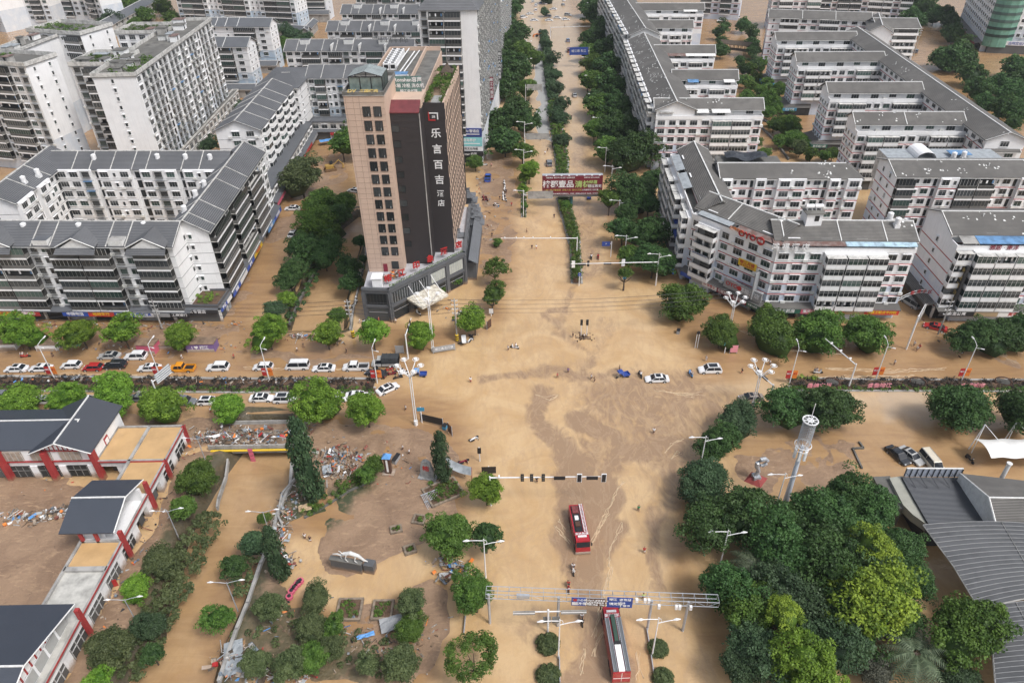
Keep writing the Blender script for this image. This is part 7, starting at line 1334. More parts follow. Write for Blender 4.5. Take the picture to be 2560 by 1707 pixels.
for k, x, y, a, sh, st, ps in people:
    base = f"person in a {CN[sh]} top and {CN.get(st,st)} shorts {'wading' if ps == 'walk' else 'standing'} near {where(x,y)}"; seen[base] = seen.get(base, 0)+1; n = seen[base]
    person(ps, sh, st, Q(k, x, y, .6), a, base if n == 1 else base+f', {ORD[n-1]} such')
for k, x, y, a, bk, sh, st, lab, n in [('W',1183,796,160,'w','w','k','rider in white crossing north west of the crossroads',1),('W',1471,860,100,'k','w','k','rider in white right of the blue tricycle',1),('W',1587,858,100,'lb','w','b','rider pair left of the white SUV',2),('W',1317,1305,-90,'w','w','k','rider on a white scooter following the fire truck',1),('W',1306,1345,-90,'r','r','k','rider in dark red behind the white scooter',1),('W',1337,1420,-90,'k','w','k','rider on a black scooter by the sign gantry',1),
 ('W',1878,853,0,'w','w','k','rider pair on the right street between banner lamps',2),('W',1358,590,90,'k','w','k','rider in white on the right carriageway',1),('W',1374,590,90,'r','r','k','rider in red on the right carriageway',1),('h',485,1420,200,'r','w','k','first rider of the scooter bunch by the hedge end',1),('h',520,1475,190,'dr','r','k','second rider of the scooter bunch by the hedge end',1),('h',625,1435,190,'w','w','k','third rider of the scooter bunch by the hedge end',1),('h',680,1470,190,'w','w','k','fourth rider of the scooter bunch by the hedge end',1),('h',605,1520,200,'k','gr','k','fifth rider of the scooter bunch by the hedge end',1),
 ('h',1405,700,60,'w','k','k','rider near the striped utility pole',1),('9',225,130,10,'r','w','r','rider pair near the first kiosk',2),('3',545,1080,90,'k','k','k','rider on the right carriageway beside the reservation',1),('3',370,1330,90,'k','k','k','rider beside the reservation on the grey lane',1),('8',1390,-20,90,'k','k','k','rider in the alley',1)]: rider(k, x, y, a, bk, sh, st, lab, n)
def parked(k, x, y, a, c, lab, lying=False):
    s = scooter(c); w = Q(k, x, y, .3); s.location = (w[0], w[1], -.05 if not lying else .15); s.rotation_euler = (PI/2*.85 if lying else 0, 0, math.radians(a)); s['label'] = lab; s.scale = (1.15,)*3; return s
parked('a', 1985, 880, 35, 'w', 'white scooter lying alone in the flood by the plaza signs', True); parked('a', 1895, 1085, 20, 'dr', 'red motorcycle lying behind the grey shade net', True); parked('c', 1848, 1080, -80, 'k', 'black scooter parked beside the membrane canopy')
for i, (x, y) in enumerate([(1880,450),(1895,500),(1905,560),(1900,600),(1880,680),(1885,740),(1895,790),(1505,740),(1520,790),(1735,890),(1505,100)]): parked('v', x, y, 80+i*9, 'w' if i not in (7,8) else 'dr', f'scooter parked on the raised pavement right of the hotel, {ORD[i]} from the north')
for i, (x, y) in enumerate([(180,800),(195,815),(30,590),(45,560),(60,520),(870,700)]): parked('h', x, y, 30+i*20, 'w', f'scooter stranded at the hotel corner, {ORD[i]} of the six')
def trike(k, x, y, a, lab, c='blue'):
    root = thing('cargo_tricycle', lab, 'tricycle'); w = Q(k, x, y, .6); root.location = (w[0], w[1], -.1); root.rotation_euler = (0,0,math.radians(a)); g = MB(); g.box(-1.3,-.6,.5,.2,.6,.6); g.box(-1.3,-.62,.6,.2,-.56,.95); g.box(-1.3,.56,.6,.2,.62,.95); g.box(-1.34,-.6,.6,-1.28,.6,.95); g.build('cargo_bed', [M['blue']], root)
    g = MB(); g.hexa([(.2,-.65,1.75),(1.4,-.6,1.7),(1.4,.6,1.7),(.2,.65,1.75),(.3,-.5,1.95),(1.3,-.45,1.9),(1.3,.45,1.9),(.3,.5,1.95)]); g.build('canopy', [PM('lb') if c != 'blue' else M['blue']], root); g = MB()
    for x_ in (.25,1.3):
        for s in (-.5,.5): g.tube([(x_,s,.6),(x_,s,1.75)], .03, 4)
    g.tube([(1.2,-.35,1.1),(1.3,0,1.15),(1.2,.35,1.1)], .03, 4); g.tube([(1.3,0,1.1),(1.5,0,.3)], .04, 4); g.build('frame', [M['steel']], root); g = MB(); g.box(.3,-.3,.6,.9,.3,.8); g.build('seat', [M['black']], root)
    for p in ((-.8,-.6),(-.8,.6),(1.5,0)): g = MB(); g.tube([(p[0],p[1]-.06,.28),(p[0],p[1]+.06,.28)], .28, 12); g.build('wheel', [M['tyre']], root)
    a_ = math.radians(a); person('sit', 'b', 'k', (w[0]+math.cos(a_)*.45, w[1]+math.sin(a_)*.45), a, 'driver of the '+lab, z=-.15); return root
trike('W', 1432, 860, 200, 'blue cargo tricycle at the crossroads'); trike('W', 966, 858, 180, 'light blue covered tricycle right of the cluster lamp', 'lb'); trike('7', 705, 240, 90, 'dark tricycle right of the billboard')
# construction machines
root = thing('wheel_loader', 'orange wheel loader parked at the end of the dry grey lane', 'loader', Q('t',1320,680,1), math.radians(178)); root.location.z = -.1; g = MB(); g.box(-2.4,-1.0,.9,.2,1.0,2.0); g.box(.2,-.5,.8,1.9,.5,1.4); g.build('body', [PM('o')], root); g = MB(); g.box(-.6,-.75,2.0,.6,.75,3.2); g.build('cab', [M['cabin']], root); g = MB(); g.hexa([(2.9,-1.4,.2),(3.9,-1.4,.2),(3.9,1.4,.2),(2.9,1.4,.2),(2.9,-1.4,1.3),(3.1,-1.4,1.3),(3.1,1.4,1.3),(2.9,1.4,1.3)]); g.tube([(.8,-.6,1.6),(3,-.6,.9)], .14, 5); g.tube([(.8,.6,1.6),(3,.6,.9)], .14, 5); g.build('bucket', [PM('o')], root)
for x in (-1.5,1.4):
    for s in (-1,1): g = MB(); g.tube([(x,s*.9,.75),(x,s*1.35,.75)], .75, 14); g.build('wheel', [M['tyre']], root)
root = thing('excavator', 'yellow excavator covered in mud in the yard behind the hotel', 'excavator', Q('w',1700,1410,1), .4); root.location.z = 0; g = MB(); g.box(-1.6,-1.1,1,1.2,1.1,2); g.build('house', [mat('muddy_yellow', (.42,.26,.06), .7, .3, 1.5)], root); g = MB(); g.box(.1,.1,2,1.1,1.05,3); g.build('cab', [M['cabin']], root); g = MB(); g.box(-2,-1.4,0,2,-.8,.9); g.box(-2,.8,0,2,1.4,.9); g.build('track', [mat('muddy_track', (.20,.12,.06), .9, .3, 2)], root); g = MB(); g.tube([(1,-.3,1.8),(3.2,-.3,3.4),(4.6,-.3,1.6)], .22, 6); g.tube([(4.6,-.3,1.6),(4.4,-.3,.4)], .3, 6); g.build('boom', [MT['muddy_yellow']], root)
# ------------------------------------------------------------------ street furniture
def at(k, x, y): return Q(k, x, y, 0)
def hgt(k, xb, yb, yt):                                    # height of an upright seen from its foot to its top
    w = at(k, xb, yb); s = CR[k][2]; vt = CR[k][1]+yt*s; lo, hi = 0, 80
    for _ in range(30):
        m = (lo+hi)/2; c = RM.T @ np.array([w[0], w[1], m-CAM_H])
        if CY+F_PX*c[1]/c[2] > vt: lo = m
        else: hi = m
    return lo
LP_ = {}
def lamp2(k, xb, yb, lab, h=9.5, deg=8, arms=2, grp='double armed street lamps'):
    key = (round(h), arms)
    w = at(k, xb, yb)
    if key in LP_: return dup(LP_[key], (w[0], w[1], -.2), math.radians(deg), lab, grp)
    root = thing('street_lamp', lab, 'street lamp', (w[0], w[1], -.2), math.radians(deg), grp); g = MB(); g.tube([(0,0,0),(0,0,h)], [.13,.07], 8); g.build('pole', [M['whitem']], root)
    for s, z in ([(-1,h-.4),(1,h-1.3)] if arms == 2 else [(1,h-.2)]):
        g = MB(); g.tube([(0,0,z),(s*1.2,0,z+.25),(s*2.3,0,z+.35)], .06, 5); 
        if s == 1: g.tube([(0,0,z-.1),(.5,0,z+.35),(.35,0,z+.9),(0,0,z+1.1)], .035, 4)
        a = g.build('arm', [M['whitem']], root); g = MB(); g.tube([(s*2.1,0,z+.35),(s*2.5,0,z+.42),(s*3.1,0,z+.36)], [.08,.2,.07], 7); g.build('lamp_head', [M['whitem']], a)
    LP_[key] = root; return root
L2 = [('7',1040-20,1050*0+855,''),]
for i, (k, x, y, h) in enumerate([('b',1715,1215,9.5),('f',1285,1320,9.5),('f',425,1335,9.5),('e',2110,600,9.5),('7',1320,1050,9.5),('7',1028,860,9),('7',970,520,9),('7',905,190,9),('3',852,1580,9),('3',798,1290,9),('3',757,1060,9),('3',722,880,9),('3',690,700,9),('f',1900,520,9.5),('7',105,425,9),('3',108,1600,9),('3',115,1330,9),('3',125,700,9),('3',130,530,9),('3',132,400,9),('c',60,1560,9.5)]):
    lamp2(k, x, y, f'white double armed street lamp, {ORD[i]} ' + ['at the feathery corner trees','beside the bushes right of the long fire truck','left of the long fire truck by the clipped bushes','on the plaza edge among the lower trees','where the right signal arm starts','on the right verge before the signal arm','on the right verge beside dark trees','on the right verge near the billboard','on the right verge beyond the billboard','on the right verge by the white block','on the right verge farther up','on the right verge far up','on the right verge near the blue sign','rising from the dense park trees','on the left lane divider by the camera sign','on the left tree row nearest','on the left tree row second','on the left tree row fourth','on the left tree row fifth','on the left tree row farthest','hidden in the park by the mast'][i], h, 6 if x > 0 else 0)
for i, (k, x, y, a) in enumerate([('9',1900,1130,4),('a',345,1120,4),('d',1640,232,6),('d',1275,1045,6),('e',140,240,4),('d',2178,890,4)]):
    w = at(k, x, y); lab = f'silver lamp with two drooping arms beside the canal, {ORD[i]} from the bridge'
    if ('canal',) in LP_: dup(LP_[('canal',)], (w[0],w[1],0), math.radians(a), lab, 'canal lamps'); continue
    root = thing('street_lamp', lab, 'street lamp', (w[0],w[1],0), math.radians(a), 'canal lamps'); g = MB(); g.tube([(0,0,-.5),(0,0,6.6)], [.1,.06], 7); g.build('pole', [M['steel']], root)
    for s in (-1,1): g = MB(); g.tube([(0,0,6.4),(s*1,0,6.7),(s*2,0,6.9)], .05, 5); a_ = g.build('arm', [M['steel']], root); g = MB(); g.tube([(s*1.8,0,6.88),(s*2.2,0,6.95),(s*2.7,0,6.9)], [.06,.16,.05], 6); g.build('lamp_head', [M['whitem']], a_)
    LP_[('canal',)] = root
def banner_lamp(k, x, y, yt, lab, side):
    w = at(k, x, y); h = 9.4; root = thing('banner_lamp', lab, 'street lamp', (w[0],w[1],-.1), 0, 'lamps with red and yellow banners'); g = MB(); g.tube([(0,0,0),(0,0,h)], [.13,.07], 8); g.build('pole', [M['whitem']], root)
    g = MB(); g.tube([(0,0,h),(.2,1.2,h+.3),(.3,2.0,h+.3)], .05, 5); a = g.build('arm', [M['whitem']], root); g = MB(); g.tube([(.3,1.9,h+.3),(.3,2.7,h+.3)], .14, 6); g.build('lamp_head', [M['whitem']], a); g = MB(); g.tube([(0,0,h-.6),(.9,-.4,h-.5)], .04, 5); g.tube([(.8,-.4,h-.5),(1.4,-.6,h-.55)], .1, 5); g.build('arm', [M['whitem']], root)
    for s, c in ((-1,'r'),(1,'o')):
        g = MB(); g.box(min(s*.2,s*1.15),-.03,1.6,max(s*.2,s*1.15),.03,3.6); bn = g.build('banner', [PM(c)], root); 
        text('榕江', .42, PM('w' if c == 'r' else 'r'), bn, T(s*.67,-.05,2.8) @ UP)
for i, (k, x, y) in enumerate([('9',505,350),('9',1480,350),('a',125,365),('a',1115,385),('c',195,390),('c',985,360),('c',1770,370)]): banner_lamp(k, x, y, 0, 'white lamp with red and orange banners in the '+('left' if i < 4 else 'right')+' street hedge, '+ORD[i if i < 4 else i-4]+' from the left', 1)
def cluster(k, x, y, yt, lab, n=6, R_=2.2):
    w = at(k, x, y); h = hgt(k, x, y, yt); root = thing('cluster_lamp', lab, 'street lamp', (w[0],w[1],-.1), 0); g = MB(); g.tube([(-.18,0,0),(-.18,0,h)], .1, 6); g.tube([(.18,0,0),(.18,0,h)], .1, 6); g.tube([(0,0,0),(0,0,1.2)], .4, 8); g.build('pole', [M['whitem']], root)
    for i in range(n):
        a = 2*PI*i/n; c, s = math.cos(a), math.sin(a); g = MB(); g.tube([(0,0,h-.8),(c*R_*.4,s*R_*.4,h+.4),(c*R_,s*R_,h+2.0)], .09, 5); am = g.build('arm', [M['whitem']], root)
        g = MB(); pts = [(c*R_+.6*math.cos(t), s*R_+.6*math.sin(t), h+2.1) for t in np.linspace(0, 2*PI, 13)]; g.tube(pts, .05, 4); g.tube([(c*R_,s*R_,h+1.9),(c*R_,s*R_,h+2.25)], .35, 8); g.build('lamp_head', [M['whitem']], am)
cluster('a', 1470, 765, 300, 'tall white twin pole lamp with a ring of heads in the crossroads, left side'); cluster('b', 2210, 600, 300, 'white lamp with a crown of round heads by the bronze grey car'); cluster('7', 2002, 1430, 1230, 'white lamp with a crown of round heads in front of the corner building'); cluster('h', 1060, 1190, 540, 'tall white lamp with branching heads in front of the hotel canopy', 4)
cluster('t', 815, 345, 130, 'white lamp with branching heads far up the left tree row', 4); cluster('3', 722, 170, 60, 'white lamp with branching heads far up the right tree row', 4)
def sig_head(g, x, y, z, w=.5, h=1.5, fr=0): g.box(x-w/2,y-.1,z,x+w/2,y+.1,z+h,1); g.box(x-w/2-.08,y+.0,z-.08,x+w/2+.08,y+.06,z+h+.08,0)
def gantry(k, xb, yb, h, dx, dy, lab, items, name='traffic_light', cat='traffic light'):
    w = at(k, xb, yb); L = math.hypot(dx, dy); root = thing(name, lab, cat, (w[0],w[1],-.2), math.atan2(dy, dx)); g = MB(); g.tube([(0,0,0),(0,0,h+.3)], [.18,.13], 8); g.build('pole', [M['whitem']], root); g = MB(); g.tube([(0,0,h),(L,0,h+.25)], [.13,.08], 6); am = g.build('arm', [M['whitem']], root)
    for t, typ in items:
        x = L*t; g = MB()
        if typ == 's':
            g.box(x-.28,-.22,h-.7,x+.28,-.05,h+.95,0)
            for q in range(3): g.tube([(x,-.25,h-.4+q*.5),(x,-.2,h-.4+q*.5)], .17, 10, 1)
            g.build('signal_head', [M['black'], mat('signal_lens', (.10,.10,.09), .3, .1, 1)], am)
        elif typ == 'S':
            g.box(x-.42,-.22,h-.9,x+.42,-.06,h+1.0,1); g.box(x-.32,-.26,h-.8,x+.32,-.2,h+.9,0); g.build('signal_head', [M['black'], M['whitem']], am)
        elif typ == 'b': g.box(x-.95,-.2,h-.35,x+.95,-.05,h+.35); g.build('signal_head', [M['black']], am)
        elif typ == 'c': g.box(x-.12,-.35,h+.2,x+.12,.25,h+.45); g.build('camera', [M['whitem']], am)
    return root
a, c = at('7',1320,1070), None
gantry('7', 1318, 1052, 7.0, -22, -.6, 'long white signal arm reaching left from the right verge', [(.97,'S'),(.87,'b'),(.80,'s'),(.58,'b'),(.40,'S')])
gantry('W', 1128, 1160, 7.0, 19.5, -.4, 'long white signal arm over the lower road from the plaza corner', [(.08,'c'),(.28,'s'),(.36,'s'),(.46,'s'),(.60,'b'),(.77,'S'),(.88,'b'),(.98,'S')])
gantry('7', 592, 800, 6.2, -20.5, .3, 'white camera arm reaching left from the central reservation', [(.95,'c'),(.8,'c'),(.7,'c'),(.58,'c'),(.35,'c')], 'camera_arm', 'camera arm')
gantry('t', 1535, 760, 6, 32, 1, 'thin white camera arm at the far end of the central reservation', [(.5,'c')], 'camera_arm', 'camera arm')
gantry('h', 735, 1290, 6.5, .6, 6.5, 'silver signal arm leaning away beside the second bright tree right of the hotel corner', [(.4,'s'),(.7,'s')]); gantry('c', 740, 420, 6, -3, 9, 'thin white camera arm over the right street', [(.2,'c'),(.5,'c'),(.8,'c')], 'camera_arm', 'camera arm'); gantry('b', 2345, 620, 6.2, -2.2, 5.0, 'dark signal arm beside the crowned lamp and grey car', [(.5,'b'),(.9,'s')])
for x, n_ in ((633,'left'),(685,'right')):
    w = at('7', x, 1510); root = thing('signal_post', f'short traffic signal post on the muddy island, {n_} of the pair', 'traffic light', (w[0],w[1],-.1), 0, 'twin signal posts'); g = MB(); g.tube([(0,0,0),(0,0,3.2)], .09, 6); g.build('pole', [M['whitem']], root); g = MB(); g.box(-.28,-.15,3.0,.28,.15,4.4); g.build('signal_head', [M['black']], root)
w = at('7', 660, 1530); g = MB(); r = random.Random(2)
for i in range(60): x, y = r.gauss(0,1), r.gauss(0,.8); g.box(x-.12,y-.12,-.3,x+.12,y+.12,.1+.3*r.random(), r.randrange(2))
o = link('muddy_island', g.mesh('muddy_island', [M['soil'], M['mudfl']])); tag(o, 'small muddy debris mound at the foot of the twin signal posts', 'mound'); o.location = (w[0],w[1],0)
for k, x, y, lab in [('b',1690,60,'twin white post with a small dark board in front of the shops'),('t',2220,330,'pair of thin white posts far up the right verge')]:
    w = at(k, x, y); root = thing('twin_post', lab, 'post', (w[0],w[1],-.1)); g = MB(); g.tube([(-.25,0,0),(-.25,0,4)], .08, 5); g.tube([(.25,0,0),(.25,0,4)], .08, 5); g.box(-.35,-.1,3.9,.35,.1,4.6,1); g.build('posts', [M['whitem'], M['black']], root)
# truss sign gantry
A_ = Vector(Q('e', 2110, 770, 7.4)); B_ = Vector(Q('f', 1900, 850, 7.4)); d = B_-A_; L = d.length; root = thing('sign_gantry', 'long steel truss gantry with blue and brown direction signs across the lower road', 'gantry', (A_.x,A_.y,0), math.atan2(d.y,d.x)); g = MB()
for y in (0,1.3):
    for z in (6.9, 7.9): g.tube([(0,y,z),(L,y,z)], .06, 5)
n = 20
for i in range(n+1):
    x = L*i/n; g.tube([(x,0,6.9),(x,0,7.9)], .035, 4); g.tube([(x,1.3,6.9),(x,1.3,7.9)], .035, 4); g.tube([(x,0,7.9),(x,1.3,7.9)], .035, 4)
    if i < n: g.tube([(x,0,6.9 if i%2 else 7.9),(x+L/n,0,7.9 if i%2 else 6.9)], .03, 4)
g.build('truss', [M['steel']], root)
def inb(px, py, k='f'): p = Vector(Q(k, px, py, 0)); q = p-Vector((A_.x,A_.y,0)); return q.dot(d.normalized())
for x in (.3, inb(418,1280), inb(1240,1060), L-4): g = MB(); g.tube([(x,.6,-.3),(x,.6,7)], .2, 8); g.build('post', [M['steel']], root)
def psg(x0, x1, z0, z1, m): g = MB(); g.box(x0,-.32,z0,x1,-.22,z1); return g.build('direction_sign', [m], root)
def ing(px, py, z, k='f'): p = Vector(Q(k, px, py, z)); q = p-A_; return q.dot(d.normalized())
x0, x1 = ing(545,820,7.4), ing(678,825,7.4); s = psg(x0, x1, 6.5, 8.2, M['blue']); text('← 小心行人', .5, PM('w'), s, T((x0+x1)/2+.4,-.34,7.8) @ UP, bold=.02); text('前方学校', .62, PM('w'), s, T((x0+x1)/2+.5,-.34,7.0) @ UP, bold=.03); g = MB(); g.box(x0+.1,-.36,6.7,x0+.9,-.33,7.3,0); g.tube([(x0+.5,-.36,7.8),(x0+.5,-.33,7.8)], .3, 10, 1); g.build('symbol', [PM('w'), PM('r')], s)
x0, x1 = ing(688,830,7.4), ing(856,835,7.4); s = psg(x0, x1, 6.5, 8.1, M['brownsign']); [text(t, .36, PM('w'), s, T((x0+x1)/2,-.34,7.8-i*.5) @ UP) for i, t in enumerate(('← 小七孔古镇景区 →','← 三宝侗寨鼓楼 →','← 大利侗寨  萨玛 ↑'))]
x0, x1 = ing(872,835,7.4), ing(1106,840,7.4); s = psg(x0, x1, 6.4, 8.6, M['blue']); text('榕江  古东站', .55, PM('w'), s, T((x0+x1)/2,-.34,8.2) @ UP, bold=.02); text('滨河路', .6, PM('w'), s, T(x0+1.2,-.34,7.2) @ UP, bold=.03); text('栈桥', .5, PM('w'), s, T(x1-1.5,-.34,7.4) @ UP); text('黎平', .5, PM('w'), s, T(x1-.8,-.34,6.8) @ UP); g = MB(); g.box(x0+2.2,-.36,7.05,x1-1.9,-.33,7.15); g.box((x0+x1)/2+.1,-.36,6.6,(x0+x1)/2+.22,-.33,7.8); g.build('symbol', [PM('w')], s)
for px, m_ in ((100,'steel'),(1140,'whitem'),(1215,'whitem'),(1250,'whitem'),(1350,'whitem'),(1508,'whitem'),(1540,'whitem'),(1640,'whitem')):
    x = ing(px, 830, 7.4); g = MB(); g.box(x-.18 if m_ != 'steel' else x-.9,-.5,6.6 if px > 1300 else 7.9,x+.18 if m_ != 'steel' else x+.9,-.1,7.3 if px > 1300 else 8.5); g.build('camera' if m_ != 'steel' else 'led_panel', [M[m_]], root)
# signpost with two dark boards (bottom)
w = at('f', 328, 1100); root = thing('signpost', 'white T shaped signpost with two grey sign backs above the clipped bush', 'sign', (w[0],w[1],-.1)); g = MB(); g.tube([(0,0,0),(0,0,5.6)], .15, 7); g.tube([(-5.0,0,5.2),(5.2,0,5.2)], .1, 6); g.build('pole', [M['whitem']], root)
for x0, x1 in ((-5.0,-1.9),(1.8,5.4)): g = MB(); g.box(x0,-.2,4.75,x1,-.12,5.65,0); g.box(x0,-.26,5.15,x1,-.2,5.25,1); g.build('sign_board', [M['concrete'], M['whitem']], root)
for x0 in (.6, -.7): g = MB(); g.box(x0,.15,2.2,x0+1.1,.25,3.6); g.build('sign_board', [M['cagem']], root)
# billboard
w = at('7', 540, 330); h = hgt('7', 540, 330, 205)-.2; cx = w[0]; root = thing('billboard', 'big dark red roadside billboard on a green column over the central reservation', 'billboard', (w[0],w[1],0), -.02); g = MB(); g.tube([(0,0,0),(0,0,h+.5)], .55, 14); g.build('column', [mat('teal_steel', (.03,.12,.13), .5, .1, 1)], root)
pl, pr_ = Q('7', 275, 195, h), Q('7', 822, 205, h); W_ = (pr_[0]-pl[0]); ox = (pl[0]+pr_[0])/2-w[0]; q_ = W_/20.; zb = h; Hh = hgt('7', 540, 330, 34)-h; g = MB(); g.box(ox-W_/2,-.8,zb,ox+W_/2,.8,zb+Hh,0,1); g.box(ox-W_/2-.1,-1.0,zb-.6,ox+W_/2+.1,-.8,zb,2); bd = g.build('panel', [mat('billboard_red', (.19,.02,.035), .5, .2, .15), M['steel'], M['darkc']], root)
vq = Hh/6.9
def bt_(s, sz, x, z, c, b_=.02): text(s, sz*vq/q_*1.02, PM(c), bd, T(ox+x,-.84,zb+z*vq) @ UP, bold=b_)
bt_('榕郡壹品', 2.6*q_, -4.7*q_, 3.7, 'w', .045); bt_('清栋', 2.6*q_, 3.4*q_, 3.6, 'lg', .045); bt_('特惠', 1.35*q_, 6.9*q_, 4.4, 'lg', .04); bt_('错过再无', 1.15*q_, 7.4*q_, 3.0, 'w', .04); bt_('一房一房计楼底房  劳包入住  首付5万起', .72*q_, -3.2*q_, 1.7, 'gold'); bt_('土地准则已二住打算', .6*q_, 6.0*q_, 1.7, 'w'); bt_('榕郡壹品  榕江中心生活区  生活有品质', .55*q_, -4*q_, 6.1, 'w'); bt_('销售热线 0855 6688888', .5*q_, 6.3*q_, 6.1, 'w'); bt_('地址：榕江县古州镇滨江大道营销中心  开发商：榕郡置业有限公司  投资商：贵州榕郡', .45*q_, 0, .4, 'w')
for i in range(8): g = MB(); x = ox-W_/2+W_*(i+.5)/8; g.tube([(x,-.8,zb+Hh),(x,-2.0,zb+Hh+.5)], .05, 4); g.box(x-.25,-2.2,zb+Hh+.4,x+.25,-1.9,zb+Hh+.6); g.build('spotlight', [M['whitem']], root)
# signs on posts
def board(k, xb, yb, lab, z0, z1, w_, m, post=1, arm=0., cat='sign', yaw=0., txt=None, name='road_sign', back='steel', tc='w'):
    p = at(k, xb, yb); root = thing(name, lab, cat, (p[0],p[1],-.1), yaw); g = MB()
    if post == 1: g.tube([(0,0,0),(0,0,z1)], .11, 6)
    else: g.tube([(-w_/2,0,0),(-w_/2,0,z1)], .09, 5); g.tube([(w_/2,0,0),(w_/2,0,z1)], .09, 5)
    if arm: g.tube([(0,0,(z0+z1)/2),(arm,0,(z0+z1)/2)], .09, 5)
    g.build('post', [M['whitem' if post == 1 else 'steel']], root); g = MB(); x0 = arm-w_/2 if not arm else (arm-(0 if arm < 0 else w_)); x0 = -w_/2 if not arm else (arm if arm < 0 else arm-w_); g.box(x0,-.16,z0,x0+w_,-.08,z1); s = g.build('board', [M[m] if m in M else PM(m)], root)
    if txt: text(txt, min((z1-z0)*.5, w_/max(1,len(txt))*.9), PM(tc), s, T(x0+w_/2,-.18,(z0+z1)/2) @ UP)
    return root
board('7',105,430,'large grey backed overhead sign on the left lane divider by the billboard',6.2,8.6,7.5,'concrete',1,8.8); board('3',125,960,'grey backed overhead sign over the left lane, far one',6,8.5,6.5,'concrete',1,7.0); board('3',120,1430,'grey backed overhead sign over the left lane, nearer one',6,8.2,8,'concrete',1,8.4)
board('3',700,620,'large blue overhead direction sign in front of the dark red minivan',6.0,9.6,9,'blue',1,-9.5,txt='榕江南 车江'); board('7',615,1055,'small blue sign on a post at the end of the central reservation',3.0,3.9,.8,'blue',txt='↘'); board('7',905,790,'small blue sign sticking out of the trees right of the carriageway',3.5,4.8,2.2,'blue',1,-2.6,txt='P'); board('7',1030,1040,'small light blue sign on the right verge island',1.6,2.3,.9,'tb')
board('c',60,120,'pale blue twin street name sign in front of the right shops',2.6,3.6,1.6,'c'); board('b',1950,110,'pale blue street name sign at the kerb right of the twin post',2.4,3.4,1.0,'c'); board('b',2030,110,'framed pinkish notice board in front of the right shops',.5,2.3,1.6,'p',2)
board('a',1525,745,'teal street name sign beside the plaza notice boards',3.2,4.1,1.5,'tb'); board('a',1615,760,'wide dark display board leaning on the plaza corner',.6,2.3,4.8,'black',2,yaw=-.35); board('a',1785,850,'narrow dark display board at the plaza corner',.4,2.6,1.5,'brownsign',2,yaw=-1.0); board('h',1205,1200,'grey display board with writing by the hotel corner kerb',.5,1.9,5,'gr',2,yaw=.25,txt='榕江县古州镇'); board('h',627,1215,'small framed board standing in the flood left of the leaning signal',.2,2.2,1.8,'cream' if 0 else 'gr',2); board('h',1790,890,'narrow dark red notice board under the forecourt tree',.3,2.4,1.6,'brownsign',2,yaw=1.0); board('h',1820,730,'pale notice on a post beside the forecourt trees',.9,2.2,1.0,'w',1)
board('a',2055,1100,'tall black and white signal box at the lower road kerb',2.2,3.6,.7,'black',1); board('a',2140,1230,'pair of grey and dark signs below the plaza corner lamp',.8,2.4,2.6,'black',1,-.0); board('d',1050,680,'red square sign board lying against the white building',.2,1.7,1.3,'r',1,yaw=.4)
for k, x, y, L_, lab in [('c',1150,1560*0+120,4.8,'x')][:0]: pass
w = at('8', 1150, 1590); root = thing('overhead_sign', 'tall white slanting sign frame with a grey sign back at the alley mouth', 'sign', (w[0]+2,w[1]-2,-.1), .9); g = MB(); g.tube([(0,0,0),(0,0,9)], .2, 7); g.tube([(0,0,8.8),(6,0,8.8)], .12, 6); g.tube([(0,0,7.2),(6,0,7.2)], .12, 6); g.build('pole', [M['whitem']], root); g = MB(); g.box(.8,-.3,6.9,6,-.2,9.1); g.build('sign_board', [M['concrete']], root)
w = at('9', 1530, 560); root = thing('overhead_sign', 'grey ribbed sign back seen edge on above the fourth bright tree', 'sign', (w[0],w[1]-2,0), 1.2); g = MB(); g.tube([(0,0,0),(0,0,7.5)], .16, 7); g.tube([(0,0,7),(4.6,0,7)], .1, 6); g.build('pole', [M['whitem']], root); g = MB(); g.box(.8,-.2,6,4.8,-.1,8.2,0); [g.box(.8,-.28,6+i*.5,4.8,-.2,6.06+i*.5,1) for i in range(5)]; g.build('sign_board', [M['greysheet'], M['whitem']], root)
# alley arch
p, q = Vector(Q('8', 1180, 1200, 4)), Vector(Q('8', 1560, 1160, 4)); root = thing('entrance_arch', 'white steel arch with red characters over the alley', 'arch', (p.x,p.y,0), math.atan2(q.y-p.y,q.x-p.x)); L = (Vector((q.x,q.y,0))-Vector((p.x,p.y,0))).length; g = MB()
for dz in (0,.7): g.tube([(L*i/12,0,4+dz+1.9*math.sin(PI*i/12)) for i in range(13)], .07, 5)
for i in range(13): z = 4+1.9*math.sin(PI*i/12); g.tube([(L*i/12,0,z),(L*i/12,0,z+.7)], .04, 4)
g.tube([(0,0,0),(0,0,4.7)], .12, 6); g.tube([(L,0,0),(L,0,4.7)], .12, 6); fr_ = g.build('arch_frame', [M['whitem']], root)
for i, ch in enumerate('卧龙小区'): text(ch, 1.1, PM('r'), fr_, T(L*(.32+.14*i),-.1,4.4+1.9*math.sin(PI*(.32+.14*i))) @ UP, bold=.04)
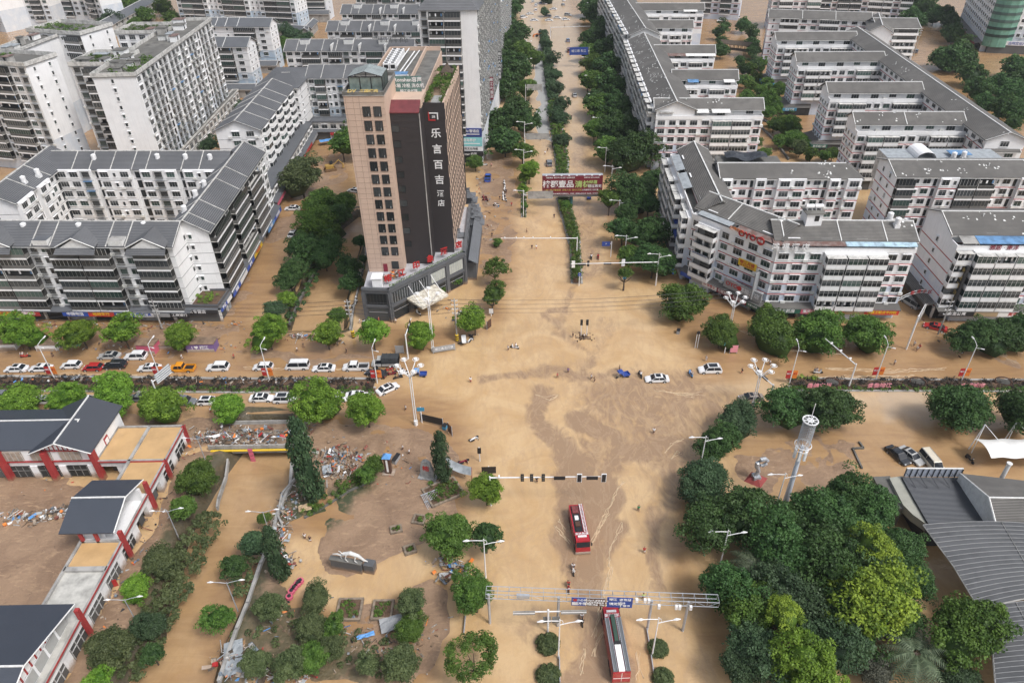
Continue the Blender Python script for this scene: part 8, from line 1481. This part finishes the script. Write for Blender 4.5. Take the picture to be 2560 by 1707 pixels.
# communication mast
w = at('c', 150, 1510); h = hgt('c', 150, 1510, 960); root = thing('communication_mast', 'tall pale blue mast with a cylindrical mesh head and ring platform', 'mast', (w[0],w[1],-.1)); g = MB(); g.tube([(0,0,0),(0,0,h)], [.5,.3], 14); g.build('shaft', [mat('mast_paint', (.60,.64,.70), .45, .06, 1)], root)
g = MB()
for z, R_ in ((h-.6,1.0),(h+.4,1.3)): g.tube([(R_*math.cos(t),R_*math.sin(t),z) for t in np.linspace(0,2*PI,21)], .07, 5)
for i in range(10): a = 2*PI*i/10; g.tube([(.3*math.cos(a),.3*math.sin(a),h-.6),(1.3*math.cos(a),1.3*math.sin(a),h+.4)], .04, 4)
for i in range(6): a = 2*PI*i/6; x, y = .9*math.cos(a), .9*math.sin(a); g.box(x-.18,y-.18,h-2.4,x+.18,y+.18,h-.5)
g.build('ring_platform', [M['whitem']], root); g = MB(); ht = h+5.6; R_ = 1.0; n = 22
for i in range(n): a = 2*PI*i/n; g.tube([(R_*.9*math.cos(a),R_*.9*math.sin(a),h+.4),(R_*math.cos(a),R_*math.sin(a),ht)], .035, 4)
for z in np.linspace(h+.6, ht, 16): g.tube([(R_*math.cos(t),R_*math.sin(t),z) for t in np.linspace(0,2*PI,19)], .025, 4)
g.build('mesh_cylinder', [M['steel']], root); g = MB()
for RR in (1.15,.45): g.tube([(RR*math.cos(t),RR*math.sin(t),ht) for t in np.linspace(0,2*PI,21)], .1, 5)
for i in range(4): a = PI*i/4; g.tube([(-1.1*math.cos(a),-1.1*math.sin(a),ht),(1.1*math.cos(a),1.1*math.sin(a),ht)], .07, 5)
g.tube([(0,0,ht),(0,0,ht+3.4)], .06, 5); g.build('top_ring', [M['whitem']], root)
# q shaped monument
w = at('c', 0, 0); w = at('b', 2240, 1270); root = thing('monument', 'curved grey metal monument on a red diamond shaped base in the right plaza', 'monument', (w[0],w[1],-.1), .12); root.scale = (.85,)*3; g = MB(); g.poly([(0,-2.6,.05),(2.9,0,.05),(0,2.6,.05),(-2.9,0,.05)]); g.hexa([(0,-2.6,0),(2.9,0,0),(0,2.6,0),(-2.9,0,0),(0,-1.0,1.0),(1.1,0,1.0),(0,1.0,1.0),(-1.1,0,1.0)]); g.build('base', [mat('red_stone', (.30,.05,.045), .6, .2, .8)], root)
g = MB(); pts = [(-.5,0,.8),(-.3,0,1.6),(.1,0,2.6),(-.2,0,3.4),(-.6,0,4.2),(-.6,0,5.2),(0,0,6.0),(.8,0,6.1),(1.4,0,5.5),(1.3,0,4.7),(.7,0,4.2),(.1,0,4.4)]; g.tube(pts, [.45,.42,.42,.45,.5,.5,.5,.48,.45,.4,.35,.3], 8); g.box(-.9,-.8,.8,.6,.8,1.5); g.build('figure', [M['steel']], root, smooth=False)
# utility poles and wires
def upole(k, x, y, yt, lab, stripes=True):
    w = at(k, x, y); h = hgt(k, x, y, yt); root = thing('utility_pole', lab, 'utility pole', (w[0],w[1],-.1)); g = MB(); g.tube([(0,0,0),(0,0,h)], [.2,.13], 8); g.build('pole', [M['concrete']], root); g = MB()
    for i in range(4): z = h-.6-i*1.1; g.box(-.7,-.05,z,.7,.05,z+.1); g.tube([(-.6,0,z+.1),(-.6,0,z+.35)], .06, 5); g.tube([(.6,0,z+.1),(.6,0,z+.35)], .06, 5)
    g.build('crossarm', [M['whitem']], root)
    if stripes:
        g = MB()
        for i in range(6): g.tube([(0,0,.2+i*.3),(0,0,.2+i*.3+.3)], .42, 10, i % 2)
        g.build('striped_guard', [M['black'], PM('y')], root)
    return Vector((w[0],w[1],h))
P1 = upole('h', 1375, 1060, 500, 'tall concrete pole with insulators and a striped guard before the hotel'); P2 = upole('6', 895, 1530, 1180, 'concrete pole with tangled crossarms left of the hotel corner'); P3 = upole('5', 1490, 1450, 1180, 'concrete pole with transformers in front of the courtyard block shops', False); P4 = upole('4', 1335, 520, 250, 'thin concrete pole in the upper right yard', False); P5 = upole('8', 1560, 1240 if 0 else 1500, 1180, 'white pole with brackets in front of the white end wall building', False)
g = MB()
def wire(a, c, sag=.9, n=10):
    pts = [a.lerp(c, i/n)-Vector((0,0,sag*4*(i/n)*(1-i/n))) for i in range(n+1)]; g.tube(pts, .028, 3)
W0 = Vector((Q('7',2300,1360,10)))
for i in range(4):
    for s in (-.6,.6):
        o_ = Vector((s,0,-.3-i*1.1)); 
        if s > 0 or i < 3: wire(P1+o_, Vector((50,136,11.5))+o_, 1.3)
        wire(P2+o_, P1+o_, .9); wire(P3+o_, P2+o_, 1.1); wire(Vector((-150,131,P3.z))+o_, P3+o_, 1.2)
o = g.build('overhead_wires', [M['black']]); tag(o, 'bundle of black overhead wires strung between the poles across the crossroads', 'wires')
# kiosks in the left street
def kiosk(k, x, y, w_, h, c, lab, txt=None, tc='w', yaw=0., roof='mudfl', d_=2.6):
    p = at(k, x, y); root = thing('kiosk', lab, 'kiosk', (p[0],p[1],-.2), yaw); g = MB(); g.box(-w_/2,0,0,w_/2,d_,h); wl = g.build('wall', [PM(c)], root); g = MB(); g.box(-w_/2-.15,-.15,h,w_/2+.15,d_+.15,h+.15); g.build('roof', [M[roof]], root); g = MB(); g.box(-w_/2+.15,-.04,.2,w_/2-.15,-.01,1.0); g.build('panel', [M['trimw']], wl)
    if txt: text(txt, 1.0, PM(tc), wl, T(0,-.06,h*.6) @ UP, bold=.04)
    return root
kiosk('9', 1350, 115, 4.2, 2.5, 'pk', 'pink red kiosk with a muddy roof beside the white SUV', None, yaw=-.1); kiosk('9', 1850, 100, 6.4, 2.4, 'pu', 'purple kiosk lettered I love Rongjiang under a bright tree', 'I ❤ 榕江'); kiosk('9', 430, 90, 4.6, 1.9, 'w', 'white and pink advertising kiosk behind the first banner lamp'); kiosk('9', 70, 80, 4.2, 1.8, 'w', 'white painted kiosk at the left photo edge'); kiosk('9', 1540, 75, 4, 1.2, 'gr', 'low grey stall right of the pink red kiosk', d_=1.4); kiosk('9', 640, 60, 4, 1.2, 'tb', 'teal painted stall between the first two bright trees', d_=1.4)
# plaza objects
w = at('a', 1580, 1250); root = thing('inscribed_stone', 'upright grey stone with a red character in the plaza', 'stone', (w[0],w[1],-.05), -.25); g = MB(); pr = [(-1.3,0),(1.3,0),(1.2,2.2),(.7,3.9),(-.2,4.4),(-.9,4.0),(-1.2,2.4)]; 
g.poly([(x,-.35,z) for x,z in pr]); g.poly([(x*.94,.35,z) for x,z in pr][::-1]); n = len(pr)
for i in range(n): j = (i+1)%n; a_, c_ = pr[i], pr[j]; g.quad((c_[0],-.35,c_[1]),(a_[0],-.35,a_[1]),(a_[0]*.94,.35,a_[1]),(c_[0]*.94,.35,c_[1]))
st_ = g.build('slab', [M['stone']], root); g = MB(); g.box(-1.7,-.8,-.1,1.7,.8,.35); g.build('base', [M['stone']], root); text('榕', 1.3, PM('r'), st_, T(-.1,-.38,2.6) @ UP, bold=.05)
w = at('a', 1222, 1210); root = thing('gate_post', 'slim dark stele with a small blue tiled cap at the plaza edge', 'stele', (w[0],w[1],0), -.1); g = MB(); g.box(-.55,-.45,.3,.55,.45,4.2); g.build('shaft', [M['brownsign']], root); g = MB(); g.box(-1.1,-.8,0,1.1,.8,.35); g.build('base', [M['trimw']], root); g = MB(); g.hexa([(-.8,-.7,4.2),(.8,-.7,4.2),(.8,.7,4.2),(-.8,.7,4.2),(-.1,-.1,5),(.1,-.1,5),(.1,.1,5),(-.1,.1,5)]); g.build('cap', [PM('lb')], root); g = MB(); g.box(-.18,-.5,.8,.18,-.46,3.8); g.build('inscription_panel', [PM('w')], root)
p, q = Vector(at('e',700,520)), Vector(at('e',975,570)); root = thing('sculpture_plinth', 'long dark engraved stone plinth in the round plaza', 'plinth', p, math.atan2(q.y-p.y,q.x-p.x)); L = (q-p).length; g = MB(); g.box(0,0,-.1,L,.7,2.3); g.box(-.15,-.1,2.3,L+.15,.8,2.5,1); g.box(L+.3,.3,-.1,L+1.9,1.6,2.0,0); g.build('block', [M['greyb'], M['darkc']], root)
g = MB(); x = L*.3
g.tube([(x+.2,.4,3.0),(x+.9,.4,3.9),(x+2.0,.5,4.2),(x+3.2,.6,3.7),(x+4.0,.6,2.9),(x+4.5,.8,2.4)], [.12,.28,.34,.28,.18,.06], 8); g.tube([(x+.5,.4,3.5),(x-.2,.3,3.7),(x-1.0,.3,3.5)], [.18,.13,.06], 6); g.tube([(x+.9,.3,3.7),(x+.5,.2,4.5),(x+.2,.2,4.7)], [.1,.07,.03], 5); g.tube([(x+1.4,.2,4.0),(x+1.2,.0,3.2),(x+1.5,.1,2.5)], [.12,.08,.06], 5); g.tube([(x+2.8,.3,3.6),(x+2.7,.1,3.0),(x+3.0,.2,2.5)], [.13,.09,.06], 5); g.tube([(x+.6,.5,3.4),(x+.2,.5,2.9),(x+.3,.5,2.5)], [.12,.08,.06], 5)
sc = link('leaping_sculpture', g.mesh('leaping_sculpture', [mat('sculpture_white', (.66,.66,.64), .5, .1, 2)])); tag(sc, 'white leaping animal sculpture on the dark plinth in the plaza', 'sculpture'); sc.matrix_world = Matrix.Translation(p) @ RZ(math.atan2(q.y-p.y,q.x-p.x))
def planter(k, x, y, w_, d_, a, lab, plants='mid', dens=40, h=.5):
    p = at(k, x, y); root = thing('planter', lab, 'planter', (p[0],p[1],0), a); g = MB()
    for q in ((-w_,-d_,w_,-d_+.35),(-w_,d_-.35,w_,d_),(-w_,-d_+.35,-w_+.35,d_-.35),(w_-.35,-d_+.35,w_,d_-.35)): g.box(q[0],q[1],-.1,q[2],q[3],h)
    g.box(-w_+.3,-d_+.3,-.1,w_-.3,d_-.3,h-.12,1); g.build('kerb', [mat('muddy_kerb', (.27,.215,.16), .85, .3, 1.5), M['soil']], root); r = random.Random(int(x+y)); C_ = [(r.uniform(-w_+.5,w_-.5), r.uniform(-d_+.5,d_-.5), h) for i in range(max(2,int(w_*d_*5)))]; link('plants', leaf_cloud('plants', C_, .35, 30, .2, LM[plants], int(x)), root)
planter('e', 862, 900, 1.9, 1.9, 0, 'square stone planter with green turf at the lower plaza, left one'); planter('e', 1165, 905, 1.6, 1.7, 0, 'square stone planter with green turf at the lower plaza, right one'); planter('e', 1290, 165, 1.0, .8, .25, 'small square planter in the plaza, upper of two'); planter('e', 1415, 350, 1.0, .9, .35, 'small square planter in the plaza, lower of two'); planter('e', 1500, 75, 1.1, 1.0, -.2, 'small planter with a clipped bush near the lower road trees'); planter('a', 1720, 1390, 3.2, 2.4, .5, 'large stone planter around the ragged evergreen')
root = thing('metal_gate', 'grey slatted metal gate lying flat beside the planter of the evergreen', 'gate', at('a',1620,1460), .45); root.rotation_euler = (.25,.05,.5); g = MB()
for i in range(12): g.box(-1.5+i*.27,-1.6,.25,-1.42+i*.27,1.6,.35)
for y in (-1.6,0,1.5): g.box(-1.6,y,.2,1.6,y+.12,.4)
g.build('slats', [M['steel']], root)
root = thing('shade_net', 'grey shade net stretched on poles by the plaza corner', 'net', at('a',1860,1200), 0); p0 = Vector(at('a',1860,1200)); A2, B2, C2, D2 = [Vector(Q('a',*q))-p0 for q in ((1735,1055,2.4),(1978,1155,2.8),(1975,1230,2.0),(1770,1160,2.0))]; g = MB()
for i in range(8):
    for j in range(4): f_ = lambda i, j: tuple(A2.lerp(B2,i/8).lerp(D2.lerp(C2,i/8), j/4)-Vector((0,0,.35*math.sin(PI*i/8)))); g.quad(f_(i,j), f_(i+1,j), f_(i+1,j+1), f_(i,j+1))
g.build('netting', [M['greysheet']], root)
for q in (A2,B2,C2,D2): g = MB(); g.tube([(q.x,q.y,0),tuple(q)], .04, 4); g.build('pole', [M['redp']], root)
for k, x, y, s, c, lab in [('a',1290,1095,1.0,'gr','green grey wheeled bin lying on its side in the plaza'),('a',1735,800,.5,'tb','pair of grey waste bins by the display boards'),('7',1525,1490,.5,'gr','twin litter bin below the round green tree')]:
    p = at(k, x, y); root = thing('waste_bin', lab, 'bin', (p[0],p[1],0), 1.2); g = MB(); g.box(-s,-.35,0,s,.35,.9); g.build('bin_body', [PM(c)], root); g = MB(); g.box(-s-.05,-.4,.9,s+.05,.4,1.0); g.build('lid', [M['black']], root)
def lowwall(k, pts, lab, h=.45): 
    o_ = wallrun('low_wall', lab, 'wall', pts, h, .3, z0=-.1, m='darkc', k=k)
lowwall('c', [(835,930),(875,985),(775,988),(860,1170)], 'dark zigzag kerb wall standing out of the flood on the right plaza'); lowwall('W', [(855,1105),(800,1130),(745,1165),(700,1190)], 'fallen railing along the grassy bank of the plaza')
for k, pts, lab in [('f', [(1235,1080),(1270,1290),(1310,1568)], 'thin grey barrier rail right of the long fire truck'),('f',[(435,1340),(440,1568)],'thin kerb rail left of the long fire truck'),('e',[(1925,960),(1910,1120)],'thin striped kerb rail below the plaza tree')]: wallrun('barrier_rail', lab, 'barrier', pts, .7, .12, z0=-.1, m='steel', k=k)
for i, (x, y) in enumerate([(592,365),(1380,362),(2165,360)]):
    p = Q('c', x, y, 1.2); root = thing('wheel_ornament', f'dark oval wooden wheel ornament leaning in the right hedge, {ORD[i]} from the left', 'ornament', (p[0],p[1],1.0), 0, 'wheel ornaments in the hedge'); root.rotation_euler = (1.1,.0,-.45); g = MB(); g.tube([(1.5*math.cos(t),.85*math.sin(t),0) for t in np.linspace(0,2*PI,21)], .14, 6); g.build('rim', [M['brownsign']], root); g = MB(); g.tube([(1.3*math.cos(t),.7*math.sin(t),.02) for t in np.linspace(0,2*PI,3)], .06, 4); g.box(-1.2,-.5,-.05,1.2,.5,0); g.build('panel', [M['darkc']], root)
for px, s_ in ((300,'古州'),(830,'爱我榕江'),(1680,'文明城市')):
    p = Q('c', px+(150 if s_=='古州' else 170), 398, .6)
    o = text(s_ if s_ != '古州' else '最美古州', 1.25, PM('p'), None, Matrix.Translation((p[0],p[1]-.9,1.0)) @ UP, 'hedge_lettering', bold=.03, ext=.08); tag(o, f'pinkish standing characters in the right street hedge, {"first" if px==300 else "second" if px==830 else "third"} group from the left', 'lettering')
# debris
def debris(lab, k, pts, n, spread=1.0, seed=1, size=.5, h=.5, z=0, name='debris'):
    r = random.Random(seed); g = MB(); P_ = [Vector(Q(k,x,y,z)) for x,y in pts]; o = P_[0]; cols = ['w','gr','lb','r','n','k','o','w']; dirty = [mat('dirty_%d' % i, c_, .8, .4, 2.5) for i, c_ in enumerate([(.42,.40,.37),(.25,.17,.11),(.33,.27,.21),(.14,.10,.07),(.52,.50,.47),(.20,.24,.28),(.28,.10,.07),(.38,.31,.24)])]; mats = [PM(c) for c in cols]+dirty+[M['bark'], M['mudfl'], M['trimw'], M['greysheet']]
    for i in range(n):
        j = r.randrange(max(1,len(P_)-1)); p = P_[j].lerp(P_[min(j+1,len(P_)-1)], r.random())-o; t = abs(r.gauss(0,1)); x, y = p.x+r.gauss(0,spread), p.y+r.gauss(0,spread*.7); s = size*(.3+r.random()**2*1.6); zz = max(0, h*(1.2-t*.6))*r.random(); s0 = len(g.v); typ = r.random(); m_ = r.randrange(len(cols)) if r.random() < .2 else len(cols)+r.randrange(12)
        if typ < .45: g.box(-s,-s*.4,0,s,s*.4,s*.12,m_)
        elif typ < .7: g.box(-s*1.8,-.05,0,s*1.8,.05,.1,m_)
        else: g.box(-s*.4,-s*.35,0,s*.4,s*.35,s*.5,m_)
        g.xf(T(x,y,zz+.06) @ RZ(r.random()*6.28) @ RX(r.gauss(0,.5)) @ RY(r.gauss(0,.4)), s0)
    ob = link(name, g.mesh(name, mats)); ob.location = o; ob['kind'] = 'stuff'; ob['label'] = lab; return ob
debris('heap of rubbish on the debris bridge', 'W', [(470,1005),(560,1010),(690,1000)], 900, 1.6, 1, .42, 1.1); debris('rubbish pile below the plaza conifer', 'W', [(760,1040),(800,1060),(760,1100)], 380, 1.8, 2, .4, .9); debris('rubbish along the right bank of the canal', 'W', [(690,1120),(650,1190),(620,1270),(660,1310)], 420, 1.2, 3, .4, .7)
debris('rubbish strip behind the pavilion', 'W', [(20,1190),(90,1195),(165,1170)], 520, 1.1, 4, .38, .7); debris('rubbish scattered along the building and lane by the canal', 'W', [(440,1020),(400,1130),(330,1260),(280,1370),(200,1500)], 260, 1.6, 5, .3, .3); debris('rubbish caught in the left street hedge', 'W', [(40,872),(250,876),(520,878),(860,880)], 170, .9, 6, .36, .9, z=.3)
debris('rubbish on the pavement before the courtyard block', 'W', [(20,745),(300,750),(560,745)], 220, 1.5, 7, .3, .3); debris('rubbish at the canal head', 'W', [(660,772),(720,776),(780,790)], 200, .9, 8, .35, .5); debris('rubbish under the lower road trees', 'W', [(1015,1290),(1050,1310),(1040,1330)], 160, 1.2, 9, .45, .8); debris('rubbish around the lower park trees', 'W', [(640,1400),(760,1470),(900,1490),(980,1440)], 260, 3, 10, .3, .3)
debris('rubbish at the lower right canal wall', 'W', [(540,1500),(560,1540),(700,1560)], 260, 1.5, 11, .45, .5); debris('small bits floating on the plaza mud', 'W', [(750,1020),(900,1050),(1040,1100)], 90, 4, 12, .2, .1); debris('rubbish before the hotel', 'W', [(1020,690),(1080,770)], 40, 1.5, 13, .35, .4); debris('scattered rubbish on the riverside lot', 'W', [(30,1110),(150,1100),(60,1300),(120,1160)], 120, 3, 14, .3, .1)
debris('rubbish on the north pavement of the left street', 'W', [(60,795),(300,800),(560,790)], 160, 2.2, 15, .25, .2); debris('rubbish around the pavement right of the hotel', 'W', [(1110,400),(1120,560)], 90, 2, 16, .3, .3); debris('rubbish on the alley ground', 'W', [(2110,720),(2200,800)], 60, 2.5, 17, .3, .2)
for k, x, y, c, w_, d_, lab in [('e',1250,1040,'gr',3.4,2.4,'large grey panel lying among the park trees'),('d',2150,1280,'w',2.6,2.8,'pale corrugated sheet fallen by the canal wall, upper'),('d',2180,1430,'w',3.0,2.4,'pale crumpled sheet fallen by the canal wall, lower'),('a',455,1545,'n',2.2,1.6,'beige upturned table near the canal rubbish'),('e',1010,1150,'lb',2.6,.7,'blue tarpaulin tangled beside the grey panel'),('w',1650,1110,'lb',4.4,2.6,'blue tarpaulin shelter in the muddy yard'),('a',385,800,'r',1.5,1.0,'red parasol lying on the debris bridge'),('a',655,1195,'w',1.6,2.2,'white fridge lid lying in the plaza rubbish')]:
    p = at(k, x, y); root = thing('sheet' if 'parasol' not in lab else 'parasol', lab, 'sheet' if 'parasol' not in lab else 'parasol', (p[0],p[1],.5 if k != 'w' else 1.6), .3); g = MB(); r = random.Random(int(x)); N = 5; H_ = [[r.random()*.22 for _ in range(N+1)] for _ in range(N+1)]
    for i in range(N):
        for j in range(N): f_ = lambda i, j: (-w_/2+w_*i/N, -d_/2+d_*j/N, H_[i][j]); g.quad(f_(i,j), f_(i+1,j), f_(i+1,j+1), f_(i,j+1))
    g.build('sheet_surface', [PM(c) if c != 'w' else M['greysheet']], root)
for i, (x, y) in enumerate([(305,770),(325,720),(350,685),(380,650),(405,625)]):
    p = Q('e', x, y, .6); root = thing('bumper_seat', f'pink red round amusement seat in the row by the plaza path, {ORD[i]} from below', 'seat', (p[0],p[1],.2), 0, 'pink amusement seats'); g = MB(); g.tube([(0,0,0),(0,0,.5)], .55, 12); g.build('body', [PM('pk')], root); g = MB(); g.tube([(0,0,.5),(0,0,.62)], .3, 10); g.build('cushion', [PM('k')], root)
for k, x, y, s, lab in [('f',1330*0+1290,1590,0,'x')][:0]: pass
w = at('h', 1465, 1080); root = thing('tangled_scooters_frame', 'white fallen sign frame tangled with scooters at the striped pole', 'frame', (w[0],w[1],.1), .1); g = MB(); g.box(-.5,-1.6,.9,-.35,1.6,1.0); g.box(.35,-1.6,.9,.5,1.6,1.0); g.box(-.5,-1.6,.9,.5,-1.45,1.0); g.box(-.5,1.45,.9,.5,1.6,1.0); g.box(-.4,-1.5,.85,.4,1.5,.92); g.build('frame', [M['whitem']], root)
for i, (x, y) in enumerate([(1430,1060),(1510,1040),(1530,1010)]): parked('h', x, y, 20+40*i, 'k' if i != 1 else 'w', f'scooter heaped beside the striped pole, {ORD[i]} of three', True)

debris('colourful stools and balloons on the hotel podium roof', 'h', [(380,240),(450,250),(560,200),(640,190)], 150, .7, 21, .45, .5, z=8.5)
# ------------------------------------------------------------------ haze
g = MB(); g.box(-880,-140,-4.2,880,1080,CAM_H+6); hz = bpy.data.materials.new('haze'); hz.use_nodes = True; nt = hz.node_tree; nt.nodes.remove(nt.nodes['Principled BSDF']); pv = nd(nt, 'ShaderNodeVolumePrincipled'); pv.inputs['Color'].default_value = (.86,.91,.97,1); pv.inputs['Density'].default_value = .00011; pv.inputs['Anisotropy'].default_value = .2; nt.links.new(pv.outputs[0], nt.nodes['Material Output'].inputs['Volume'])
o = g.build('haze', [hz]); o['kind'] = 'stuff'; o['label'] = 'thin pale haze over the town'
